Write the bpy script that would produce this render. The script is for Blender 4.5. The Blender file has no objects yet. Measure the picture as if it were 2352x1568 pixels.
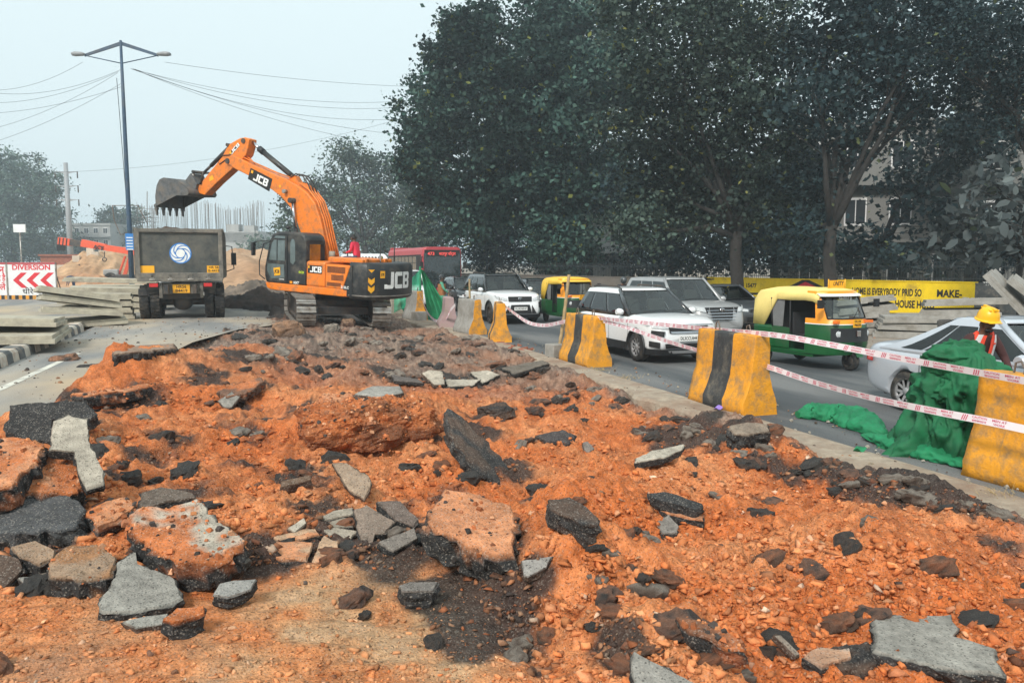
import bpy, bmesh, math, random
import numpy as np
from mathutils import Vector, Matrix, Euler

rnd = random.Random(7)
scene = bpy.context.scene
COL = scene.collection
R = math.radians

# ---------------------------------------------------------------- camera
F, CX, CY = 1830.0, 1176.0, 784.0            # measured in a 2352 x 1568 copy of the photograph
YAW, H0, CZ = R(18.9), 603.0, 1.85
PIT = math.atan((CY - H0) / F)
FWD = Vector((math.sin(YAW) * math.cos(PIT), math.cos(YAW) * math.cos(PIT), -math.sin(PIT)))
RGT = Vector((math.cos(YAW), -math.sin(YAW), 0))
UPV = RGT.cross(FWD)
cd = bpy.data.cameras.new('camera'); cam = bpy.data.objects.new('camera', cd); COL.objects.link(cam)
cam.matrix_world = Matrix.Translation((0, 0, CZ)) @ Matrix((RGT, UPV, -FWD)).transposed().to_4x4()
cd.sensor_width = 36; cd.lens = 36 * F / 2352; cd.clip_start = 0.05; cd.clip_end = 3000
scene.camera = cam

# ---------------------------------------------------------------- sky, sun, exposure
SUN_EL, SUN_AZ = R(40), R(222)               # high soft sun behind the camera's left shoulder
w = bpy.data.worlds.new('World'); scene.world = w; w.use_nodes = True
nt = w.node_tree; nt.nodes.clear()
sky = nt.nodes.new('ShaderNodeTexSky'); sky.sky_type = 'NISHITA'; sky.sun_disc = False
sky.sun_elevation = SUN_EL; sky.sun_rotation = SUN_AZ; sky.air_density = 1.4; sky.dust_density = 6; sky.ozone_density = 2
sc_ = nt.nodes.new('ShaderNodeVectorMath'); sc_.operation = 'SCALE'; sc_.inputs['Scale'].default_value = 0.1
nt.links.new(sky.outputs[0], sc_.inputs[0])
tc = nt.nodes.new('ShaderNodeTexCoord'); sx = nt.nodes.new('ShaderNodeSeparateXYZ'); nt.links.new(tc.outputs['Generated'], sx.inputs[0])
rp = nt.nodes.new('ShaderNodeValToRGB'); nt.links.new(sx.outputs['Z'], rp.inputs[0])
rp.color_ramp.elements[0].position = 0.0; rp.color_ramp.elements[0].color = (0.37, 0.435, 0.46, 1)
rp.color_ramp.elements[1].position = 0.45; rp.color_ramp.elements[1].color = (0.455, 0.53, 0.535, 1)
mx = nt.nodes.new('ShaderNodeMix'); mx.data_type = 'RGBA'; mx.inputs[0].default_value = 0.9
nt.links.new(sc_.outputs[0], mx.inputs[6]); nt.links.new(rp.outputs[0], mx.inputs[7])
bg = nt.nodes.new('ShaderNodeBackground'); bg.inputs[1].default_value = 1.0
ow = nt.nodes.new('ShaderNodeOutputWorld'); nt.links.new(mx.outputs[2], bg.inputs[0]); nt.links.new(bg.outputs[0], ow.inputs[0])
sl = bpy.data.lights.new('sun', 'SUN'); sl.energy = 1.5; sl.angle = R(10); sl.color = (1, 0.95, 0.88)
so = bpy.data.objects.new('sun', sl); COL.objects.link(so)
so.rotation_euler = Vector((-math.sin(SUN_AZ) * math.cos(SUN_EL), -math.cos(SUN_AZ) * math.cos(SUN_EL), -math.sin(SUN_EL))).to_track_quat('-Z', 'Y').to_euler()
vs = scene.view_settings; vs.view_transform = 'Standard'; vs.look = 'None'; vs.exposure = 1.05; vs.gamma = 1.0
scene.cycles.max_bounces = 6; scene.cycles.volume_bounces = 1; scene.cycles.transparent_max_bounces = 8
scene.cycles.use_denoising = True

# ---------------------------------------------------------------- pixel helpers
def ray(x, y):
    return FWD + RGT * ((x - CX) / F) + UPV * ((CY - y) / F)
def G(x, y, z=0.0):
    d = ray(x, y); return Vector((0, 0, CZ)) + d * ((z - CZ) / d.z)
def on_plane(x, y, p, n):
    d = ray(x, y); o = Vector((0, 0, CZ)); return o + d * ((Vector(p) - o).dot(n) / d.dot(n))
def at_depth(x, y, depth):
    return Vector((0, 0, CZ)) + ray(x, y) * depth

# ---------------------------------------------------------------- materials
MATS = {}
def mat(name, col, rough=0.6, metal=0.0, var=0.18, scale=6.0, bump=0.0, bscale=40.0, spec=0.5, dust=None, dustamt=0.5, dscale=1.5, coat=0.0, emit=None, attr=False, alpha=1.0, trans=0.0, speck=0.0):
    if name in MATS: return MATS[name]
    m = bpy.data.materials.new(name); m.use_nodes = True; t = m.node_tree; N, L = t.nodes, t.links
    b = N['Principled BSDF']; tc0 = N.new('ShaderNodeTexCoord'); oi = N.new('ShaderNodeObjectInfo'); ml = N.new('ShaderNodeMath'); ml.operation = 'MULTIPLY'; ml.inputs[1].default_value = 37.0; L.new(oi.outputs['Random'], ml.inputs[0])
    tc = N.new('ShaderNodeVectorMath'); tc.operation = 'ADD'; L.new(tc0.outputs['Object'], tc.inputs[0]); L.new(ml.outputs[0], tc.inputs[1])
    b.inputs['Roughness'].default_value = rough; b.inputs['Metallic'].default_value = metal
    b.inputs['Specular IOR Level'].default_value = spec; b.inputs['Coat Weight'].default_value = coat
    b.inputs['Coat Roughness'].default_value = 0.06
    nz = N.new('ShaderNodeTexNoise'); nz.inputs['Scale'].default_value = scale; nz.inputs['Detail'].default_value = 7; nz.inputs['Roughness'].default_value = 0.65
    L.new(tc.outputs[0], nz.inputs['Vector'])
    mr = N.new('ShaderNodeMapRange'); mr.inputs[1].default_value = 0.3; mr.inputs[2].default_value = 0.7
    mr.inputs[3].default_value = 1 - var; mr.inputs[4].default_value = 1 + var; L.new(nz.outputs[0], mr.inputs[0])
    vm = N.new('ShaderNodeVectorMath'); vm.operation = 'SCALE'; L.new(mr.outputs[0], vm.inputs['Scale'])
    if attr:
        at = N.new('ShaderNodeAttribute'); at.attribute_name = 'Col'; L.new(at.outputs['Color'], vm.inputs[0])
    else: vm.inputs[0].default_value = col[:3]
    out = vm.outputs[0]
    if dust:
        n2 = N.new('ShaderNodeTexNoise'); n2.inputs['Scale'].default_value = dscale; n2.inputs['Detail'].default_value = 8; n2.inputs['Roughness'].default_value = 0.7
        L.new(tc.outputs[0], n2.inputs['Vector'])
        m2 = N.new('ShaderNodeMapRange'); m2.inputs[1].default_value = 0.62 - dustamt * 0.4; m2.inputs[2].default_value = 0.75 - dustamt * 0.15; L.new(n2.outputs[0], m2.inputs[0])
        mx = N.new('ShaderNodeMix'); mx.data_type = 'RGBA'; L.new(m2.outputs[0], mx.inputs[0]); L.new(out, mx.inputs[6]); mx.inputs[7].default_value = (*dust, 1)
        out = mx.outputs[2]
        m3 = N.new('ShaderNodeMapRange'); m3.inputs[3].default_value = rough; m3.inputs[4].default_value = max(rough, 0.85); L.new(m2.outputs[0], m3.inputs[0]); L.new(m3.outputs[0], b.inputs['Roughness'])
    if speck:
        vo = N.new('ShaderNodeTexVoronoi'); vo.inputs['Scale'].default_value = 120; L.new(tc.outputs[0], vo.inputs['Vector'])
        rr = N.new('ShaderNodeSeparateColor'); L.new(vo.outputs['Color'], rr.inputs[0])
        gt = N.new('ShaderNodeMapRange'); gt.inputs[1].default_value = 0.80; gt.inputs[2].default_value = 0.95; gt.inputs[4].default_value = speck; L.new(rr.outputs[0], gt.inputs[0])
        ms = N.new('ShaderNodeMix'); ms.data_type = 'RGBA'; L.new(gt.outputs[0], ms.inputs[0]); L.new(out, ms.inputs[6]); ms.inputs[7].default_value = (0.42, 0.38, 0.33, 1); out = ms.outputs[2]
        dk = N.new('ShaderNodeMapRange'); dk.inputs[1].default_value = 0.0; dk.inputs[2].default_value = 0.14; dk.inputs[3].default_value = 0.35; dk.inputs[4].default_value = 1.0; L.new(rr.outputs[1], dk.inputs[0])
        sc = N.new('ShaderNodeVectorMath'); sc.operation = 'SCALE'; L.new(out, sc.inputs[0]); L.new(dk.outputs[0], sc.inputs['Scale']); out = sc.outputs[0]
    L.new(out, b.inputs['Base Color'])
    if bump:
        n3 = N.new('ShaderNodeTexNoise'); n3.inputs['Scale'].default_value = bscale; n3.inputs['Detail'].default_value = 6; L.new(tc.outputs[0], n3.inputs['Vector'])
        bp = N.new('ShaderNodeBump'); bp.inputs['Strength'].default_value = bump; bp.inputs['Distance'].default_value = 0.02; L.new(n3.outputs[0], bp.inputs['Height']); L.new(bp.outputs[0], b.inputs['Normal'])
    if emit:
        b.inputs['Emission Color'].default_value = (*emit[:3], 1); b.inputs['Emission Strength'].default_value = emit[3]
    if alpha < 1: b.inputs['Alpha'].default_value = alpha
    if trans: b.inputs['Transmission Weight'].default_value = trans
    MATS[name] = m; return m

DUST = (0.36, 0.25, 0.17)
mat('orange_paint', (0.80, 0.20, 0.012), 0.38, var=0.06, dust=(0.36, 0.15, 0.06), dustamt=0.40, dscale=3.5)
mat('crane_paint', (0.70, 0.09, 0.03), 0.5, var=0.1)
mat('black_paint', (0.016, 0.018, 0.02), 0.42, var=0.2, dust=(0.10, 0.09, 0.075), dustamt=0.35, dscale=2.2)
mat('black_plastic', (0.014, 0.015, 0.017), 0.5)
mat('rubber', (0.018, 0.018, 0.019), 0.85, var=0.3, dust=(0.11, 0.09, 0.07), dustamt=0.35, dscale=4, bump=0.3, bscale=60)
mat('steel_dark', (0.06, 0.06, 0.062), 0.5, 0.6, dust=(0.16, 0.12, 0.09), dustamt=0.5, dscale=4)
mat('steel_worn', (0.40, 0.38, 0.35), 0.45, 0.7, var=0.35, scale=10, dust=(0.15, 0.11, 0.08), dustamt=0.45, dscale=5)
mat('bucket_steel', (0.11, 0.112, 0.115), 0.55, 0.4, var=0.4, scale=7, dust=(0.20, 0.17, 0.14), dustamt=0.45, dscale=3)
mat('chrome', (0.5, 0.5, 0.52), 0.15, 1.0, var=0.05)
mat('glass', (0.020, 0.028, 0.030), 0.04, var=0.1, spec=0.9)
mat('glass_pale', (0.10, 0.13, 0.13), 0.06, var=0.25, scale=3, spec=0.9)  # pale tone paints in the hazy background light behind the cab panes
mat('white_car', (0.80, 0.81, 0.82), 0.3, var=0.02, coat=0.8)
mat('silver_car', (0.52, 0.55, 0.60), 0.3, 0.25, var=0.03, coat=0.8)
mat('grey_silver_car', (0.42, 0.42, 0.42), 0.4, 0.4, var=0.05, coat=0.6)
mat('black_car', (0.012, 0.013, 0.015), 0.25, var=0.1, coat=0.9)
mat('dark_car', (0.05, 0.055, 0.06), 0.3, var=0.1, coat=0.8)
mat('alloy', (0.36, 0.36, 0.37), 0.4, 0.25, var=0.1)
mat('lamp_glass', (0.55, 0.57, 0.58), 0.08, var=0.2, scale=30, spec=0.9)
mat('tail_red', (0.55, 0.02, 0.02), 0.15, spec=0.8)
mat('amber', (0.75, 0.16, 0.02), 0.2)
mat('plate_white', (0.78, 0.78, 0.76), 0.5, var=0.05)
mat('plate_yellow', (0.85, 0.40, 0.01), 0.5, var=0.1)
mat('ink_black', (0.012, 0.012, 0.013), 0.7)
mat('ink_white', (0.80, 0.80, 0.78), 0.6, var=0.1)
mat('ink_red', (0.62, 0.02, 0.035), 0.6)
mat('ink_pink', (0.60, 0.07, 0.14), 0.6)
mat('ink_lime', (0.45, 0.60, 0.03), 0.6)
mat('ink_blue', (0.03, 0.20, 0.55), 0.6, var=0.2)
mat('rick_green', (0.006, 0.085, 0.022), 0.35, var=0.1, dust=(0.05, 0.07, 0.04), dustamt=0.25)
mat('rick_yellow', (0.80, 0.50, 0.05), 0.6, var=0.08, bump=0.15, bscale=12)
mat('rick_cream', (0.80, 0.62, 0.20), 0.6, var=0.06, bump=0.15, bscale=12)
mat('rick_orange', (0.85, 0.30, 0.01), 0.35, var=0.05)
mat('interior', (0.02, 0.02, 0.022), 0.85)
mat('seat_cloth', (0.07, 0.065, 0.06), 0.9)
mat('curtain', (0.16, 0.16, 0.16), 0.8)
mat('bus_red', (0.42, 0.05, 0.06), 0.45, var=0.08)
mat('concrete', (0.44, 0.40, 0.31), 0.9, var=0.18, scale=5, bump=0.4, bscale=45, dust=(0.24, 0.21, 0.17), dustamt=0.35, dscale=2)
mat('concrete_grey', (0.30, 0.285, 0.26), 0.9, var=0.2, scale=5, bump=0.4, bscale=45, dust=(0.20, 0.18, 0.15), dustamt=0.4, dscale=2)
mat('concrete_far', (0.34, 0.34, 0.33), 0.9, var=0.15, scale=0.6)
mat('kerb_white', (0.52, 0.47, 0.40), 0.85, var=0.15, dust=(0.42, 0.27, 0.18), dustamt=0.35, dscale=5, bump=0.2)
mat('kerb_black', (0.10, 0.105, 0.105), 0.85, var=0.2, dust=(0.28, 0.24, 0.2), dustamt=0.3, dscale=5, bump=0.2)
mat('barrier_yellow', (0.72, 0.30, 0.012), 0.7, var=0.16, scale=4, dust=(0.26, 0.17, 0.085), dustamt=0.42, dscale=5, bump=0.5, bscale=30)
mat('barrier_black', (0.035, 0.037, 0.038), 0.75, var=0.25, dust=(0.16, 0.14, 0.11), dustamt=0.33, dscale=4, bump=0.35, bscale=30)
mat('barrier_pink', (0.38, 0.26, 0.26), 0.75, var=0.15, dust=(0.28, 0.22, 0.18), dustamt=0.4, dscale=3)
mat('board_white', (0.72, 0.72, 0.72), 0.6, var=0.08, scale=3)
mat('net_green', (0.004, 0.115, 0.042), 0.75, var=0.3, scale=5, bump=0.12, bscale=60)
mat('net_bright', (0.008, 0.20, 0.08), 0.75, var=0.3, scale=5, bump=0.12, bscale=60)
mat('net_screen', (0.03, 0.40, 0.22), 0.8, var=0.2, scale=4, alpha=0.72)
mat('bamboo', (0.34, 0.24, 0.12), 0.65, var=0.25, scale=10)
mat('tape', (0.78, 0.70, 0.72), 0.45, var=0.05)
mat('pole_blue', (0.035, 0.07, 0.12), 0.5, var=0.3, dust=(0.10, 0.10, 0.10), dustamt=0.3)
mat('pole_grey', (0.28, 0.29, 0.30), 0.6)
mat('wire', (0.02, 0.02, 0.022), 0.6)
mat('rebar', (0.14, 0.11, 0.09), 0.8)
mat('wall_yellow', (0.88, 0.62, 0.006), 0.8, var=0.10, scale=3, dust=(0.45, 0.30, 0.04), dustamt=0.16, dscale=1.3, bump=0.15)
mat('wall_old', (0.16, 0.14, 0.12), 0.9, var=0.3, scale=3, dust=(0.10, 0.09, 0.08), dustamt=0.5)
mat('fence_iron', (0.03, 0.04, 0.045), 0.6)
mat('bark', (0.028, 0.025, 0.023), 0.95, var=0.35, scale=8, bump=0.8, bscale=14)
mat('building', (0.20, 0.20, 0.19), 0.85, var=0.12, scale=1)
mat('window_dark', (0.03, 0.035, 0.04), 0.15)
mat('skin', (0.13, 0.065, 0.04), 0.55, var=0.1)
mat('hair', (0.008, 0.007, 0.007), 0.7)
mat('red_shirt', (0.60, 0.03, 0.07), 0.85, var=0.15)
mat('jean', (0.05, 0.08, 0.14), 0.85)
mat('dark_cloth', (0.015, 0.016, 0.022), 0.9, var=0.3)
mat('maroon_cloth', (0.055, 0.02, 0.02), 0.9, var=0.2)
mat('khaki', (0.30, 0.28, 0.23), 0.9)
mat('navy', (0.02, 0.035, 0.09), 0.9)
mat('stripe_cloth', (0.22, 0.20, 0.24), 0.9)
mat('brown_vest', (0.34, 0.14, 0.05), 0.9, var=0.3, scale=14)
mat('green_cloth', (0.10, 0.34, 0.22), 0.9)
mat('helmet_yellow', (0.88, 0.46, 0.01), 0.35, var=0.04)
mat('vest_orange', (0.85, 0.07, 0.03), 0.7)
mat('vest_silver', (0.70, 0.68, 0.68), 0.4)
mat('brick', (0.28, 0.10, 0.06), 0.9, var=0.25, bump=0.4)
mat('straw', (0.42, 0.30, 0.13), 0.9)
mat('purple', (0.28, 0.18, 0.55), 0.5)
mat('attr_earth', (1, 1, 1), 0.95, var=0.32, scale=30, attr=True, bump=1.0, bscale=60, spec=0.2, speck=0.22)
mat('attr_pebble', (1, 1, 1), 0.92, var=0.18, scale=40, attr=True, bump=0.4, bscale=80, spec=0.25)
mat('attr_far', (1, 1, 1), 0.95, var=0.3, scale=1.2, attr=True, bump=1.0, bscale=2.5, spec=0.1)
mat('attr_stone', (1, 1, 1), 0.9, var=0.35, scale=14, attr=True, bump=0.8, bscale=85, spec=0.3, speck=0.35)

def leaf_mat(name, a, b_):
    m = bpy.data.materials.new(name); m.use_nodes = True; t = m.node_tree; N, L = t.nodes, t.links
    b = N['Principled BSDF']; b.inputs['Roughness'].default_value = 0.6; b.inputs['Specular IOR Level'].default_value = 0.12
    at = N.new('ShaderNodeAttribute'); at.attribute_name = 'Col'; L.new(at.outputs['Color'], b.inputs['Base Color'])
    tr = N.new('ShaderNodeBsdfTranslucent'); L.new(at.outputs['Color'], tr.inputs[0])
    ms = N.new('ShaderNodeMixShader'); ms.inputs[0].default_value = 0.18
    L.new(b.outputs[0], ms.inputs[1]); L.new(tr.outputs[0], ms.inputs[2]); L.new(ms.outputs[0], N['Material Output'].inputs[0])
    MATS[name] = m
leaf_mat('leaf', 0, 0)
def glass_mat(name, tint):
    m = bpy.data.materials.new(name); m.use_nodes = True; t = m.node_tree; N, L = t.nodes, t.links; N.remove(N['Principled BSDF'])
    tr = N.new('ShaderNodeBsdfTransparent'); tr.inputs[0].default_value = (*tint, 1); gl = N.new('ShaderNodeBsdfGlossy'); gl.inputs['Roughness'].default_value = 0.03; gl.inputs[0].default_value = (.95, .97, .97, 1)
    tc = N.new('ShaderNodeTexCoord'); nz = N.new('ShaderNodeTexNoise'); nz.inputs['Scale'].default_value = 2.0; L.new(tc.outputs['Object'], nz.inputs['Vector'])
    bp = N.new('ShaderNodeBump'); bp.inputs['Strength'].default_value = 0.06; L.new(nz.outputs[0], bp.inputs['Height']); L.new(bp.outputs[0], gl.inputs['Normal'])
    fr = N.new('ShaderNodeFresnel'); fr.inputs[0].default_value = 1.65; ms = N.new('ShaderNodeMixShader'); L.new(fr.outputs[0], ms.inputs[0]); L.new(tr.outputs[0], ms.inputs[1]); L.new(gl.outputs[0], ms.inputs[2]); L.new(ms.outputs[0], N['Material Output'].inputs[0]); MATS[name] = m
glass_mat('car_glass', (0.50, 0.58, 0.56)); glass_mat('tinted_glass', (0.22, 0.27, 0.28))

# ---------------------------------------------------------------- mesh builder
class MB:
    def __init__(s): s.V = []; s.Fc = []; s.I = []; s.sm = []
    def add(s, vs, fs, mi=0, smooth=False):
        o = len(s.V); s.V += [tuple(v) for v in vs]
        for f in fs: s.Fc.append([i + o for i in f]); s.I.append(mi); s.sm.append(smooth)
        return s
    def box(s, c, d, rot=None, mi=0, taper=(1, 1)):
        hx, hy, hz = d[0] / 2, d[1] / 2, d[2] / 2
        P = []
        for z, tx, ty in ((-hz, 1, 1), (hz, taper[0], taper[1])):
            P += [Vector((-hx * tx, -hy * ty, z)), Vector((hx * tx, -hy * ty, z)), Vector((hx * tx, hy * ty, z)), Vector((-hx * tx, hy * ty, z))]
        if rot is not None:
            m = rot if isinstance(rot, Matrix) else Euler(rot).to_matrix()
            P = [m @ p for p in P]
        c = Vector(c)
        return s.add([p + c for p in P], [(3, 2, 1, 0), (4, 5, 6, 7), (0, 1, 5, 4), (1, 2, 6, 5), (2, 3, 7, 6), (3, 0, 4, 7)], mi)
    def loft(s, rings, mi=0, closed=True, caps=True, smooth=True):
        n = len(rings[0]); o = [p for r in rings for p in r]; f = []
        for i in range(len(rings) - 1):
            for j in range(n if closed else n - 1):
                k = (j + 1) % n
                f.append((i * n + j, i * n + k, (i + 1) * n + k, (i + 1) * n + j))
        s.add(o, f, mi, smooth)
        if caps and closed:
            s.add(rings[0], [tuple(range(n - 1, -1, -1))], mi); s.add(rings[-1], [tuple(range(n))], mi)
        return s
    def tube(s, path, r, n=6, mi=0, caps=True, smooth=True):
        path = [Vector(p) for p in path]; rs = r if isinstance(r, (list, tuple)) else [r] * len(path)
        rings = []; up = None
        for i, p in enumerate(path):
            t = (path[min(i + 1, len(path) - 1)] - path[max(i - 1, 0)])
            t = t.normalized() if t.length > 1e-9 else Vector((0, 0, 1))
            if up is None: up = Vector((0, 0, 1)) if abs(t.z) < 0.9 else Vector((1, 0, 0))
            a = t.cross(up); a = a.normalized() if a.length > 1e-6 else t.orthogonal().normalized()
            b = a.cross(t); up = b
            rings.append([p + (a * math.cos(2 * math.pi * k / n) + b * math.sin(2 * math.pi * k / n)) * rs[i] for k in range(n)])
        return s.loft(rings, mi, True, caps, smooth)
    def cyl(s, p0, p1, r0, r1=None, n=12, mi=0, smooth=True):
        return s.tube([p0, p1], [r0, r0 if r1 is None else r1], n, mi, True, smooth)
    def prism(s, pts, vec, mi=0, mi_side=None, smooth=False):
        n = len(pts); v = Vector(vec); P = [Vector(p) for p in pts]
        s.add(P + [p + v for p in P], [tuple(range(n - 1, -1, -1)), tuple(range(n, 2 * n))], mi)
        s.add(P + [p + v for p in P], [(i, (i + 1) % n, (i + 1) % n + n, i + n) for i in range(n)], mi if mi_side is None else mi_side, smooth)
        return s
    def lathe(s, prof, c, axis='z', n=24, mi=0, smooth=True):
        rings = []
        for r, h in prof:
            ring = []
            for k in range(n):
                a = 2 * math.pi * k / n; p = (r * math.cos(a), r * math.sin(a), h)
                if axis == 'x': p = (h, p[0], p[1])
                elif axis == 'y': p = (p[0], h, p[1])
                ring.append(Vector(p) + Vector(c))
            rings.append(ring)
        s.loft(rings, mi, True, False, smooth)
        if prof[0][0] < .03: s.add(rings[0], [tuple(range(n - 1, -1, -1))], mi)
        if prof[-1][0] < .03: s.add(rings[-1], [tuple(range(n))], mi)
        return s
    def ball(s, c, r, n=10, m=7, mi=0):
        r = (r, r, r) if not isinstance(r, (tuple, list)) else r
        rings = [[Vector(c) + Vector((r[0] * math.sin(math.pi * i / m) * math.cos(2 * math.pi * k / n), r[1] * math.sin(math.pi * i / m) * math.sin(2 * math.pi * k / n), -r[2] * math.cos(math.pi * i / m))) for k in range(n)] for i in range(m + 1)]
        rings[0] = [p + Vector((0, 0, 0)) for p in rings[0]]
        return s.loft(rings, mi, True, False, True)
    def xf(s, M):
        s.V = [tuple(M @ Vector(v)) for v in s.V]; return s
    def build(s, name, mats, parent=None, smooth=None, bevel=0.0, sub=0, fix=True):
        me = bpy.data.meshes.new(name); me.from_pydata(s.V, [], s.Fc)
        for m in (mats if isinstance(mats, (list, tuple)) else [mats]): me.materials.append(MATS[m])
        me.polygons.foreach_set('material_index', s.I)
        me.polygons.foreach_set('use_smooth', s.sm if smooth is None else [smooth] * len(s.sm))
        if fix:
            bm = bmesh.new(); bm.from_mesh(me); bmesh.ops.remove_doubles(bm, verts=bm.verts, dist=1e-5)
            bmesh.ops.recalc_face_normals(bm, faces=bm.faces); bm.to_mesh(me); bm.free()
        me.update()
        o = bpy.data.objects.new(name, me); COL.objects.link(o)
        if parent: o.parent = parent
        if sub:
            d = o.modifiers.new('s', 'SUBSURF'); d.levels = d.render_levels = sub
        if bevel:
            d = o.modifiers.new('b', 'BEVEL'); d.width = bevel; d.segments = 2; d.limit_method = 'ANGLE'; d.angle_limit = R(35)
        return o

def bx(name, m, parent, c, d, rot=None, bevel=0.0, taper=(1, 1)):
    return MB().box(c, d, rot, 0, taper).build(name, m, parent, bevel=bevel)
def tag(o, label, cat, group=None):
    o['label'] = label; o['category'] = cat
    if group: o['group'] = group
    return o
def thing(name, label, cat, loc=(0, 0, 0), rot=(0, 0, 0), group=None, scale=1.0):
    o = bpy.data.objects.new(name, None); COL.objects.link(o); o.empty_display_size = 0.2
    o.location = loc; o.rotation_euler = rot; o.scale = (scale,) * 3
    return tag(o, label, cat, group)
def struct(o): o['kind'] = 'structure'; return o
def stuff(o): o['kind'] = 'stuff'; return o
def dup(o, parent=None):
    c = o.copy(); COL.objects.link(c); c.parent = parent
    for ch in list(o.children): dup(ch, c)
    return c
def place(o, loc, rz=0, rx=0, ry=0, s=1.0):
    o.location = loc; o.rotation_euler = (rx, ry, rz); o.scale = (s,) * 3; return o

def text(name, s, m, parent, M, size, width=None, bold=0.0, ext=0.0015, shear=0.0, align='CENTER'):
    """flat lettering in the local XY plane of M (x along the line, z out of the surface)"""
    key = (s, round(size, 4), bold, ext, shear, align)
    if key not in TXT: TXT[key] = _text_mesh(s, size, bold, ext, shear, align)
    me = TXT[key].copy(); me.name = name
    xs = [v.co.x for v in me.vertices]
    if width and xs and max(xs) > min(xs):
        k = width / (max(xs) - min(xs)); me.transform(Matrix.Diagonal((k, 1, 1, 1)))
    me.transform(M); me.materials.clear(); me.materials.append(MATS[m])
    o = bpy.data.objects.new(name, me); COL.objects.link(o); o.parent = parent
    return o
TXT = {}
def _text_mesh(s, size, bold, ext, shear, align):
    c = bpy.data.curves.new('lettering', 'FONT'); c.body = s; c.size = size; c.align_x = align; c.align_y = 'CENTER'
    c.offset = bold * size; c.extrude = ext; c.shear = shear; c.resolution_u = 3
    o = bpy.data.objects.new('lettering', c); COL.objects.link(o)
    dg = bpy.context.evaluated_depsgraph_get(); me = bpy.data.meshes.new_from_object(o.evaluated_get(dg))
    bpy.data.objects.remove(o); return me
def face_mx(o, xdir, ydir):
    x = Vector(xdir).normalized(); y = Vector(ydir).normalized(); z = x.cross(y).normalized(); y = z.cross(x)
    m = Matrix((x, y, z)).transposed().to_4x4(); m.translation = Vector(o); return m

def bake(o):
    dg = bpy.context.evaluated_depsgraph_get(); me = bpy.data.meshes.new_from_object(o.evaluated_get(dg))
    o.modifiers.clear(); o.data = me; return o

# ---------------------------------------------------------------- noise
def _hash(ix, iy, seed):
    n = (ix.astype(np.int64) * 374761393 + iy.astype(np.int64) * 668265263 + seed * 1442695041) & 0x7fffffff
    n = ((n ^ (n >> 13)) * 1274126177) & 0x7fffffff
    return ((n ^ (n >> 16)) & 0xffff) / 65535.0
def vnoise(x, y, seed=0):
    ix = np.floor(x); iy = np.floor(y); fx = x - ix; fy = y - iy
    fx = fx * fx * (3 - 2 * fx); fy = fy * fy * (3 - 2 * fy)
    a = _hash(ix, iy, seed); b = _hash(ix + 1, iy, seed); c = _hash(ix, iy + 1, seed); d = _hash(ix + 1, iy + 1, seed)
    return (a * (1 - fx) + b * fx) * (1 - fy) + (c * (1 - fx) + d * fx) * fy
def fbm(x, y, seed=0, oct=5, gain=0.5):
    v = 0; a = 1.0; t = 0
    for i in range(oct):
        v = v + a * vnoise(x * 2 ** i + 17.3 * i, y * 2 ** i - 9.1 * i, seed + i); t += a; a *= gain
    return v / t * 2 - 1
def sstep(a, b, x):
    t = np.clip((x - a) / (b - a), 0, 1); return t * t * (3 - 2 * t)
def col_attr(me, cols):
    at = me.color_attributes.new('Col', 'FLOAT_COLOR', 'POINT')
    c = np.ones((len(me.vertices), 4), np.float32); c[:, :3] = cols; at.data.foreach_set('color', c.ravel())
def grid_mesh(name, xs, ys, zf, m, cf=None):
    X, Y = np.meshgrid(xs, ys); Z = zf(X, Y); nx, ny = len(xs), len(ys)
    me = bpy.data.meshes.new(name)
    co = np.stack([X, Y, Z], -1).reshape(-1, 3)
    i = np.arange(ny - 1)[:, None] * nx + np.arange(nx - 1)[None]
    q = np.stack([i, i + 1, i + 1 + nx, i + nx], -1).reshape(-1, 4)
    me.from_pydata(co.tolist(), [], q.tolist()); me.materials.append(MATS[m])
    me.polygons.foreach_set('use_smooth', [True] * len(me.polygons))
    if cf is not None: col_attr(me, cf(X, Y, Z).reshape(-1, 3))
    o = bpy.data.objects.new(name, me); COL.objects.link(o); return o
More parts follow.
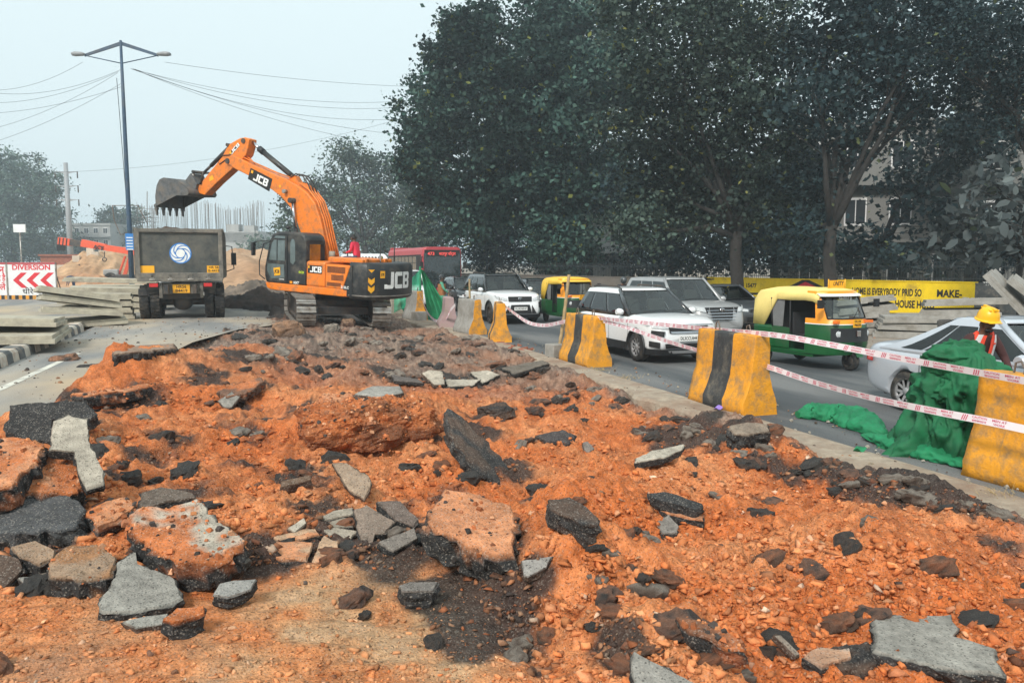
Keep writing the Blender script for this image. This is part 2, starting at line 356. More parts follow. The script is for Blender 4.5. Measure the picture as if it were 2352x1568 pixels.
# ================================================================ land
A_ = np.array
def bxl(Y):   # left limit of the dug-up strip
    return np.interp(Y, [0, 8.6, 9.6, 10.8, 12.5, 16, 20, 23.5, 25.5, 27.5, 30], [-6, -5.2, -3.6, -2.75, -2.15, -1.9, -1.35, -0.3, 0.6, 0.9, 1.2])
def bxr(Y):
    return np.interp(Y, [0, 5, 9, 15, 22, 27, 34, 40], [6.3, 6.4, 6.35, 6.5, 6.55, 6.3, 6.0, 5.6])
MOUNDS = []   # X, Y, height, rx, ry
for px, py, zz, h, r in ((860, 1000, -.2, .42, .95), (820, 930, -.2, .22, .9), (1080, 1290, -.3, .10, .6), (1330, 1250, -.35, .30, .55), (1390, 1180, -.35, .18, .5),
                         (280, 880, 0, .42, .9), (420, 850, 0, .30, 1.1), (600, 830, -.1, .22, 1.3), (1500, 1530, -.3, .30, .40), (1750, 1420, -.4, .12, .6),
                         (1900, 1330, -.4, .18, .9), (2150, 1200, -.45, .16, .8), (1600, 1130, -.4, .12, .8), (1650, 1020, -.45, .20, .8), (2150, 1130, -.45, .2, .5),
                         (700, 792, -.2, .20, 1.2), (850, 790, -.2, .18, 1.3), (1000, 800, -.3, .20, 1.4), (590, 725, -.1, .5, 1.0), (570, 714, 0, .45, 1.1),
                         (640, 1150, -.2, .10, .6), (1300, 1360, -.3, .22, .30), (1420, 1400, -.35, .20, .32), (1230, 1180, -.3, -.12, .4), (1190, 1480, -.25, -.12, .16), (1620, 1250, -.4, .14, .5), (2050, 1350, -.45, .16, .6), (1180, 1050, -.3, -.12, .7), (1150, 880, -.4, -.1, 1.2), (950, 1400, -.3, -.10, .35), (1250, 1400, -.3, .10, .3), (100, 1180, -.1, .22, .7), (60, 1050, -.1, .28, .8), (330, 1200, -.1, .12, .5)):
    p = G(px, py, zz); MOUNDS.append((p.x, p.y, h, r, r * (1.0 + 0.02 * p.y)))
def zt(X, Y, fine=True):
    X = np.asarray(X, float); Y = np.asarray(Y, float)
    z = np.interp(X, [-4, -2.2, 0, 3, 5.5, 6.6], [-0.02, -0.02, -0.12, -0.3, -0.48, -0.55]) + 0 * Y
    flat = sstep(0.15, -0.15, (X - 1.15 - 0.05 * Y)) * sstep(5.4, 4.9, Y + 0.1 * X)     # pressed earth in front
    for mx, my, h, rx, ry in MOUNDS:
        z = z + h * np.exp(-((X - mx) / rx) ** 2 - ((Y - my) / ry) ** 2) * (1 - 0.9 * flat)
    amp = (1 - 0.88 * flat) * sstep(7.0, 6.3, X) * (1 + 0.15 * sstep(13, 20, Y))
    z = z + np.clip(0.10 + 0.34 * fbm(X * 0.4, Y * 0.55, 14, 3), 0, .4) * np.exp(-((X - bxr(Y) + 0.30) / 0.42) ** 2)      # soil thrown up against the ledge
    gro = sstep(2.2, 3.4, X) * sstep(13, 10, Y) * sstep(-.25, .25, fbm(X * .5, Y * .5, 6, 2))
    z = z + 0.035 * gro * np.abs(np.sin((X * 0.80 + Y * 0.62 + 0.25 * fbm(X * .9, Y * .9, 4, 2)) * math.pi / 0.34))      # bucket tooth marks
    n = 0.17 * fbm(X * 0.9, Y * 0.8, 3, 3) + 0.10 * fbm(X * 2.6, Y * 2.2, 11, 3)
    if fine: n = n + 0.085 * (1 - .5 * sstep(13, 18, Y)) * np.abs(fbm(X * 6.5, Y * 6, 21, 3)) + 0.056 * fbm(X * 17, Y * 15, 31, 2) + 0.020 * fbm(X * 40, Y * 36, 36, 2)
    z = z + amp * n
    teeth = np.sin((Y * 0.95 + 0.25 * X + 0.15 * fbm(X * 1.2, Y * 1.2, 5, 2)) * 2 * math.pi / 0.16)
    z = z + 0.008 * flat * teeth
    ins = sstep(-0.25, 0.12, X - bxl(Y) + 0.28 * fbm(X * 1.4, Y * 1.4, 8, 3))
    z = z * ins + (-0.10) * (1 - ins)
    inr = sstep(0.05, -0.25, X - bxr(Y) - 0.10 - 0.42 * fbm(X * 1.1, Y * 1.1, 9, 3))
    z = z * inr + (-0.60) * (1 - inr)
    far = sstep(34, 30, Y); return z * far - 0.3 * (1 - far)
def blob(X, Y, px, py, r, zz=-.3):
    p = G(px, py, zz); return np.exp(-(((X - p.x) / r) ** 2 + ((Y - p.y) / (r * 1.3)) ** 2))
def tcol(X, Y, Z):
    n1 = fbm(X * 1.1, Y * 1.1, 41, 4)[..., None]; n2 = fbm(X * 4, Y * 4, 43, 4)[..., None]; n3 = fbm(X * 12, Y * 12, 45, 3)[..., None]
    org = A_([0.54, 0.150, 0.042]); pale = A_([0.62, 0.245, 0.10]); deep = A_([0.30, 0.085, 0.030]); gry = A_([0.115, 0.10, 0.088]); blk = A_([0.035, 0.033, 0.032])
    c = org + (pale - org) * np.clip(0.30 + 1.1 * n1 + 0.5 * n3, 0, 1)
    c = c + (deep - c) * np.clip(1.8 * n2 - 0.30, 0, 0.95)
    g = sstep(12.6, 18, Y + 2.5 * fbm(X * .5, Y * .5, 47, 3) + 0.45 * np.maximum(X - 1, 0)) * 0.9
    g = np.maximum(g, sstep(0.9, 0.25, bxr(Y) - X + 0.5 * fbm(X * 1.5, Y * 1.2, 49, 3) + 0.1) * 0.85)
    g = np.clip(g, 0, 1)[..., None]
    gc = gry + (A_([0.25, 0.205, 0.165]) - gry) * np.clip(0.5 + n3 * 1.4, 0, 1); gc = gc + (A_([0.30, 0.13, 0.07]) - gc) * np.clip(n1 * 1.1, 0, .6)
    c = c + (gc - c) * g
    flat = (sstep(0.2, -0.3, (X - 1.1 - 0.05 * Y)) * sstep(5.5, 4.8, Y + 0.1 * X))[..., None] * (0.45 + 0.55 * sstep(-0.5, 0.3, X))[..., None]
    tan = A_([0.46, 0.27, 0.14]) + n2 * 0.06; c = c + (tan - c) * flat * np.clip(0.75 + n2, 0.2, 1)
    d = 0 * X
    for px, py, r, k in ((330, 960, .5, .75), (480, 925, .6, .7), (240, 1000, .4, .8), (620, 1010, .4, .7), (690, 1130, .35, .75), (390, 1080, .35, .7), (1100, 1000, .5, .8), (1160, 1110, .4, .8), (1260, 1200, .32, .8), (560, 880, .8, .7), (900, 865, .9, .7), (740, 845, .9, .75), (1050, 860, 1.1, .8), (350, 1290, .25, .8), (200, 1210, .35, .9), (985, 1300, .50, 1), (1050, 1470, .22, 1), (1075, 1530, .2, 1), (1190, 1490, .22, 1), (1220, 1420, .16, .9), (1420, 1560, .2, .8), (1250, 1560, .16, .7), (900, 1330, .36, 1), (620, 1340, .34, 1), (760, 1290, .42, 1), (1060, 1410, .42, 1), (690, 1330, .3, .9), (1180, 1450, .25, .9), (560, 1330, .25, .8), (1120, 1330, .4, .9), (420, 1240, .3, .8), (1020, 1200, .3, .7), (760, 1180, .5, .55), (560, 1120, .5, .5), (1600, 1000, 1.0, .8), (2120, 1130, .7, 1), (1950, 1080, .6, .7), (850, 1260, .3, .8),
                         (60, 1230, .5, .8), (150, 1330, .25, .7), (480, 1170, .4, .5), (250, 840, .7, .6), (950, 790, 2, .5), (600, 735, 2.2, 1.1), (760, 730, 2.6, 1), (330, 860, .5, .6), (1270, 890, .9, .6), (1100, 950, .4, .7), (700, 1240, .2, .8), (1780, 1060, .5, .7), (2280, 1230, .5, .5)):
        d = np.maximum(d, k * blob(X, Y, px, py, r))
    lft = sstep(3.6, 1.2, X) * sstep(4.6, 6.0, Y)
    d = np.maximum(d, (0.30 + 0.25 * lft) * sstep(0.05, 0.5, fbm(X * 1.3, Y * 1.1, 53, 3)))
    d = sstep(0.35, 0.62, d + 0.35 * fbm(X * 3.2, Y * 3, 51, 4))[..., None]
    d = np.clip(d, 0, 0.93); c = c + (blk - c) * d
    spk = sstep(0.72, 0.8, vnoise(X * 38, Y * 38, 61))[..., None]; c = c * (1 - 0.55 * spk * (vnoise(X * 9, Y * 9, 62)[..., None]))
    return np.clip(c * (1 + 0.25 * n3), 0.01, 0.8)
ys = [1.6]
while ys[-1] < 35: ys.append(ys[-1] + max(0.022, 0.0072 * ys[-1]))
xs = np.arange(-6.2, 7.35, 0.035)
ex = grid_mesh('excavated_ground', xs, A_(ys), zt, 'attr_earth', tcol); struct(ex)

def TG(px, py, lift=0.0, fine=False):
    z = -0.25; p = None
    for _ in range(14):
        p = G(px, py, z); zn = float(zt(p.x, p.y, fine)) + lift; z += 0.55 * (zn - z)
    return G(px, py, z)

# far ground sheet
def gz(X, Y):
    z = np.interp(X, [-6, -5, 4, 6, 28, 31], [-0.03, -0.9, -0.9, -0.9, -0.9, -0.42]) + 0 * Y
    return np.where(Y > 70, np.maximum(z, -0.46), z)
def gcol(X, Y, Z):
    n = fbm(X * 0.12, Y * 0.12, 71, 4)[..., None]; m = fbm(X * 0.9, Y * 0.9, 72, 3)[..., None]
    return A_([0.26, 0.215, 0.17]) * (1 + 0.25 * n + 0.2 * m)
gx = np.concatenate([np.linspace(-900, -60, 15), np.linspace(-50, 60, 111), np.linspace(75, 900, 15)])
gy = np.concatenate([np.linspace(-60, 130, 120), np.linspace(140, 1600, 30)])
struct(grid_mesh('ground', gx, gy, gz, 'attr_earth', gcol))

# asphalt roads
def asphalt(name, base, dustc, yellow=None):
    m = bpy.data.materials.new(name); m.use_nodes = True; t = m.node_tree; N, L = t.nodes, t.links; b = N['Principled BSDF']
    tc = N.new('ShaderNodeTexCoord'); b.inputs['Roughness'].default_value = 0.85; b.inputs['Specular IOR Level'].default_value = 0.3
    n1 = N.new('ShaderNodeTexNoise'); n1.inputs['Scale'].default_value = 0.35; n1.inputs['Detail'].default_value = 8; n1.inputs['Roughness'].default_value = 0.6
    mp = N.new('ShaderNodeMapping'); mp.inputs['Scale'].default_value = (1.6, 0.35, 1); L.new(tc.outputs['Object'], mp.inputs[0]); L.new(mp.outputs[0], n1.inputs['Vector'])
    n2 = N.new('ShaderNodeTexNoise'); n2.inputs['Scale'].default_value = 55; n2.inputs['Detail'].default_value = 4; L.new(tc.outputs['Object'], n2.inputs['Vector'])
    r1 = N.new('ShaderNodeMapRange'); r1.inputs[1].default_value = 0.43; r1.inputs[2].default_value = 0.62; L.new(n1.outputs[0], r1.inputs[0])
    mx = N.new('ShaderNodeMix'); mx.data_type = 'RGBA'; L.new(r1.outputs[0], mx.inputs[0]); mx.inputs[6].default_value = (*base, 1); mx.inputs[7].default_value = (*dustc, 1)
    r2 = N.new('ShaderNodeMapRange'); r2.inputs[1].default_value = 0.3; r2.inputs[2].default_value = 0.7; r2.inputs[3].default_value = 0.72; r2.inputs[4].default_value = 1.25; L.new(n2.outputs[0], r2.inputs[0])
    sc = N.new('ShaderNodeVectorMath'); sc.operation = 'SCALE'; L.new(mx.outputs[2], sc.inputs[0]); L.new(r2.outputs[0], sc.inputs['Scale']); out = sc.outputs[0]
    if yellow:
        n3 = N.new('ShaderNodeTexNoise'); n3.inputs['Scale'].default_value = 0.28; n3.inputs['Detail'].default_value = 7; mp2 = N.new('ShaderNodeMapping'); mp2.inputs['Location'].default_value = (7, 3, 0); mp2.inputs['Scale'].default_value = (1, .6, 1)
        L.new(tc.outputs['Object'], mp2.inputs[0]); L.new(mp2.outputs[0], n3.inputs['Vector']); r3 = N.new('ShaderNodeMapRange'); r3.inputs[1].default_value = 0.48; r3.inputs[2].default_value = 0.66; r3.inputs[4].default_value = 0.75; L.new(n3.outputs[0], r3.inputs[0])
        m3 = N.new('ShaderNodeMix'); m3.data_type = 'RGBA'; L.new(r3.outputs[0], m3.inputs[0]); L.new(out, m3.inputs[6]); m3.inputs[7].default_value = (*yellow, 1); out = m3.outputs[2]
    L.new(out, b.inputs['Base Color'])
    bp = N.new('ShaderNodeBump'); bp.inputs['Strength'].default_value = 0.35; bp.inputs['Distance'].default_value = 0.008; L.new(n2.outputs[0], bp.inputs['Height']); L.new(bp.outputs[0], b.inputs['Normal'])
    MATS[name] = m
asphalt('asphalt_dusty', (0.20, 0.20, 0.195), (0.36, 0.33, 0.29), (0.50, 0.38, 0.24))
asphalt('asphalt_dark', (0.075, 0.082, 0.088), (0.17, 0.17, 0.168))
asphalt('verge_dirt', (0.24, 0.20, 0.16), (0.36, 0.31, 0.26))
def strip(name, ysr, xl, xr, z, m, n=14, rough=0.0):
    V = []; f = []
    for y in ysr:
        a, b = xl(y), xr(y)
        for k in range(n + 1):
            x = a + (b - a) * k / n; V.append((x, y, z(x, y)))
    for i in range(len(ysr) - 1):
        for k in range(n): f.append((i * (n + 1) + k, i * (n + 1) + k + 1, (i + 2) * (n + 1) - n + k, (i + 1) * (n + 1) + k))
    o = MB().add(V, f, 0, True).build(name, m); return struct(o)
ry = list(np.arange(8.4, 34, 0.5)) + list(np.linspace(34, 60, 20)) + [80, 120, 180, 260]
strip('left_road', ry, lambda y: -4.0, lambda y: float(bxl(y) + 0.3 + np.interp(y, [28, 33, 36], [0, 1.5, 5])), lambda x, y: 0.0 + (-0.08 * max(0, x) if y < 40 else -.04 * max(0, x)), 'asphalt_dusty')
ry2 = list(np.arange(-3, 60, 1.5)) + [80, 120, 180, 260]
strip('right_road', ry2, lambda y: 6.95 - (0 if y < 30 else (y - 30) * 0.004), lambda y: 15.2, lambda x, y: -0.4, 'asphalt_dark')
strip('dusty_verge', ry2, lambda y: 15.2, lambda y: 34.0, lambda x, y: -0.397 + 0.05 * float(fbm(A_([x * .7]), A_([y * .7]), 81, 3)[0]) * (x > 15.9) + 0.03 * min(1, max(0, x - 15.5)), 'verge_dirt', n=40)
strip('left_verge', list(np.arange(6, 60, 2)) + [80, 130, 260], lambda y: -60.0, lambda y: -4.5, lambda x, y: 0.02, 'asphalt_dusty', n=20)
# worn white edge line on the left carriageway, painted sheet
MATS['line_white'] = mat('line_white', (0.62, 0.60, 0.52), 0.8, var=0.25, scale=3, dust=(0.33, 0.31, 0.28), dustamt=0.45, dscale=2.5)
V = []; p0 = G(0, 893, 0.004); p1 = G(120, 838, 0.004); d = (p1 - p0).normalized(); nn = Vector((-d.y, d.x, 0))
MB().add([p0 - d * 3 - nn * .07, p0 - d * 3 + nn * .07, p1 + d * 2.0 + nn * .06, p1 + d * 2.0 - nn * .06], [(0, 1, 2, 3)]).build('road_line', 'line_white')
bpy.data.objects['road_line']['kind'] = 'structure'

# broken concrete ledge between the dug strip and the open carriageway
def ledge():
    mb = MB(); rings = []
    for y in np.arange(2.2, 40, 0.16):
        e = float(bxr(y)) - 0.12 + 0.22 * float(fbm(A_([y * 1.1]), A_([0.3]), 91, 4)[0]) + 0.03 * rnd.random()
        t = -0.375 + 0.018 * float(fbm(A_([y * 2]), A_([2.3]), 92, 3)[0])
        row = [(e + .02, y, -0.9), (e - .03 + .03 * rnd.random(), y, -0.6), (e + .015 * rnd.random(), y, t - .05), (e + .05, y, t - .01)]
        row += [(e + .05 + (7.05 - e - .05) * k / 6, y, t + 0.012 * float(fbm(A_([k * 1.3 + e * 7]), A_([y * 3]), 93, 3)[0])) for k in range(1, 6)]
        row += [(7.05, y, -0.393)]
        rings.append(row)
    mb.loft(rings, 0, False, False, False)
    mat('ledge_concrete', (0.36, 0.30, 0.23), 0.95, var=0.3, scale=5, bump=0.9, bscale=30, dust=(0.25, 0.17, 0.12), dustamt=0.55, dscale=1.6)
    return struct(mb.build('broken_kerb_ledge', 'ledge_concrete'))
ledge()

# left kerb: painted stones, each a piece
ks = MB().box((0, 0, 0.0), (1, 1, 1)).build('kerb_base', 'concrete'); struct(ks)
bpy.data.objects.remove(ks)
kroot = MB().add([(-4.5, 8, 0.15), (-4.32, 8, 0.15), (-4.32, 60, 0.15), (-4.5, 60, 0.15), (-4.5, 8, -.2), (-4.32, 8, -.2), (-4.32, 60, -.2), (-4.5, 60, -.2)], [(0, 1, 2, 3), (1, 5, 6, 2), (4, 0, 3, 7), (0, 4, 5, 1), (3, 2, 6, 7)]).build('kerb', 'concrete'); struct(kroot)
kprof = [(-4.33, -0.15), (-3.985, -0.15), (-4.03, 0.17), (-4.08, 0.225), (-4.33, 0.235)]
kmesh = {}
for i in range(44):
    y = 8.6 + i * 0.42
    if y > 23.9: break
    k = ('kerb_white', 'kerb_black')[i % 2]
    if k not in kmesh:
        o = MB().prism([(a, 0, b) for a, b in kprof], (0, 0.412, 0)).build('kerb_stone', k, kroot, bevel=0.012); kmesh[k] = o.data
    else:
        o = bpy.data.objects.new('kerb_stone', kmesh[k]); COL.objects.link(o); o.parent = kroot
        b = o.modifiers.new('b', 'BEVEL'); b.width = 0.012; b.segments = 2
    o.location = (rnd.uniform(-.01, .01), y, rnd.uniform(-.01, .006))

# heaps of soil further back
def heap(name, cx, cy, rx, ry_, h, colA, colB, seed, n=110, rot=0.0, flat=0.0, base=-0.15):
    u = np.linspace(-1.15, 1.15, n); X, Y = np.meshgrid(u, u); r = np.sqrt(X ** 2 + Y ** 2)
    Z = h * np.clip(1 - r, -0.05, 1) ** 0.9 if not flat else h * np.clip((1 - r) / flat, -0.05, 1)
    Z = np.where(np.isnan(Z), -0.05, Z)
    Z = Z * (1 + 0.35 * fbm(X * 2, Y * 2, seed, 3)) + (0.16 if h > 2 else 0.5) * h * fbm(X * 7, Y * 7, seed + 3, 6, .6) * sstep(1.1, .8, r) + base
    c, s = math.cos(rot), math.sin(rot)
    co = np.stack([cx + X * rx * c - Y * ry_ * s, cy + X * rx * s + Y * ry_ * c, Z], -1).reshape(-1, 3)
    i = np.arange(n - 1)[:, None] * n + np.arange(n - 1)[None]; q = np.stack([i, i + 1, i + 1 + n, i + n], -1).reshape(-1, 4)
    me = bpy.data.meshes.new(name); me.from_pydata(co.tolist(), [], q.tolist()); me.materials.append(MATS['attr_far']); me.polygons.foreach_set('use_smooth', [True] * len(me.polygons))
    t = np.clip(0.5 + 0.9 * fbm(X * 2.5, Y * 2.5, seed + 9, 4), 0, 1)[..., None]
    col_attr(me, (A_(colA) + (A_(colB) - A_(colA)) * t).reshape(-1, 3))
    o = bpy.data.objects.new(name, me); COL.objects.link(o); return struct(o)
heap('earth_ramp', 0.6, 100, 9.0, 50, 3.0, (0.36, 0.21, 0.12), (0.50, 0.34, 0.22), 101, flat=0.45)
heap('earth_ramp', -14.6, 112, 5.6, 30, 3.2, (0.38, 0.21, 0.11), (0.52, 0.34, 0.20), 111, flat=0.5)
heap('rubble_heap', 1.4, 50, 3.2, 7.0, 0.9, (0.06, 0.055, 0.05), (0.22, 0.17, 0.13), 121)
heap('rubble_heap', 1.0, 37.5, 2.6, 5.0, 0.7, (0.022, 0.02, 0.02), (0.07, 0.05, 0.04), 131)
heap('earth_heap', -11.8, 74, 5.5, 8, 1.0, (0.34, 0.17, 0.09), (0.5, 0.3, 0.18), 141)
# ================================================================ rubble
from mathutils import noise as mnoise
GREY, PALE, ORG, PINK, BLK, DRK = (0.27, 0.255, 0.225), (0.42, 0.37, 0.30), (0.46, 0.145, 0.048), (0.56, 0.24, 0.115), (0.036, 0.035, 0.035), (0.09, 0.06, 0.045)
def fz(fr, x, y):
    if fr == 'A': return x * 0.4509, 861.3 + y * 0.4509
    if fr == 'B': return 689 + x * 0.5241, 746.5 + y * 0.5241
    if fr == 'C': return 1378 + x * 0.4141, 976 + y * 0.4141
    return x, y
def slab(label, fr, pts, top=GREY, side=BLK, th=0.11, tilt=(0, 0), lift=None, dust=None, seed=1, name='asphalt_slab', group=None):
    r = random.Random(seed * 77 + len(label)); P = [fz(fr, *p) for p in pts]
    cx = sum(p[0] for p in P) / len(P); cy = sum(p[1] for p in P) / len(P)
    low = max(P, key=lambda p: p[1])
    c = TG(cx, cy, lift if lift is not None else th * 0.75)
    n = Vector((-tilt[0], -tilt[1], 1)).normalized()
    W = [on_plane(x, y, c, n) for x, y in P]
    cen = sum(W, Vector()) / len(W)
    # outline resampled with ragged edge
    O = []
    for i in range(len(W)):
        a, b = W[i], W[(i + 1) % len(W)]; L = (b - a).length; k = max(2, min(16, int(L / 0.035)))
        for j in range(k): O.append(a.lerp(b, j / k))
    size = max((p - cen).length for p in O)
    O = [p + (p - cen).normalized() * size * 0.06 * (mnoise.noise(p * 9 + Vector((seed, 0, 0))) + 0.7 * mnoise.noise(p * 25) + 0.5 * mnoise.noise(p * 60)) for p in O]
    m = len(O); rings = []; cols = []
    def nz(p, f): return mnoise.noise(p * f + Vector((seed * 3.1, seed, 0)))
    for t, dn, ins in ((1.0, 0.9, 0.12), (0.82, 0.97, 0.04), (0.6, 1.0, 0), (0.34, 1.02, 0), (0.14, 1.01, 0)):
        ring = []
        for p in O:
            q = cen + (p - cen) * dn - n * th * t
            q += (p - cen).normalized() * th * (0.25 * nz(q, 13) + 0.22 * nz(q, 34)); ring.append(q); v = 1 + 0.9 * nz(q, 21)
            cols.append([max(0.012, x * v) for x in (side if nz(q, 7) < 0.28 or not dust else [0.5 * s + 0.5 * d for s, d in zip(side, dust)])])
        rings.append(ring)
    for s in (0.985, 0.94, 0.86, 0.76, 0.64, 0.5, 0.34, 0.16):
        ring = []
        for p in O:
            q = cen + (p - cen) * s; h = 0.010 * nz(q, 4)
            if dust: h += (0.03 * max(0, nz(q, 5) + .1) + 0.012 * nz(q, 12)) * min(1, s * 2)
            q = q + n * (h - (0.012 if s > 0.95 else 0)); ring.append(q)
            k = 0.0 if not dust else min(1, max(0, 0.55 + 3.6 * (nz(q, 3.2) + .45 * nz(q, 10))))
            b = [a_ * (1 - k) + d_ * k for a_, d_ in zip(top, dust or top)]
            v = (1 + 0.30 * nz(q, 3)) * (0.62 if s > 0.95 else 1)
            cols.append([max(0.012, x * v) for x in b])
        rings.append(ring)
    mb = MB().loft(rings, 0, True, True, False)
    base = c.copy(); mb.V = [tuple(Vector(v) - base) for v in mb.V]
    me = bpy.data.meshes.new(name); nv = m * len(rings)
    me.from_pydata(mb.V[:nv], [], [f for f in mb.Fc if max(f) < nv] + [list(range(m - 1, -1, -1)), list(range(nv - m, nv))])
    me.materials.append(MATS['attr_stone']); col_attr(me, A_(cols)); me.update()
    bm = bmesh.new(); bm.from_mesh(me); bmesh.ops.recalc_face_normals(bm, faces=bm.faces); bm.to_mesh(me); bm.free(); me.update()
    o = bpy.data.objects.new(name, me); COL.objects.link(o); o.location = base
    return tag(o, label, 'slab' if name == 'asphalt_slab' else 'rubble', group)
def clod(label, px, py, size, cols=(ORG, DRK), seed=1, sink=0.35, rz=0.0, name='earth_clod', group=None, cat='rubble', rough=0.28, tiltx=0.0, res=(26, 15)):
    n, m = res; V = []; C = []
    M = Euler((tiltx, 0, rz)).to_matrix(); sd = Vector((seed * 1.7, seed * 0.6, 2.2))
    for i in range(m + 1):
        for k in range(n):
            a = math.pi * i / m; b = 2 * math.pi * k / n; d = Vector((math.sin(a) * math.cos(b), math.sin(a) * math.sin(b), -math.cos(a)))
            d = Vector([math.copysign(abs(x) ** 0.72, x) for x in d])
            w_ = Vector((d.x * size[0], d.y * size[1], d.z * size[2])) / (sum(size) / 3)
            f = 1 + rough * mnoise.noise(w_ * 1.3 + sd) + rough * 0.6 * mnoise.noise(w_ * 3 + sd) + rough * 0.38 * mnoise.noise(w_ * 7.5 + sd) + rough * 0.22 * mnoise.noise(w_ * 18 + sd)
            q = Vector((d.x * size[0] * f, d.y * size[1] * f, d.z * size[2] * f)); V.append(M @ q)
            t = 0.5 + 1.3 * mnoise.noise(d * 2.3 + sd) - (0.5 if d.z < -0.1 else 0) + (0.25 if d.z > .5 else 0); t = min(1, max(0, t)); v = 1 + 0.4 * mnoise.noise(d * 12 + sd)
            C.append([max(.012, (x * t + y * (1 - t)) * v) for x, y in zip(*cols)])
    me = bpy.data.meshes.new(name); me.from_pydata([tuple(v) for v in V], [], [(i * n + k, i * n + (k + 1) % n, (i + 1) * n + (k + 1) % n, (i + 1) * n + k) for i in range(m) for k in range(n)])
    me.materials.append(MATS['attr_earth' if name == 'earth_clod' else 'attr_stone']); col_attr(me, A_(C)); me.update()
    bm = bmesh.new(); bm.from_mesh(me); bmesh.ops.recalc_face_normals(bm, faces=bm.faces); bm.to_mesh(me); bm.free()
    o = bpy.data.objects.new(name, me); COL.objects.link(o)
    p = px if isinstance(px, Vector) else TG(px, py); o.location = p + Vector((0, 0, size[2] * (1 - 2 * sink)))
    return tag(o, label, cat, group)

slab('thick black asphalt slab standing on edge at the left, beside the grey road', 'A', [(45, 150), (160, 135), (300, 130), (430, 125), (500, 200), (440, 250), (350, 215), (262, 230), (255, 340), (120, 330), (30, 285)], BLK, BLK, 0.16, (0.05, 0.75), 0.28, seed=1)
slab('long pale grey slab leaning against the black slab at far left', 'A', [(268, 225), (350, 198), (445, 215), (450, 330), (530, 490), (530, 560), (440, 585), (400, 500), (370, 390), (262, 380)], PALE, BLK, 0.09, (-0.1, 0.55), 0.30, seed=2)
slab('orange topped chunk cut by the left edge of the picture', 'A', [(-60, 320), (90, 312), (230, 350), (200, 420), (60, 560), (-60, 600)], PINK, BLK, 0.2, (0.1, 0.2), 0.22, ORG, 3)
slab('pinkish earth topped black chunk above the biggest black boulder', 'A', [(70, 580), (200, 415), (375, 390), (430, 520), (400, 600), (250, 610)], PINK, BLK, 0.22, (-0.1, 0.3), 0.26, ORG, 4)
slab('biggest rough black asphalt boulder at the left edge', 'A', [(-80, 620), (0, 600), (180, 580), (330, 610), (430, 640), (440, 700), (380, 780), (200, 800), (-80, 820)], (0.075, 0.076, 0.078), (0.05, 0.05, 0.05), 0.3, (0.0, 0.30), 0.24, seed=5)
slab('orange dusted chunk wedged behind the cracked central slab', 'A', [(430, 700), (540, 640), (650, 620), (690, 670), (640, 710), (560, 750), (500, 780)], ORG, BLK, 0.14, (0, 0.3), 0.14, PINK, 6)
slab('large cracked slab heaped with orange earth, black broken edge', 'A', [(640, 730), (690, 680), (830, 672), (1000, 632), (1110, 740), (1240, 830), (1230, 900), (1160, 950), (1010, 965), (900, 955), (800, 905), (690, 830)], PALE, BLK, 0.2, (0.05, 0.2), 0.24, ORG, 7)
slab('smooth grey slab shaped like a boot lying on orange earth', 'A', [(690, 885), (595, 940), (582, 1040), (490, 1160), (500, 1200), (600, 1205), (830, 1180), (940, 1135), (880, 1020), (800, 985), (700, 950)], GREY, BLK, 0.09, (0.0, 0.2), 0.11, seed=8)
slab('round dusty brown slab with thick black rim', 'A', [(240, 950), (330, 890), (480, 858), (600, 920), (570, 1015), (400, 1045), (260, 1035)], (0.30, 0.20, 0.13), BLK, 0.16, (0, 0.12), 0.15, (0.34, 0.17, 0.08), 9)
slab('small brown slab tucked behind the round dusty slab', 'A', [(50, 870), (180, 840), (280, 890), (270, 930), (200, 960), (100, 925)], (0.30, 0.2, 0.13), BLK, 0.13, (0, 0.3), 0.16, seed=10)
slab('dark chunk at the left edge below the black boulder', 'A', [(-50, 900), (0, 905), (100, 930), (120, 990), (20, 1080), (-50, 1090)], DRK, BLK, 0.15, (0, 0.4), 0.14, seed=11)
slab('thin grey plate half buried under the round dusty slab', 'A', [(90, 1030), (200, 1020), (250, 1085), (160, 1098)], GREY, BLK, 0.05, (0, 0.1), 0.04, seed=12)
slab('small grey slab with black edge beside black crumbs', 'A', [(1080, 1118), (1110, 1060), (1200, 1040), (1310, 1035), (1280, 1088), (1160, 1128)], (0.28, 0.27, 0.25), BLK, 0.09, (0, 0.3), 0.12, seed=13)
slab('narrow grey slab under the foot of the boot shaped slab', 'A', [(620, 1255), (740, 1225), (860, 1210), (840, 1265), (700, 1282)], GREY, DRK, 0.05, (0, 0.15), 0.05, seed=14)
slab('orange chunk with black edge at the foot of the boot shaped slab', 'A', [(830, 1250), (900, 1192), (1040, 1175), (1045, 1210), (950, 1258), (880, 1270)], PINK, BLK, 0.11, (0, 0.25), 0.11, ORG, 15)
slab('dark brown slab lying behind the cracked orange heaped slab', 'A', [(720, 595), (820, 562), (990, 600), (1005, 625), (850, 642), (770, 668), (705, 665)], (0.12, 0.09, 0.07), BLK, 0.14, (0, 0.2), 0.14, seed=16)
for i, pts in enumerate(([(1380, 828), (1490, 800), (1610, 786), (1625, 810), (1560, 838), (1420, 845)], [(1352, 880), (1400, 852), (1596, 850), (1566, 948), (1430, 948), (1370, 920)], [(1650, 812), (1720, 850), (1740, 948), (1585, 962), (1622, 862)])):
    slab(('upper sliver', 'left half', 'right half')[i] + ' of the cracked pink slab near the centre', 'A', pts, PINK, BLK, 0.05, (0, 0.05), 0.06, (0.5, 0.32, 0.2), 17 + i)
slab('small tan wedge standing beside the cracked pink slab', 'A', [(1465, 780), (1550, 722), (1560, 750), (1500, 802)], PALE, DRK, 0.06, (0, 0.5), 0.09, seed=20)
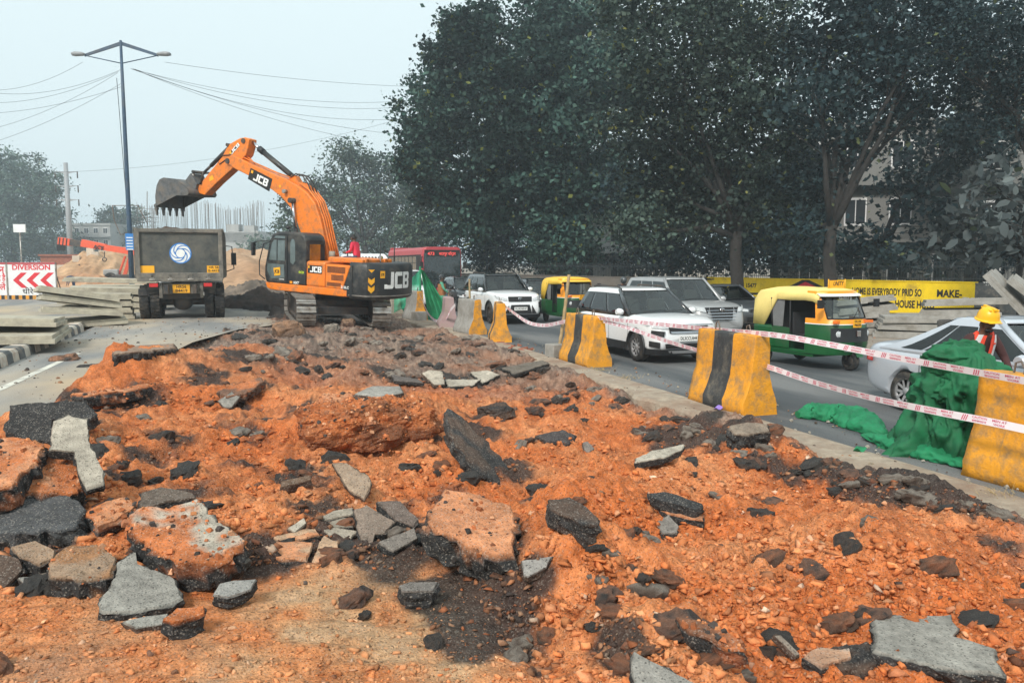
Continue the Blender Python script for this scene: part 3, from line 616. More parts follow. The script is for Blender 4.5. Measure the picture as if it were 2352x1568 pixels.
for i, pts in enumerate(([(1622, 728), (1700, 690), (1800, 672), (1800, 706), (1660, 738)], [(1620, 745), (1700, 718), (1800, 722), (1800, 768), (1690, 770)], [(1640, 782), (1700, 774), (1830, 790), (1790, 826), (1690, 824)])):
    slab(('top', 'middle', 'lowest')[i] + ' of three parallel grey slivers split from one slab', 'A', pts, (0.33, 0.28, 0.22), BLK, 0.06, (0, 0.1), 0.07, seed=21 + i)
slab('long thin slab with orange top poking over the grey road', 'A', [(352, 98), (500, 76), (750, 47), (762, 60), (640, 82), (430, 108)], ORG, BLK, 0.15, (0.02, -0.02), 0.24, PINK, 24)
slab('brown lump below the long thin slab at the road edge', 'A', [(420, 122), (600, 106), (602, 148), (480, 168)], (0.22, 0.11, 0.06), BLK, 0.16, (0, 0.3), 0.12, ORG, 25)
slab('long brown tilted slab behind the pointed grey flake', 'A', [(1100, 78), (1330, 8), (1350, 32), (1250, 98), (1150, 112)], (0.18, 0.09, 0.055), DRK, 0.12, (0, 0.25), 0.2, ORG, 26)
slab('pointed grey flake standing in orange gravel', 'A', [(1112, 130), (1180, 82), (1220, 110), (1182, 165), (1140, 165)], GREY, DRK, 0.06, (0.1, 0.7), 0.18, seed=27)
slab('flat brown block lying left of the central boulder', 'A', [(1432, 540), (1580, 506), (1586, 530), (1424, 574)], (0.16, 0.1, 0.065), DRK, 0.08, (0, 0.3), 0.12, seed=28)
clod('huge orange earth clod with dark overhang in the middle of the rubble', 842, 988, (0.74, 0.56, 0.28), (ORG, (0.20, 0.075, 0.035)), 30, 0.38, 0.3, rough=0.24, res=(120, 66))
slab('pale orange flat slab on top of the huge clod', 'B', [(75, 330), (110, 300), (230, 295), (260, 330), (210, 385), (90, 380)], PINK, ORG, 0.08, (0, 0.1), 0.42, ORG, 31)
slab('grey slab lying on the back of the huge clod', 'B', [(235, 300), (310, 266), (440, 266), (455, 292), (350, 318)], (0.30, 0.28, 0.25), DRK, 0.07, (0, 0.05), 0.3, seed=32)
slab('grey and orange plate leaning below the huge clod', 'B', [(138, 602), (200, 598), (308, 660), (315, 690), (280, 762), (212, 720)], (0.33, 0.24, 0.17), DRK, 0.07, (0.2, 0.6), 0.14, seed=33)
slab('broad grey plate left of the largest pink slab', 'B', [(236, 806), (290, 786), (420, 860), (372, 908), (330, 910), (312, 972), (272, 958)], (0.24, 0.18, 0.14), BLK, 0.07, (0, 0.3), 0.1, seed=34)
slab('grey oblong plate propped in front of the largest pink slab', 'B', [(340, 950), (500, 886), (520, 930), (408, 992)], (0.22, 0.19, 0.165), BLK, 0.07, (0, 0.35), 0.12, seed=35)
slab('dark slab edge behind the two grey plates', 'B', [(330, 770), (440, 770), (520, 850), (500, 880), (420, 850)], (0.16, 0.12, 0.1), BLK, 0.08, (0, 0.3), 0.12, seed=36)
slab('largest pink slab with thick black broken edge, in the centre', 'B', [(548, 822), (640, 722), (780, 732), (930, 792), (945, 900), (935, 1000), (870, 1018), (720, 958), (562, 880)], PINK, BLK, 0.24, (0.0, 0.25), 0.3, (0.5, 0.21, 0.1), 37)
slab('long black slab tipped on edge right of the huge clod', 'B', [(650, 362), (700, 400), (800, 490), (880, 580), (960, 700), (950, 755), (880, 700), (770, 640), (700, 540), (660, 470)], BLK, BLK, 0.12, (-0.6, 0.4), 0.16, DRK, 38)
slab('short black slab lying right of the largest pink slab', 'B', [(1085, 762), (1180, 750), (1310, 842), (1310, 882), (1250, 880), (1092, 802)], BLK, BLK, 0.14, (0, 0.3), 0.14, DRK, 39)
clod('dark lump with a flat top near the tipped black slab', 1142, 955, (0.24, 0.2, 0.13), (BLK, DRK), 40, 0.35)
slab('grey triangular flake right of the largest pink slab', 'B', [(972, 1030), (1105, 1012), (1080, 1060), (1002, 1100), (980, 1098)], (0.28, 0.26, 0.24), DRK, 0.06, (0.1, 0.45), 0.12, seed=41)
slab('dark block with a grey top in front of the largest pink slab', 'B', [(432, 1142), (480, 1125), (605, 1120), (582, 1160), (450, 1166)], (0.17, 0.15, 0.135), BLK, 0.12, (0, 0.15), 0.13, seed=42)
slab('pale cube shaped slab far back near the traffic barriers', 'B', [(535, 210), (570, 196), (625, 202), (635, 258), (590, 262)], PALE, DRK, 0.1, (0, 0.6), 0.2, seed=43)
slab('flat pale slab right of the pale cube shaped slab', 'B', [(635, 236), (790, 236), (760, 264), (650, 268)], PALE, BLK, 0.08, (0, 0.2), 0.1, seed=44)
slab('pale broken slab near the kerb ledge, behind the flat pale slab', 'B', [(745, 206), (820, 196), (875, 216), (800, 254)], PALE, BLK, 0.08, (0, 0.3), 0.16, seed=45)
slab('dark slab with a small grey piece amid orange gravel on the right', 'B', [(1035, 482), (1150, 455), (1210, 482), (1180, 518), (1080, 510)], (0.06, 0.05, 0.05), BLK, 0.07, (0, 0.2), 0.08, seed=46)
slab('long dark flat slab resting against the kerb ledge', 'B', [(885, 186), (1060, 152), (1092, 166), (940, 214)], (0.15, 0.125, 0.1), BLK, 0.09, (0.05, 0.15), 0.18, seed=47)
slab('small grey stone standing in orange gravel on the right', 'B', [(1240, 512), (1260, 506), (1288, 540), (1250, 574)], (0.2, 0.17, 0.15), DRK, 0.07, (0, 0.6), 0.1, seed=48)
slab('thin dark slab left of the pale cube shaped slab', 'B', [(400, 216), (520, 236), (540, 252), (412, 242)], (0.12, 0.1, 0.09), BLK, 0.07, (0, 0.1), 0.12, seed=49)
slab('big smooth grey slab in the lower right corner', 'C', [(1515, 1045), (1700, 1055), (1950, 1036), (1985, 1120), (1970, 1168), (2190, 1240), (2240, 1385), (2000, 1366), (1600, 1276), (1512, 1250)], GREY, BLK, 0.1, (0.0, 0.08), 0.1, seed=51)
slab('pale grey slab left of the big smooth corner slab', 'C', [(1120, 1280), (1220, 1230), (1390, 1232), (1400, 1290), (1232, 1348)], (0.36, 0.30, 0.25), BLK, 0.08, (0, 0.12), 0.1, (0.42, 0.24, 0.15), 52)
slab('speckled grey slab cut by the bottom edge of the picture', 'C', [(180, 1248), (290, 1312), (560, 1435), (560, 1520), (180, 1520)], (0.25, 0.235, 0.21), BLK, 0.09, (0.1, 0.3), 0.12, seed=53)
slab('upper of two narrow black slabs lying together on orange gravel', 'C', [(275, 372), (350, 366), (580, 440), (575, 468), (530, 470), (282, 400)], BLK, BLK, 0.1, (0, 0.2), 0.16, seed=54)
slab('lower of two narrow black slabs lying together on orange gravel', 'C', [(265, 422), (300, 418), (570, 490), (576, 528), (500, 520), (380, 488)], PINK, BLK, 0.09, (0, 0.15), 0.08, seed=55)
slab('small grey plate beside the two narrow black slabs', 'C', [(297, 540), (380, 492), (440, 555), (430, 600), (350, 600)], (0.20, 0.18, 0.16), BLK, 0.05, (0, 0.3), 0.06, seed=56)
slab('cracked white slab on the right, below the yellow and black barrier', 'C', [(195, 182), (290, 142), (470, 102), (460, 132), (350, 178), (190, 208)], PALE, BLK, 0.08, (0.05, 0.15), 0.14, seed=57)
slab('brown topped block at the foot of the striped barrier', 'C', [(715, 5), (820, -18), (930, -8), (940, 30), (830, 55), (740, 50)], (0.26, 0.2, 0.15), BLK, 0.2, (0, 0.2), 0.22, seed=58)
slab('long dark broken slab in the lower right, sunk in orange earth', 'C', [(415, 1062), (520, 1072), (620, 1110), (780, 1190), (810, 1240), (700, 1238), (500, 1150)], (0.2, 0.09, 0.05), BLK, 0.13, (0.1, 0.2), 0.15, ORG, 59)
slab('thin grey plate upright beside the pale grey slab, lower right', 'C', [(970, 1162), (1000, 1156), (1110, 1272), (1090, 1282)], (0.3, 0.24, 0.19), DRK, 0.04, (-0.3, 0.5), 0.12, seed=60)
clod('black clod in front of the pale grey slab, lower right', 1950, 1538, (0.22, 0.12, 0.09), (BLK, DRK), 61, 0.4)
clod('black clod beside the big smooth corner slab', 2090, 1545, (0.16, 0.12, 0.08), (DRK, BLK), 62, 0.4)
clod('rounded brown boulder in front of the excavator tracks', 665, 772, (0.42, 0.35, 0.28), ((0.30, 0.17, 0.10), (0.12, 0.08, 0.06)), 63, 0.3)
clod('grey boulder in front of the excavator, right of the brown boulder', 762, 765, (0.25, 0.22, 0.2), ((0.26, 0.22, 0.18), (0.1, 0.09, 0.08)), 64, 0.3)
clod('tan boulder between the excavator tracks', 800, 750, (0.24, 0.2, 0.2), ((0.36, 0.24, 0.16), (0.16, 0.1, 0.08)), 65, 0.3)
slab('long black slab rising over the road edge at the back left', 'D', [(255, 800), (330, 792), (400, 788), (402, 797), (330, 806), (262, 812)], (0.3, 0.2, 0.14), BLK, 0.28, (0, 0.0), 0.36, seed=66)
clod('brown lump lying on the grey road at the left', 150, 838, (0.28, 0.22, 0.14), ((0.3, 0.15, 0.09), BLK), 67, 0.3)
clod('flat black lump on the grey road left of the orange heap', 225, 852, (0.36, 0.22, 0.10), (BLK, (0.09, 0.085, 0.08)), 68, 0.35)
clod('black lump in the middle of the orange heap at the left', 312, 826, (0.2, 0.18, 0.2), (BLK, DRK), 69, 0.35)
clod('small dark rock at the foot of the painted kerb', 175, 765, (0.2, 0.14, 0.09), (BLK, DRK), 70, 0.35)
def sprinkle(o, n, smin, smax, seed, cols):
    g = random.Random(seed); me = o.data; fs = [p for p in me.polygons if p.normal.z > .15 and p.area > 1e-7]; wts = [p.area for p in fs]; mb = MB(); C = []
    for p in g.choices(fs, wts, k=n):
        s = smin * (smax / smin) ** (g.random() ** 2); vs_ = [me.vertices[i].co for i in p.vertices]; w_ = [g.random() for _ in vs_]; q = sum((v * x for v, x in zip(vs_, w_)), Vector()) / sum(w_)
        mb.box(q + p.normal * s * .15, (s, s * g.uniform(.6, 1), s * g.uniform(.4, .7)), (g.uniform(-.6, .6), g.uniform(-.6, .6), g.uniform(0, 6)), 0, (g.uniform(.3, .9), g.uniform(.3, .9))); c = g.choice(cols); f = g.uniform(.6, 1.3); C += [[x * f for x in c]] * 8
    m2 = bpy.data.meshes.new('clinging_stones'); m2.from_pydata(mb.V, [], mb.Fc); m2.materials.append(MATS['attr_pebble']); col_attr(m2, A_(C)); c_ = bpy.data.objects.new('clinging_stones', m2); COL.objects.link(c_); c_.parent = o; c_['kind'] = 'stuff'
SC = [(0.58, 0.24, 0.10), (0.50, 0.16, 0.06), (0.62, 0.32, 0.18), (0.40, 0.13, 0.05), (0.30, 0.12, 0.06), (0.06, 0.05, 0.045)]
for o in list(bpy.data.objects):
    lb = o.get('label', '')
    for key, n_ in (('huge orange earth clod', 900), ('largest pink slab', 70), ('large cracked slab', 130), ('orange topped chunk cut', 50), ('pinkish earth topped', 60), ('orange dusted chunk', 40), ('pale orange flat slab', 60), ('long thin slab with orange', 60), ('long dark broken slab', 50), ('round dusty brown', 16), ('brown lump below', 30)):
        if lb.startswith(key): sprinkle(o, n_, .012, .055, n_, SC)
# lumps too alike to tell apart
lumps = 0; lr = random.Random(5); base_cl = []
for i in range(10):
    kind = i % 5
    cols = [(BLK, DRK), (BLK, (0.06, 0.055, 0.05)), ((0.3, 0.12, 0.06), DRK), ((0.28, 0.24, 0.2), DRK), ((0.22, 0.11, 0.07), BLK)][kind]
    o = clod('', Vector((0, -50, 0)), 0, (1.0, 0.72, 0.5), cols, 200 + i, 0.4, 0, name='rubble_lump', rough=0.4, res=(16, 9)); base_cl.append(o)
LL = ['small black asphalt lump lying loose in the orange rubble', 'small charcoal lump lying loose in the orange rubble', 'small orange brown clod lying loose in the rubble', 'small grey broken stone lying loose in the rubble', 'small dark brown clod lying loose in the rubble']
GG = ['black asphalt lumps', 'charcoal lumps', 'orange brown clods', 'grey broken stones', 'dark brown clods']
used = set(); tries = 0
while lumps < 330 and tries < 6000:
    tries += 1
    px = lr.uniform(-40, 2390); py = 752 + 816 * lr.random() ** 1.15
    if lumps > 200:      # more of them at the back and against the ledge
        if lumps % 2: px = lr.uniform(560, 1350); py = lr.uniform(752, 860)
        else: f_ = lr.random(); px = 1250 + 1100 * f_ + lr.uniform(-160, 20); py = 870 + 300 * f_ + lr.uniform(-15, 50)
    p = TG(px, py)
    if p.x < bxl(p.y) + 0.1 or p.x > bxr(p.y) + 0.1 or p.y > 27.5: continue
    if p.y < 5.0 and p.x < 1.2 and lr.random() < .9: continue
    k = lr.randrange(10)
    if lumps > 200: k = lr.choice([0, 1, 3, 4, 5, 6, 8, 9, 3, 8])
    if lumps <= 200 and p.x > 3.6 and p.y < 10 and lr.random() < 0.55: continue
    s = lr.uniform(0.035, 0.10) * (1 + 0.05 * p.y) * (1.3 if lr.random() < .2 else 1)
    if k not in used: o = base_cl[k]; used.add(k)
    else: o = base_cl[k].copy(); COL.objects.link(o)
    o.location = p + Vector((0, 0, s * 0.15)); o.scale = (s, s * lr.uniform(.7, 1.3), s * lr.uniform(.6, 1.1)); o.rotation_euler = (lr.uniform(-.4, .4), lr.uniform(-.4, .4), lr.uniform(0, 6.28))
    tag(o, LL[k % 5], 'rubble', GG[k % 5]); lumps += 1

# gravel: thousands of crushed stones, one mass
def gravel(name, n, seed, region, smin, smax, palette, weights, far=False):
    g = np.random.default_rng(seed)
    px = g.uniform(region[0], region[2], n); py = region[1] + (region[3] - region[1]) * g.random(n) ** region[4]
    dx = (px - CX) / F; dy = (CY - py) / F
    D = A_(FWD)[None] + dx[:, None] * A_(RGT)[None] + dy[:, None] * A_(UPV)[None]
    z = np.full(n, -0.3)
    for _ in range(12):
        t = (z - CZ) / D[:, 2]; X = D[:, 0] * t; Y = D[:, 1] * t; z = z + 0.6 * (zt(X, Y) - z)
    ok = (X > bxl(Y) - 0.25) & (X < bxr(Y) + 0.35) & (z > np.where(X > bxr(Y) - .1, -.5, -9)) & (Y < 29)
    flat = (X < 1.1 + 0.05 * Y) & (Y < 5.2)
    ok &= ~(flat & (g.random(n) < 0.6))
    clump = fbm(X * 1.3, Y * 1.3, seed + 5, 3); ok &= (clump + g.uniform(-.5, .75, n) > -0.1)
    X, Y, z, flat = X[ok], Y[ok], z[ok], flat[ok]; n = len(X)
    s = smin * (smax / smin) ** (g.random(n) ** 3.0) * (1 + 0.03 * Y); s[flat] *= 0.6
    cube = A_([[-1, -1, -1], [1, -1, -1], [1, 1, -1], [-1, 1, -1], [-1, -1, 1], [1, -1, 1], [1, 1, 1], [-1, 1, 1]], float) * 0.5
    P = cube[None] + g.uniform(-.24, .24, (n, 8, 3)); P[:, 4:, :2] *= g.uniform(0.15, 0.9, (n, 1, 2)); P[:, 4:, :2] += g.uniform(-.25, .25, (n, 1, 2)); P *= g.uniform(0.5, 1.3, (n, 1, 3)) * A_([1.35, 0.9, 0.5])
    a, b, c = g.uniform(0, 6.28, n), g.uniform(-.8, .8, n), g.uniform(-.6, .6, n)
    ca, sa, cb, sb = np.cos(a), np.sin(a), np.cos(b), np.sin(b)
    Rz = np.stack([np.stack([ca, -sa, 0 * a], -1), np.stack([sa, ca, 0 * a], -1), np.stack([0 * a, 0 * a, 1 + 0 * a], -1)], 1)
    Rx = np.stack([np.stack([1 + 0 * a, 0 * a, 0 * a], -1), np.stack([0 * a, cb, -sb], -1), np.stack([0 * a, sb, cb], -1)], 1)
    P = np.einsum('nij,njk,nlk->nli', Rz, Rx, P) * s[:, None, None] + np.stack([X, Y, z + s * 0.18], -1)[:, None]
    fq = A_([[3, 2, 1, 0], [4, 5, 6, 7], [0, 1, 5, 4], [1, 2, 6, 5], [2, 3, 7, 6], [3, 0, 4, 7]])
    Q = (np.arange(n)[:, None, None] * 8 + fq[None]).reshape(-1, 4)
    me = bpy.data.meshes.new(name); me.vertices.add(n * 8); me.vertices.foreach_set('co', P.reshape(-1).astype(np.float32))
    me.loops.add(len(Q) * 4); me.loops.foreach_set('vertex_index', Q.reshape(-1).astype(np.int32)); me.polygons.add(len(Q)); me.polygons.foreach_set('loop_start', (np.arange(len(Q)) * 4).astype(np.int32))
    me.update(); me.validate()
    pal = A_(palette); k = g.choice(len(pal), n, p=weights); gcol_ = tcol(X, Y, z)
    dark = (gcol_.mean(1) < 0.10)
    col = pal[k] * g.uniform(0.55, 1.4, (n, 1)); mixv = np.where(g.random((n, 1)) < .72, g.uniform(.6, 1.0, (n, 1)), g.uniform(0.05, 0.6, (n, 1))); mixv[dark] = g.uniform(0.45, 1.0, (dark.sum(), 1)); gry = gcol_[:, :1] < gcol_[:, 2:] * 2.4; mixv[gry[:, 0]] = g.uniform(.4, .9, (gry.sum(), 1))
    col = col * (1 - mixv) + gcol_ * mixv * g.uniform(.8, 1.3, (n, 1))
    col_attr(me, np.repeat(np.clip(col, 0.012, .8), 8, 0)); me.materials.append(MATS['attr_pebble'])
    o = bpy.data.objects.new(name, me); COL.objects.link(o); stuff(o)
    return tag(o, 'loose crushed stones scattered over the dug up orange earth', 'gravel')
PAL = [(0.62, 0.24, 0.095), (0.68, 0.34, 0.18), (0.54, 0.16, 0.05), (0.42, 0.24, 0.14), (0.60, 0.44, 0.32), (0.05, 0.045, 0.042)]
gravel('gravel', 95000, 3, (-350, 760, 2700, 1720, 0.85), 0.007, 0.052, PAL, [.3, .2, .25, .12, .06, .07])
mat('pebble', (0.10, 0.09, 0.08), 0.95)
def scatter_road(name, n, seed, fx, fy, zf, sz, cols, label):
    g = random.Random(seed); mb = MB(); C = []
    for i in range(n):
        x, y = fx(g), None; y = fy(g); s = sz * (0.4 + 1.6 * g.random() ** 3); z = zf(x, y)
        if z is None: continue
        mb.box((x, y, z + s * .2), (s, s * g.uniform(.6, 1.2), s * .6), (g.uniform(-.5, .5), g.uniform(-.5, .5), g.uniform(0, 3)), 0, (.6, .6)); C += [g.choice(cols)] * 8
    me = bpy.data.meshes.new(name); me.from_pydata(mb.V, [], mb.Fc); me.materials.append(MATS['attr_stone']); col_attr(me, A_(C))
    o = bpy.data.objects.new(name, me); COL.objects.link(o); stuff(o); return tag(o, label, 'gravel')
scatter_road('road_grit', 900, 8, lambda g: g.uniform(-4, 2.5), lambda g: 9 + 20 * g.random(), lambda x, y: 0.0 - 0.08 * max(0, x) if x < bxl(y) + .2 else None, 0.03, [DRK, BLK, (0.3, 0.16, 0.09), (0.3, 0.27, 0.23)], 'dark crumbs and grit strewn over the dusty left road')
scatter_road('ledge_grit', 900, 9, lambda g: g.uniform(6.4, 8.0), lambda g: 3.5 + 26 * g.random() ** 1.3, lambda x, y: -0.385, 0.025, [DRK, (0.34, 0.28, 0.2), (0.3, 0.16, 0.09), (0.4, 0.36, 0.3)], 'grit and dry crumbs along the concrete ledge by the barriers')
scatter_road('verge_grit', 500, 10, lambda g: g.uniform(15.0, 23), lambda g: 12 + 26 * g.random(), lambda x, y: -0.37, 0.05, [(0.22, 0.18, 0.14), (0.34, 0.3, 0.25), (0.3, 0.16, 0.1)], 'stones and litter on the dusty roadside verge')
# ================================================================ excavator
EX_LOC = Vector((3.10, 28.0, -0.12)); EX_ROT = Euler((R(-0.5), R(-3.4), R(134)))
exc = thing('excavator', 'orange and black tracked excavator swinging its bucket over the dump truck', 'excavator', EX_LOC, EX_ROT)
EM = Matrix.Translation(EX_LOC) @ EX_ROT.to_matrix().to_4x4(); EMI = EM.inverted()
def ez(zx, zy, v=0.0):
    """point of the boom plane (offset v to the machine's left) seen at a pixel of the close-up"""
    p = on_plane(344.5 + zx * .31131, 287.1 + zy * .31131, EM @ Vector((0, v, 0)), EM.to_3x3() @ Vector((0, 1, 0)))
    return EMI @ p
def E3(pts, v): # trace in the v=0 plane, then shift sideways
    return [ez(x, y) + Vector((0, v, 0)) for x, y in pts]
# tracks, parallel to the road
tr_ang = R(92) - R(134)
TM = Matrix.Rotation(tr_ang, 4, 'Z')
def shoe_mesh():
    mb = MB().box((0, 0, 0.0), (0.205, 0.60, 0.025)).box((-0.075, 0, 0.03), (0.035, 0.60, 0.05)).box((0.03, 0, 0.022), (0.03, 0.60, 0.03))
    o = mb.build('shoe', 'steel_worn'); me = o.data; bpy.data.objects.remove(o); return me
SHOE = shoe_mesh()
for sd in (1, -1):
    y0 = sd * 1.2; Lh, rr, zc = 1.72, 0.42, 0.47
    prof = [(Lh * (1 if math.cos(a) > 0 else -1) * 1.0 + (rr - .05) * math.cos(a), zc + (rr - .05) * math.sin(a)) for a in [R(-90 + 180 * k / 10) for k in range(11)] + [R(90 + 180 * k / 10) for k in range(11)]]
    tf = MB().prism([(Vector((a, y0 - .16, b))) for a, b in prof], (0, 0.32, 0)).xf(TM).build('track_frame', 'steel_dark', exc)
    for sx in (1, -1): MB().lathe([(0.02, -.2), (0.33, -.2), (0.36, -.12), (0.36, .12), (0.33, .2), (0.02, .2)], (sx * Lh, y0, zc), 'y', 20).xf(TM).build('sprocket', 'steel_dark', exc)
    for k in range(7): MB().lathe([(0.02, -.2), (0.1, -.2), (0.1, .2), (0.02, .2)], (-1.35 + k * .45, y0, .17), 'y', 10).xf(TM).build('roller', 'steel_dark', exc)
    trk = MB().loft([[TM @ Vector((math.copysign(Lh, math.cos(a)) + (rr - .03) * math.cos(a), y0 + yy, zc + (rr - .03) * math.sin(a))) for yy in (-.12, .12)] for a in [R(-90 + 12 * k) for k in range(31)]], 0, False, False).build('track_chain', 'steel_dark', exc)
    per = 4 * Lh + 2 * math.pi * rr; ns = 38
    for k in range(ns):
        s = per * k / ns
        if s < 2 * Lh: p, n = Vector((-Lh + s, y0, zc - rr)), Vector((0, 0, -1))
        elif s < 2 * Lh + math.pi * rr:
            a = -math.pi / 2 + (s - 2 * Lh) / rr; n = Vector((math.cos(a), 0, math.sin(a))); p = Vector((Lh, y0, zc)) + n * rr
        elif s < 4 * Lh + math.pi * rr: p, n = Vector((Lh - (s - 2 * Lh - math.pi * rr), y0, zc + rr)), Vector((0, 0, 1))
        else:
            a = math.pi / 2 + (s - 4 * Lh - math.pi * rr) / rr; n = Vector((math.cos(a), 0, math.sin(a))); p = Vector((-Lh, y0, zc)) + n * rr
        o = bpy.data.objects.new('shoe', SHOE); COL.objects.link(o); o.parent = trk
        t = Vector((0, 1, 0)).cross(n); m = Matrix((t, Vector((0, 1, 0)), n)).transposed().to_4x4(); m.translation = p
        o.matrix_local = TM @ m
MB().box((0, 0, .55), (1.6, 2.0, .42)).box((.9, 0, .45), (.5, 1.9, .25)).box((-.9, 0, .45), (.5, 1.9, .25)).xf(TM).lathe([(.02, .7), (.62, .7), (.66, .85), (.66, 1.06), (.02, 1.06)], (0, 0, 0), 'z', 28).build('undercarriage', 'steel_dark', exc, bevel=.02)
# turning deck
def plan(u0, u1, v, n=14, back=2.85):
    P = [(u1, v), (u1, -v)]
    a0 = math.asin(v / back * 0.985)
    P = [(u1, v), (u0, v)] + [(-back * math.cos(a), back * math.sin(a)) for a in [a0 - 2 * a0 * k / n for k in range(n + 1)]] + [(u0, -v), (u1, -v)]
    return P
deck = MB(); deck.loft([[Vector((u, v, z)) for u, v in ((1.92 + o, 1.33), (1.6 + o, 1.37), (-1.62, 1.37), (-1.62, -1.37), (1.9 + o, -1.37))] for z, o in ((0.98, -.25), (1.04, -.08), (1.22, 0))], 0, True, True, False)
deck.build('deck_skirt', 'orange_paint', exc, bevel=.03)
cw = MB(); prof = ((0.98, .80), (0.93, .93), (0.99, .985), (1.06, 1.0), (1.85, 1.0), (2.02, .965), (2.10, .90))
P0 = [(-1.66, 1.36), (-1.66, 1.36)]; ring0 = [(-1.66, 1.37)] + [(-2.66 * math.cos(a) , 2.66 * math.sin(a) * .96) for a in [R(30.0 - 60 * k / 22) for k in range(23)]] + [(-1.66, -1.37)]
cw.loft([[Vector((-1.66 + (u + 1.66) * s, v * (1 - (1 - s) * .5), z)) for u, v in ring0] for z, s in prof], 0, True, True, True)
c_ = cw.build('counterweight', 'black_paint', exc, bevel=.04)
MB().loft([[Vector((-1.66 + (u + 1.66) * 1.004, v * 1.004, z)) for u, v in ring0] for z in (1.035, 1.07)], 0, True, False, True).build('wear_strip', 'steel_worn', c_)
def cwpt(a, z, off=0.008):
    return Vector(((-2.66 - off) * math.cos(a), (2.66 * .96 + off) * math.sin(a), z))
def jcb_shapes():
    J = [(0.0, 0.0), (0.0, .26), (.22, .26), (.22, .22), (.50, .22), (.50, 1), (.76, 1), (.76, .12), (.66, 0)]
    C = [(.84, .12), (.94, 0), (1.60, 0), (1.60, .24), (1.10, .24), (1.10, .76), (1.60, .76), (1.60, 1), (.94, 1), (.84, .88)]
    B = [[(1.68, 0), (1.94, 0), (1.94, 1), (1.68, 1)], [(1.94, 0), (2.38, 0), (2.48, .10), (2.48, .40), (2.40, .50), (2.48, .60), (2.48, .90), (2.38, 1), (1.94, 1), (1.94, .80), (2.20, .80), (2.22, .60), (1.94, .60), (1.94, .40), (2.22, .40), (2.20, .20), (1.94, .20)]]
    return [J, C] + B
def jcb(name, parent, fn, h, w, m='ink_white', th=.004):
    """block lettering laid on a surface: fn(x, y, out) gives the point"""
    mb = MB()
    for P in jcb_shapes():
        D = []
        for i in range(len(P)):
            a, b = P[i], P[(i + 1) % len(P)]; k = max(1, int(math.hypot(b[0] - a[0], b[1] - a[1]) / .12))
            D += [(a[0] + (b[0] - a[0]) * j / k, a[1] + (b[1] - a[1]) * j / k) for j in range(k)]
        mb.add([fn((x / 2.48 - .5) * w, (y - .5) * h, th) for x, y in D], [tuple(range(len(D)))])
    return mb.build(name, m, parent)
# lettering on the counterweight and on the side panels
def cwtext(name, s, m, a0, z, size, width, bold=0.06):
    mid = cwpt(a0, z); e = 0.02; tx = (cwpt(a0 - e, z) - cwpt(a0 + e, z)).normalized()
    o = text(name, s, m, None, Matrix.Identity(4), size, width, bold, 0.006)
    for v in o.data.vertices:
        q = cwpt(a0 - v.co.x / 2.8, z + v.co.y, 0.010 + v.co.z); v.co = q
    o.parent = exc; return o
jcb('counterweight_lettering', exc, lambda x, y, o: cwpt(R(1) - x / 2.6, 1.56 + y, .010 + o), .54, 1.34)
MB().add([cwpt(R(19.5), z, .012) if k == 0 else cwpt(R(15.4), z, .012) for z, k in ((1.63, 0), (1.63, 1), (1.86, 1), (1.86, 0))], [(0, 1, 2, 3)]).build('counterweight_badge', 'plate_yellow', exc)
cwtext('badge_lettering', 'JCB', 'ink_black', R(17.4), 1.745, .11, .13, .02)
for k in range(3):
    z = 1.9 - k * .25; MB().add([cwpt(R(a), zz, .012) for a, zz in (((29, z), (24, z), (26.5, z - .1)) if k == 0 else ((29, z), (26.5, z - .08), (24, z), (24, z - .15), (26.5, z - .25), (29, z - .15)))], [(0, 1, 2)] if k == 0 else [(0, 1, 4, 5), (1, 2, 3, 4)]).build('warning_chevron', 'plate_yellow', exc)
dr = MB().box((-.30, .92, 1.625), (.80, .9, .83)).build('side_door', 'orange_paint', exc, bevel=.07)
bx('lettering_plate', 'ink_black', exc, (-.28, 1.372, 1.78), (.60, .008, .26))
side = lambda u, z, v=1.378: face_mx((u, v, z), (-1, 0, 0), (0, 0, 1))
jcb('side_lettering', exc, lambda x, y, o: Vector((-.32 - x, 1.377 + o, 1.78 + y)), .19, .48); bx('side_badge', 'plate_yellow', exc, (-.03, 1.378, 1.85), (.055, .004, .08))
lp = MB().add([(-.715, 1.37, 1.22), (-.715, 1.37, 1.98), (-1.72, 1.37, 1.98), (-1.42, 1.37, 1.22), (-.715, .5, 1.22), (-.715, .5, 2.0), (-1.72, .5, 2.0), (-1.42, .5, 1.22)], [(0, 1, 2, 3), (7, 6, 5, 4), (0, 4, 5, 1), (1, 5, 6, 2), (2, 6, 7, 3), (3, 7, 4, 0)]).build('louvre_panel', 'orange_paint', exc, bevel=.03)
for (u0, u1, z0, z1, n) in ((-.80, -1.52, 1.72, 1.92, 6), (-.96, -1.46, 1.48, 1.66, 5), (-.80, -1.36, 1.29, 1.41, 4)):
    mb = MB()
    for k in range(n): mb.box(((u0 + u1) / 2, 1.372, z0 + (z1 - z0) * (k + .5) / n), (abs(u1 - u0), .012, (z1 - z0) / n * .55))
    mb.build('louvre_vents', 'ink_black', lp)
MB().add([(-1.44, 1.366, 1.22), (-1.74, 1.366, 1.99), (-1.80, 1.37, 2.02), (-1.80, 1.37, 1.0), (-1.50, 1.37, 1.0)], [(0, 1, 2, 3, 4)]).build('corner_panel', 'black_paint', exc)
text('model_lettering', '215LC', 'ink_white', exc, side(-1.52, 1.28, 1.374), .11, .32, .03)
MB().box((-.9, -.1, 1.7), (1.7, 1.15, .96)).box((-.75, -.95, 1.62), (1.9, .82, .8)).build('engine_cover', 'orange_paint', exc, bevel=.05)
MB().box((-1.35, 0.35, 2.13), (1.35, 1.6, .14)).build('rear_hood', 'orange_paint', exc, bevel=.03)
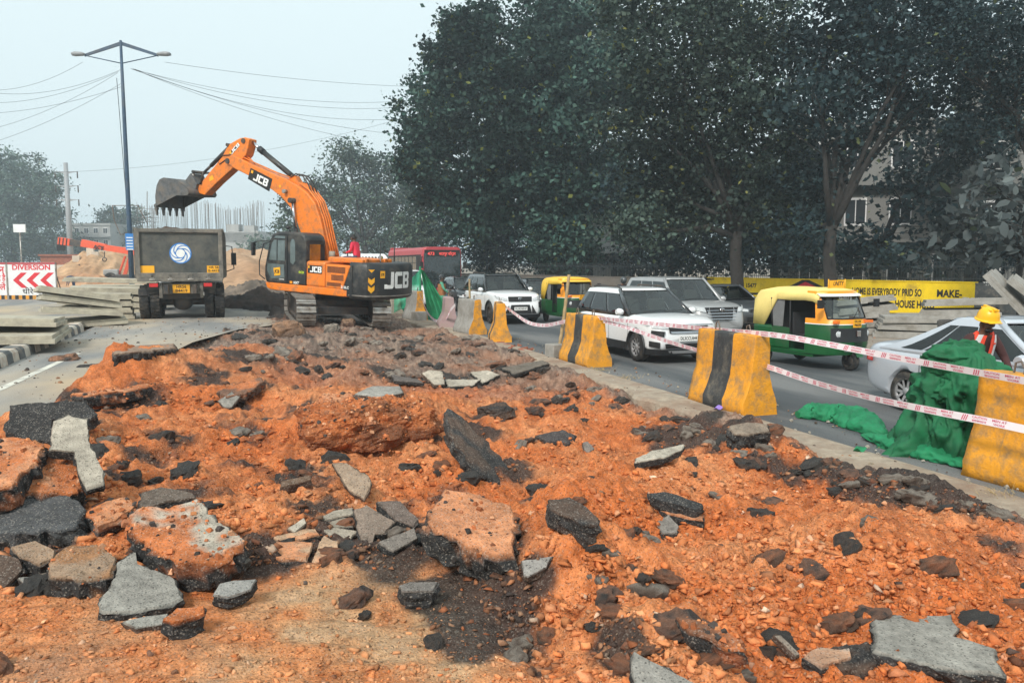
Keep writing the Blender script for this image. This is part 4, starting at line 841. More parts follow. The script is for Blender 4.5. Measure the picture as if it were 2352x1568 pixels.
# cab
cp = [(.12, 1.215), (.12, 2.70), (.19, 2.86), (.36, 2.94), (1.35, 2.94), (1.60, 2.84), (1.74, 2.55), (1.93, 1.75), (1.93, 1.45), (1.86, 1.215)]
cab = MB().prism([(u, .38, z) for u, z in cp], (0, .98, 0)).build('cab', 'black_paint', exc, bevel=.07)
def quad(name, m, parent, pts, v=1.366, holes=None):
    return MB().prism([(u, v - .006, z) for u, z in pts], (0, .010, 0)).build(name, m, parent)
quad('door_window', 'glass_pale', cab, [(1.02, 1.98), (1.02, 2.66), (1.50, 2.66), (1.60, 2.52), (1.72, 1.98)]); quad('door_window', 'glass_pale', cab, [(1.02, 2.72), (1.02, 2.80), (1.42, 2.80), (1.50, 2.72)])
quad('door_window', 'glass_pale', cab, [(1.02, 1.42), (1.05, 1.86), (1.78, 1.86), (1.80, 1.62), (1.62, 1.36)]); quad('quarter_window', 'glass_pale', cab, [(.56, 2.0), (.58, 2.6), (.64, 2.72), (.72, 2.72), (.78, 2.6), (.78, 1.95), (.66, 1.88)])
quad('door_frame', 'black_plastic', cab, [(.90, 1.28), (.90, 2.86), (.94, 2.86), (.94, 1.28)], 1.378); quad('door_frame', 'black_plastic', cab, [(1.34, 1.98), (1.34, 2.66), (1.37, 2.66), (1.37, 1.98)], 1.378)
quad('door_sticker', 'plate_yellow', cab, [(1.20, 1.50), (1.22, 1.76), (1.50, 1.72), (1.46, 1.46)], 1.377); text('sticker_lettering', 'JCB', 'ink_black', cab, side(1.34, 1.61, 1.386), .15, .22, .03)
text('cab_lettering', 'eco', 'ink_lime', exc, side(.30, 1.66, 1.366), .16, .22, .02); text('cab_lettering', 'NXT', 'ink_white', exc, side(.52, 1.285, 1.366), .12, .24, .03, shear=.2); quad('cab_badge', 'rick_orange', exc, [(.68, 1.25), (.68, 1.33), (.79, 1.33), (.79, 1.25)]); text('cab_lettering', 'CONTROL', 'ink_white', exc, side(1.15, 1.36, 1.366), .06, .22, .01)
mat('glass_boom_reflection', (0.32, 0.14, 0.02), 0.15, var=0.5, scale=1.5)  # orange reflection of the boom painted into the pane's base colour
MB().box((.116, .87, 2.28), (.02, .78, .66)).build('rear_window', 'black_plastic', cab, bevel=.02); MB().box((.108, .93, 2.30), (.02, .52, .56)).build('rear_window_pane', 'glass_boom_reflection', cab, bevel=.01)
MB().add([(1.61, .45, 2.80), (1.61, 1.29, 2.80), (1.95, 1.29, 1.75), (1.95, .45, 1.75)], [(0, 1, 2, 3)]).build('windscreen', 'glass_pale', cab)
MB().tube([(1.62, 1.30, 2.62), (1.95, 1.38, 2.5), (2.12, 1.40, 1.9), (2.10, 1.40, 1.45), (1.9, 1.36, 1.32)], .018).build('grab_rail', 'black_plastic', cab)
MB().tube([(1.62, 1.34, 2.62), (1.9, 1.5, 2.6), (2.15, 1.6, 2.55)], .015).box((2.17, 1.62, 2.32), (.06, .2, .44), (0, 0, .3)).build('mirror', 'black_plastic', cab, bevel=.01)
MB().tube([(1.5, .6, 2.94), (1.55, .6, 3.06)], .02).ball((1.6, .6, 3.08), (.09, .07, .07)).build('work_lamp', 'black_plastic', cab)
MB().tube([(-.35, -.2, 2.2), (-.3, -.2, 2.75), (-.55, -.2, 2.78), (-.62, -.2, 2.2)], .022).tube([(-.9, -1.3, 2.0), (-.9, -1.3, 2.75), (-1.5, -1.3, 2.75), (-1.5, -1.3, 2.0)], .02).build('handrail', 'black_plastic', exc)
MB().cyl((.0, .2, 2.1), (.0, .2, 2.36), .11, .10, 14).build('air_filter', 'khaki', exc)
MB().tube([(-2.1, .3, 2.1), (-2.1, .3, 2.22)], .02).box((-2.1, .3, 2.26), (.1, .07, .12)).build('rear_camera', 'chrome', exc)
for v in (.9, -.1): MB().tube([(-2.02, v - .1, 2.05), (-2.02, v - .06, 2.2), (-2.02, v + .06, 2.2), (-2.02, v + .1, 2.05)], .03).build('lifting_eye', 'orange_paint', exc)
# boom, stick, bucket traced on the machine's own plane
boomP = [(608, 262), (640, 222), (700, 250), (800, 300), (960, 372), (1040, 402), (1130, 452), (1200, 505), (1255, 580), (1295, 700), (1330, 860), (1362, 1010), (1270, 1030), (1215, 900), (1150, 795), (1112, 690), (1072, 608), (1000, 528), (900, 455), (780, 385), (672, 332), (622, 298)]
boom = MB().prism(E3(boomP, -.27), (0, .54, 0)).build('boom', 'orange_paint', exc, bevel=.035)
stickP = [(690, 103), (725, 96), (762, 108), (752, 170), (736, 225), (690, 278), (640, 322), (520, 430), (432, 520), (392, 508), (378, 462), (470, 350), (560, 240), (600, 165), (620, 142)]
stick = MB().prism(E3(stickP, -.19), (0, .38, 0)).build('stick', 'orange_paint', exc, bevel=.03)
bk = [(150, 606), (146, 530), (156, 458), (176, 414), (206, 399), (290, 408), (330, 436), (382, 478), (392, 512), (380, 528), (300, 528)]
B0 = E3(bk, 0); cen = sum(B0, Vector()) / len(B0); hw = .66
def ringb(s, v): return [cen + (p - cen) * s + Vector((0, v, 0)) for p in B0]
bucket = MB()
op = 12   # the mouth is the edge from the last point to the first
n = len(B0)
outer_l, outer_r, in_l, in_r = ringb(1, hw), ringb(1, -hw), ringb(.95, hw - .035), ringb(.95, -hw + .035)
bucket.prism(outer_l, (0, -.035, 0)); bucket.prism(outer_r, (0, .035, 0))
bucket.loft([outer_l, outer_r], 0, False, False, True); bucket.loft([in_l, in_r], 0, False, False, True)
bucket = bucket.build('bucket', 'bucket_steel', exc)
lipA, lipB = B0[0], B0[0]
e0 = E3([(150, 602)], 0)[0]; dwn = (E3([(154, 668)], 0)[0] - e0)
MB().prism([e0 + Vector((0, hw + .01, 0)) + d for d in (Vector((-.02, 0, .1)), Vector((.10, 0, .02)), Vector((.08, 0, -.06)), Vector((-.03, 0, -.06)))], (0, -2 * hw - .02, 0)).build('cutting_edge', 'bucket_steel', bucket)
for k in range(5):
    v = hw - .06 - k * (2 * hw - .12) / 4; c = e0 + Vector((.03, v, -.02)); MB().loft([[c + dwn * t + Vector((sx * w_, sy * w_ * .9, 0)) for sx, sy in ((-1, -1), (1, -1), (1, 1), (-1, 1))] for t, w_ in ((0, .055), (.35, .06), (.4, .042), (.95, .028), (1.02, .012))], 0, True, True, False).build('tooth', 'bucket_steel', bucket)
def rod(name, m, pts, r, v, parent=exc): return MB().tube([p for p in E3(pts, v)], r, 12).build(name, m, parent)
rod('arm_cylinder_rod', 'chrome', [(748, 118), (822, 190)], .055, 0); rod('arm_cylinder', 'black_paint', [(812, 180), (1060, 385)], .095, 0); MB().cyl(*E3([(808, 176), (838, 202)], 0), .115, n=14).build('arm_cylinder_collar', 'black_plastic', exc)
MB().prism(E3([(1040, 400), (1062, 372), (1085, 378), (1130, 452)], -.12), (0, .24, 0)).build('cylinder_bracket', 'orange_paint', exc)
rod('bucket_cylinder', 'black_paint', [(600, 152), (452, 300)], .075, 0); rod('bucket_cylinder_rod', 'steel_dark', [(455, 296), (398, 352)], .05, 0)
for v in (.36, -.36):
    rod('boom_cylinder_rod', 'chrome', [(1105, 562), (1128, 770)], .05, v); rod('boom_cylinder', 'black_paint', [(1127, 765), (1150, 960)], .085, v)
MB().cyl(*[ez(1103, 562) + Vector((0, v, 0)) for v in (-.5, .5)], .09, n=16).build('boom_pin', 'steel_dark', exc); MB().cyl(*[ez(615, 272) + Vector((0, v, 0)) for v in (-.3, .3)], .10, n=16).build('stick_pin', 'steel_dark', exc); MB().cyl(*[ez(720, 122) + Vector((0, v, 0)) for v in (-.23, .23)], .09, n=16).build('rod_pin', 'steel_dark', exc); MB().cyl(*[ez(602, 152) + Vector((0, v, 0)) for v in (-.23, .23)], .06, n=12).build('rod_pin', 'steel_dark', exc)
for v in (.2, -.2):
    rod('bucket_link', 'steel_worn', [(358, 350), (345, 400), (378, 462)], .05, v); rod('bucket_link', 'steel_dark', [(358, 350), (425, 352), (405, 440)], .05, v)
MB().cyl(*[ez(358, 350) + Vector((0, v, 0)) for v in (-.28, .28)], .06, n=12).build('link_pin', 'steel_dark', exc); MB().prism(E3([(308, 412), (345, 360), (392, 440), (378, 500), (330, 452)], -.3), (0, .6, 0)).build('bucket_ears', 'bucket_steel', bucket, bevel=.02)
for k, v in enumerate((.18, .06, -.06, -.18)):
    MB().tube([p + Vector((0, 0, .05)) for p in E3([(1128, 440), (1200, 492), (1262, 575), (1305, 700), (1340, 860), (1372, 1000)], v)], .028, 8).build('oil_pipe', 'orange_paint', exc)
for v in (.15, 0, -.15): MB().tube(E3([(1060, 385), (1100, 362), (1150, 380), (1190, 440), (1215, 510)], v), .022, 6).build('hose', 'rubber', exc)
MB().tube([p + Vector((0, 0, .04)) for p in E3([(640, 222), (700, 245), (800, 292), (960, 362), (1060, 398)], .15)], .022, 6).build('oil_pipe', 'orange_paint', exc)
MB().tube(E3([(735, 240), (760, 255), (790, 290)], .1), .02, 6).build('oil_pipe', 'orange_paint', exc); MB().tube(E3([(640, 225), (560, 230), (528, 265), (545, 295), (590, 260)], .2), .02, 6).build('hose', 'rubber', exc)
MB().box(ez(1275, 725) + Vector((0, 0, 0.05)), (.18, .5, .1)).build('pipe_clamp', 'steel_worn', exc)
def boomlabel(c4, s, size, width, v):
    a, b, c, d = [ez(*p) + Vector((0, v, 0)) for p in c4]
    MB().add([a, b, c, d], [(0, 1, 2, 3)]).build('lettering_plate', 'ink_black', exc)
    M = face_mx((a + b + c + d) / 4 + (b - a).normalized() * .05 + Vector((0, .004, 0)), b - a, a - d); jcb('boom_lettering', exc, lambda x, y, o: M @ Vector((x, y, o)), size, width)
    q = M @ Matrix.Translation((-(b - a).length * .44, (a - d).length * .28, 0)); MB().add([q @ Vector(p) for p in ((-.05, -.05, .003), (.05, -.05, .003), (.05, .05, .003), (-.05, .05, .003))], [(0, 1, 2, 3)]).build('boom_badge', 'plate_yellow', exc)
boomlabel([(785, 322), (945, 403), (922, 496), (764, 402)], 'JCB', .27, .70, .276)
boomlabel([(612, 215), (682, 135), (692, 160), (625, 232)], 'JCB', .13, .5, .196)
for (x, y) in ((486, 395), (1000, 456)): MB().add([ez(x + dx, y + dy) + Vector((0, .276 if x > 900 else .197, 0)) for dx, dy in (((-18, -5), (5, -22), (16, 8), (-16, 25)) if x < 900 else ((-10, 0), (0, -12), (10, 0), (0, 12)))], [(0, 1, 2, 3)]).build('warning_sticker', 'plate_yellow', exc)
MB().cyl(*[ez(1046, 495) + Vector((0, v, 0)) for v in (.27, .42)], .07, n=12).build('boom_lamp', 'steel_worn', exc)

# ================================================================ dump truck
trk = thing('dump_truck', 'grey tipper truck with dusty tailgate parked under the excavator bucket', 'truck', (-1.78, 28.2, 0), (0, 0, R(0.5)))
W2 = 1.30
mat('truck_grey', (0.045, 0.05, 0.048), 0.6, var=0.45, scale=2.5, dust=(0.13, 0.12, 0.10), dustamt=0.5, dscale=1.6, bump=0.2, bscale=20)
mat('truck_frame', (0.10, 0.095, 0.085), 0.7, var=0.35, scale=5, dust=(0.24, 0.21, 0.17), dustamt=0.5, dscale=3)
for sx in (-.85, -.3, .3, .85): MB().box((sx, -.03, 1.36), (.10, .10, .22)).cyl((sx - .09, -.07, 1.30), (sx + .09, -.07, 1.30), .03, n=8).build('hinge', 'steel_worn', trk, bevel=.01)
for sx in (-1, 1): MB().box((sx * .82, .0, 1.12), (.26, .06, .12)).build('tail_lamp', 'tail_red', trk, bevel=.01)
tg = MB().box((0, .05, 2.10), (2 * W2 - .16, .06, 1.42)).build('tailgate', 'truck_grey', trk)
MB().box((-W2 + .05, 0, 2.13), (.13, .14, 1.62)).box((W2 - .05, 0, 2.13), (.13, .14, 1.62)).box((0, 0, 2.88), (2 * W2, .13, .12)).box((0, -.02, 1.44), (2 * W2 - .1, .12, .16)).box((0, 0, 1.30), (2 * W2, .16, .12)).build('tailgate_frame', 'truck_frame', trk, bevel=.015)
mb = MB()
for sx in (-1, 1):
    mb.box((sx * W2, 3.3, 2.1), (.07, 6.5, 1.55)); mb.box((sx * W2, 3.3, 2.9), (.12, 6.5, .12))
    for k in range(9): mb.box((sx * (W2 + .05), .45 + k * .72, 2.1), (.09, .12, 1.5))
mb.box((0, 3.3, 1.35), (2 * W2, 6.5, .1)).box((0, 6.5, 2.25), (2 * W2, .1, 1.9)); mb.build('tipper_walls', 'truck_frame', trk)
MB().prism([(-1.0, 6.4, 2.95), (-.7, 6.4, 3.12), (1.0, 6.4, 3.12), (1.32, 6.4, 2.98), (1.32, 6.4, 2.9), (-1.0, 6.4, 2.9)], (0, .9, 0)).build('cab_guard', 'truck_frame', trk)
clod('', Vector((0, 0, 0)), 0, (1.15, 2.8, .55), (DRK, BLK), 300, .5, 0, name='soil_load', res=(40, 20)); sl_ = bpy.data.objects['soil_load']; sl_.parent = trk; sl_.location = (0, 3.4, 2.45)
for k in ('label', 'category'): del sl_[k]
MB().box((-.42, 4, 1.0), (.12, 9, .28)).box((.42, 4, 1.0), (.12, 9, .28)).box((0, .35, 1.08), (2.1, .2, .22)).box((0, .5, .8), (1.3, .1, .3)).build('chassis', 'steel_dark', trk)
MB().box((0, .12, 1.0), (1.15, .06, .34)).box((-.62, .1, .95), (.1, .1, .5)).box((.62, .1, .95), (.1, .1, .5)).build('rear_bar', 'truck_frame', trk, bevel=.01)
MB().box((0, .06, 1.0), (.52, .012, .28)).build('number_plate', 'plate_yellow', trk); pm = lambda x, z, y=.05: face_mx((x, y, z), (1, 0, 0), (0, 0, 1))
text('plate_lettering', 'HR56', 'ink_black', trk, pm(0, 1.06), .13, .3, .02); text('plate_lettering', 'B4419', 'ink_black', trk, pm(0, .93), .13, .36, .02)
def tyre(name, parent, c, r=.52, w=.27, rimr=.27, axis='x', rimm='steel_dark', n=28, tread=True):
    mb = MB(); mb.lathe([(rimr, -w * .42), (r * .86, -w * .5), (r * .97, -w * .42), (r, -w * .3), (r, w * .3), (r * .97, w * .42), (r * .86, w * .5), (rimr, w * .42)], c, axis, n)
    if tread:
        for k in range(n):
            a = 2 * math.pi * k / n
            for s in (-1, 1):
                v = Vector((s * w * .26, math.cos(a + s * .06) * (r + .006), math.sin(a + s * .06) * (r + .006)))
                mb.box(Vector(c) + v, (w * .42, .055, .03), Euler((a + math.pi / 2, 0, s * .0)).to_matrix())
    t = mb.build(name, 'rubber', parent); MB().lathe([(.02, -w * .2), (rimr * .5, -w * .2), (rimr * .6, -w * .1), (rimr * .9, -w * .1), (rimr + .02, -w * .4), (rimr + .02, w * .4), (rimr * .9, w * .1), (.02, w * .1)], c, axis, 20).build('rim', rimm, t); return t
for y in (.80, 2.15):
    for x in (-1.16, -.83, .83, 1.16): tyre('wheel', trk, (x, y, .545), .54, .29)
for x in (-1.1, 1.1): tyre('wheel', trk, (x, 6.9, .53))
for y in (.80, 2.15): MB().cyl((-.8, y, .56), (.8, y, .56), .13).ball((0, y - .02, .56), (.34, .26, .3), 18, 12).build('axle', 'steel_dark', trk)
for sx in (-1, 1):
    MB().prism([(sx * 1.02, y, z) for y, z in ((.25, .78), (.42, 1.0), (.45, 1.0), (.28, .76))], (sx * .3, 0, 0)).box((sx * .82, .3, .93), (.5, .05, .16), (0, sx * .18, 0)).build('mudguard', 'rubber', trk)
    MB().tube([(sx * .62, .1, .75), (sx * .8, .08, .68), (sx * 1.0, .1, .8)], .015).build('air_hose', 'rubber', trk)
for sx, s in ((-1, ''), (1, 'HR 56')):
    MB().box((sx * 1.02 + (.03 if sx < 0 else 0), .008, 1.63), (.42, .012, .24)).build('yellow_patch', 'plate_yellow', trk)
    if s: text('patch_lettering', 'HR 56', 'ink_black', trk, pm(1.02, 1.69, -.001), .11, .3, .01); text('patch_lettering', 'B-4419', 'ink_black', trk, pm(1.02, 1.58, -.001), .11, .34, .01)
MB().lathe([(.0, 0), (.335, 0)], (0.02, .012, 2.15), 'y', 40).build('emblem', 'ink_white', trk)
em = MB()
for k in range(40):
    a0, a1 = [2 * math.pi * (k + j) / 40 for j in (0, 1)]; em.add([(.02 + r_ * math.cos(a), .006, 2.15 + r_ * math.sin(a)) for r_, a in ((.30, a0), (.335, a0), (.335, a1), (.30, a1))], [(0, 1, 2, 3)])
    em.add([(.02 + r_ * math.cos(a), .006, 2.15 + r_ * math.sin(a)) for r_, a in ((.135, a0), (.16, a0), (.16, a1), (.135, a1))], [(0, 1, 2, 3)])
for k in range(6):
    for t in range(8):
        q = []
        for tt, wd in ((t, 0), (t + 1, 0), (t + 1, 1), (t, 1)):
            r_ = .15 + .16 * tt / 8; a = k * math.pi / 3 - tt * .17 + wd * (.42 - .035 * tt); q.append((.02 + r_ * math.cos(a), .004, 2.15 + r_ * math.sin(a)))
        em.add(q, [(0, 1, 2, 3)])
em.build('emblem_swirl', 'ink_blue', trk)
MB().box((0, 7.6, 1.75), (2.4, 1.7, 1.9)).build('truck_cab', 'board_white', trk, bevel=.1)
MB().tube([(1.2, 6.9, 2.55), (1.62, 6.75, 2.5), (1.68, 6.75, 1.6), (1.3, 6.9, 1.45)], .025).box((1.68, 6.72, 2.0), (.2, .1, .5)).build('mirror', 'black_plastic', trk, bevel=.01)
# ================================================================ vehicles
def smooth_interp(x, px, pz):
    return float(np.mean([np.interp(x + d, px, pz) for d in (-.08, -.04, 0, .04, .08)]))
def strip_patch(poly, mapper, n=12):
    xs_ = [p[0] for p in poly]; a0, a1 = min(xs_), max(xs_); mb = MB(); V = []
    cuts = sorted(set([a0 + (a1 - a0) * k / n for k in range(n + 1)] + xs_))
    for a in cuts:
        a_ = min(max(a, a0 + 1e-5), a1 - 1e-5); hit = []
        for i in range(len(poly)):
            p, q = poly[i], poly[(i + 1) % len(poly)]
            if (p[0] - a_) * (q[0] - a_) < 0: hit.append(p[1] + (q[1] - p[1]) * (a_ - p[0]) / (q[0] - p[0]))
        if not hit: hit = [poly[0][1]] * 2
        V += [mapper(a_, min(hit)), mapper(a_, (min(hit) + max(hit)) / 2), mapper(a_, max(hit))]
    mb.add(V, [f for i in range(len(cuts) - 1) for f in ((i * 3, i * 3 + 3, i * 3 + 4, i * 3 + 1), (i * 3 + 1, i * 3 + 4, i * 3 + 5, i * 3 + 2))], 0, True)
    return mb
def car(name, label, cat, loc, rz, P, group=None):
    L, W, H, wb, r, gc = P['L'], P['W'], P['H'], P['wb'], P['r'], P['gc']; zb, zh, zn, zr = P['zb'], P['zh'], P['zn'], P.get('zr', P['zb'])
    xwb, xwt, xrt, xrb = P['xwb'], P['xwt'], P['xrt'], P['xrb']; paint = P['paint']; h2 = W / 2; ax = P.get('ax', 0.0)
    t = thing(name, label, cat, loc, (0, 0, rz), group)
    topx = [-L / 2, -L / 2 + .06, xrb, xrb + .12, xwb - .15, xwb, (xwb + L / 2) / 2 + .1, L / 2 - .15, L / 2]
    topz = [zr - .10, zr - .02, zr + .02, zb, zb, zh, (zh + zn) / 2 + .03, zn + .02, zn - .05]
    hx = [-L / 2, -L / 2 + .05, -L / 2 + .25, -L / 2 + .7, L / 2 - .85, L / 2 - .45, L / 2 - .2, L / 2 - .07, L / 2]
    hy = [.74, .86, .95, 1, 1, .97, .91, .82, P.get('nose', .70)]
    st = sorted(set(list(np.linspace(-L / 2, L / 2, 26)) + [-L / 2 + .05, L / 2 - .05, L / 2 - .12]))
    fslope = P.get('fslope', .10)
    def hwx(x): return float(np.interp(x, hx, hy)) * h2
    def dx(x, z):
        k = min(1, max(0, (x - (L / 2 - .5)) / .5)); kr = min(1, max(0, ((-L / 2 + .4) - x) / .4))
        return -k * (fslope * max(0, z - .60) / .4 + .10 * max(0, .42 - z) / .2) + kr * (.08 * max(0, .45 - z) / .2 + P.get('rslope', .05) * max(0, z - .7) / .4)
    rings = []
    for x in st:
        zt_ = smooth_interp(x, topx, topz); zl = gc + .10 * max(0, (abs(x) - (L / 2 - .6)) / .6); hw = hwx(x); h = zt_ - zl
        half = [(.80 * hw, zl), (.955 * hw, zl + .04), (.985 * hw, zl + .12), (hw, zl + .38 * h), (hw, zl + .62 * h), (.985 * hw, zt_ - .13), (.955 * hw, zt_ - .045), (.89 * hw, zt_ - .005), (.5 * hw, zt_ + .018), (0, zt_ + .025)]
        ring = [Vector((x + dx(x, z), y, z)) for y, z in half] + [Vector((x + dx(x, z), -y, z)) for y, z in half[-2::-1]]
        rings.append(ring)
    body = MB().loft(rings, 0, True, True, True).build('body', paint, None, sub=1)
    cut = MB()
    for xx in (wb / 2 + ax, -wb / 2 + ax):
        for s in (1, -1): cut.cyl((xx, s * (h2 - .34), r), (xx, s * (h2 + .2), r), r * 1.13, n=28)
    cut = cut.build('cut', 'black_plastic', None); bo = body.modifiers.new('w', 'BOOLEAN'); bo.operation = 'DIFFERENCE'; bo.object = cut; bo.solver = 'EXACT'
    bake(body); bpy.data.objects.remove(cut); body.parent = t
    # greenhouse
    ywb, ywt = h2 * .925, h2 * P.get('tumble', .70); zt0 = H - .055; dark = P.get('pillar', paint)
    def gx(z, front): k = max(0.0, (z - zb) / (zt0 - zb)); return (xwb + (xwt - xwb) * k) if front else (xrb + (xrt - xrb) * (k ** P.get('rcurve', 1.0)))
    def gy(z): k = min(1.1, max(0, (z - zb) / (zt0 - zb))); return ywb + (ywt - ywb) * k ** 1.25
    lev = [(zb - .06, 0, 1), (zb + .02, 0, 1)] + [(zb + (zt0 - zb) * k, 0, 1) for k in (.3, .6, .85, 1.0)] + [(H - .022, .05, .94), (H - .004, .16, .82), (H + .006, .5, .4)]
    rings = []
    for z, ins, sy in lev:
        zc = min(z, zt0); xf, xr, yw = gx(zc, True) - ins, gx(zc, False) + ins, gy(zc) * sy; ring = []
        bow = .10
        for k in range(7): y = -yw + 2 * yw * k / 6; ring.append(Vector((xf - bow * (y / yw) ** 2, y, z)))
        for k in range(1, 8): x = xf - bow + (xr + bow * .6 - xf + bow) * k / 8; ring.append(Vector((x, yw * (1 + .02 * math.sin(math.pi * k / 8)), z)))
        for k in range(7): y = yw - 2 * yw * k / 6; ring.append(Vector((xr + bow * .6 * (y / yw) ** 2, y, z)))
        for k in range(1, 8): x = xr + bow * .6 + (xf - bow - xr - bow * .6) * k / 8; ring.append(Vector((x, -yw * (1 + .02 * math.sin(math.pi * k / 8)), z)))
        rings.append(ring)
    n_side = 5
    cb = MB()
    for a in (0, 1, 2, 3, 4): # rear wall of the cabin only: the rest is glass and pillars
        cb.add(rings[a] + rings[a + 1], [(j, j + 1, j + 29, j + 28) for j in range(14, 20)], 0, True)
    cb.add(rings[0] + rings[1], [(j, (j + 1) % 28, (j + 1) % 28 + 28, j + 28) for j in range(28)], 0, True)
    cb.loft(rings[n_side:], 1, True, True, True)
    gh = cb.build('cabin', [dark, P.get('roof', paint)], t)
    def wy(z, s): return s * (gy(z) * 1.022 + .007)
    z0, z1 = zb + .035, zt0 - .075
    wins = P['wins']
    def sidepatch(nm, m, fa, fb, za, zc, s, off=0.0, nn=3):
        N_ = 5; V = []
        for j in range(N_ + 1):
            z = za + (zc - za) * j / N_; a, b = gx(z, True) - .17, gx(z, False) + .17
            for i in range(nn + 1): V.append(Vector((a + (b - a) * (fa + (fb - fa) * i / nn), s * (gy(z) * 1.018 + off), z)))
        return MB().add(V, [(j * (nn + 1) + i, j * (nn + 1) + i + 1, (j + 1) * (nn + 1) + i + 1, (j + 1) * (nn + 1) + i) for j in range(N_) for i in range(nn)], 0, True).build(nm, m, t)
    for s in (1, -1):
        gaps = [(-.06, wins[0][0])] + [(wins[i][1], wins[i + 1][0]) for i in range(len(wins) - 1)] + [(wins[-1][1], 1.10)]
        for fa, fb in gaps: sidepatch('pillar', dark, fa, fb, zb, zt0, s)
        sidepatch('roof_side', P.get('roof', paint), -.05, 1.08, zt0 - .075, zt0 + .02, s, .002, 8); sidepatch('belt_trim', dark, -.05, 1.08, zb - .02, zb + .035, s, .002, 8)
        MB().tube([(gx(z, True) - .115, s * gy(z) * .975, z) for z in (zb - .02, (zb + zt0) / 2, zt0 + .02)], .048, 8).build('pillar', dark, t)
    MB().box(((xrb + xwb) / 2 - .05, 0, zb + .02), (xwb - xrb - .35, ywb * 1.84, .03)).build('interior_floor', 'interior', t)
    for xs_, ysq in ((.12, (.36, -.36)), (-.85, (.36, -.36))):
        for yq in ysq: MB().box((xs_ - .12, yq, zb + .16), (.14, .46, .34), Euler((0, -.2, 0))).box((xs_ - .18, yq, zb + .40), (.09, .24, .15), Euler((0, -.2, 0))).build('seat', 'seat_cloth', t, bevel=.03)
    MB().box((xwb - .38, 0, zb + .05), (.36, ywb * 1.75, .08)).build('dashboard', 'interior', t, bevel=.03); MB().tube([(xwb - .62 + .03 * math.sin(a), -.36 + .18 * math.cos(a), zb + .10 + .17 * math.sin(a)) for a in [2 * math.pi * k / 16 for k in range(17)]], .014, 6).build('steering_wheel', 'ink_black', t)
    MB().box((gx(zt0, True) - .22, 0, zt0 - .10), (.03, .20, .06)).build('interior_mirror', 'ink_black', t)
    for s in (1, -1):
        for (fa, fb) in wins:
            def X(f, z): a, b = gx(z, True) - .17, gx(z, False) + .17; return a + (b - a) * f
            pts = [(X(fa, z0), z0), (X(fa, z1), z1), (X(fb, z1), z1), (X(fb, z0 + (.12 if fb > .98 else 0)), z0 + (.12 if fb > .98 else 0)), ]
            mb = MB(); N = 5
            V = [Vector((X(fa + (fb - fa) * i / 3, z0 + (z1 - z0) * j / N), wy(z0 + (z1 - z0) * j / N, s), z0 + (z1 - z0) * j / N + (.10 * (i / 3) ** 2 * (1 - j / N) if fb > .98 and P.get('kick', 1) else 0))) for j in range(N + 1) for i in range(4)]
            mb.add(V, [(j * 4 + i, j * 4 + i + 1, j * 4 + i + 5, j * 4 + i + 4) for j in range(N) for i in range(3)], 0, True).build('side_window', P.get('sideglass', 'car_glass'), t)
        # mirror, handles, door lines, sill
        MB().loft([[Vector((xwb - .30 + a * .10 * k, s * (h2 * .93 + .03 + .19 * q), zb + .07 + .085 * b * k)) for a, b in ((1, 0), (.7, .7), (0, 1), (-.7, .7), (-1, 0), (-.7, -.7), (0, -1), (.7, -.7))] for q, k in ((0, .35), (.25, .85), (.7, 1), (1, .7))]).build('wing_mirror', P.get('mirror', paint), t)
        for hx_ in P['handles']: MB().box((hx_, s * (h2 + .012), zb - .13), (.20, .03, .035)).build('door_handle', P.get('handle', paint), t, bevel=.012)
        for dx_ in P['doors']:
            strip_patch([(gc + .14, dx_), (gc + .14, dx_ + .012), (zb - .06, dx_ + .012), (zb - .06, dx_)], lambda z, x: Vector((x, s * (hwx(x) * (1.0 - max(0, z - zb + .13) * .18) + .003), z)), 6).build('door_seam', 'ink_black', t)
        if P.get('clad'):
            strip_patch([(-wb / 2 + ax + r * 1.1, gc + .03), (-wb / 2 + ax + r * 1.1, gc + .22), (wb / 2 + ax - r * 1.1, gc + .22), (wb / 2 + ax - r * 1.1, gc + .03)], lambda x, z: Vector((x, s * (h2 * (.985 + .015 * min(1, (z - gc) / .2)) + .014), z)), 8).build('sill_cladding', 'black_plastic', t)
            for xx in (wb / 2 + ax, -wb / 2 + ax):
                mb = MB(); A = [R(-18 + 216 * k / 20) for k in range(21)]
                mb.loft([[Vector((xx + rr_ * math.cos(a), s * yy, r + rr_ * math.sin(a))) for rr_, yy in ((r * 1.11, h2 - .12), (r * 1.11, h2 + .02), (r * 1.24, h2 + .016), (r * 1.25, h2 - .02))] for a in A], 0, False, False).build('arch_cladding', 'black_plastic', t)
        if P.get('rails'): MB().tube([(xwt - .15, s * ywt * .9, H - .03), (xwt - .3, s * ywt * .92, H + .035), (xrt + .35, s * ywt * .92, H + .035), (xrt + .2, s * ywt * .9, H - .03)], .022, 8).build('roof_rail', P['rails'], t)
    # screens
    def scr(front):
        a, b = zb + .03, zt0 - .02
        def mp(y, z): bow = .10 * (1 if front else -.6); yy = gy(z) * .90; x = gx(z, front); return Vector((x - bow * (y * .9) ** 2 + (.010 if front else -.010), y * yy, z))
        return strip_patch([(-1, a), (-1, b), (1, b), (1, a)], mp, 10)
    V = scr(True)
    def mpf(y, z): return Vector((gx(z, True) - .10 * (y / gy(z)) ** 2 + .010, y, z))
    V = []; N = 6
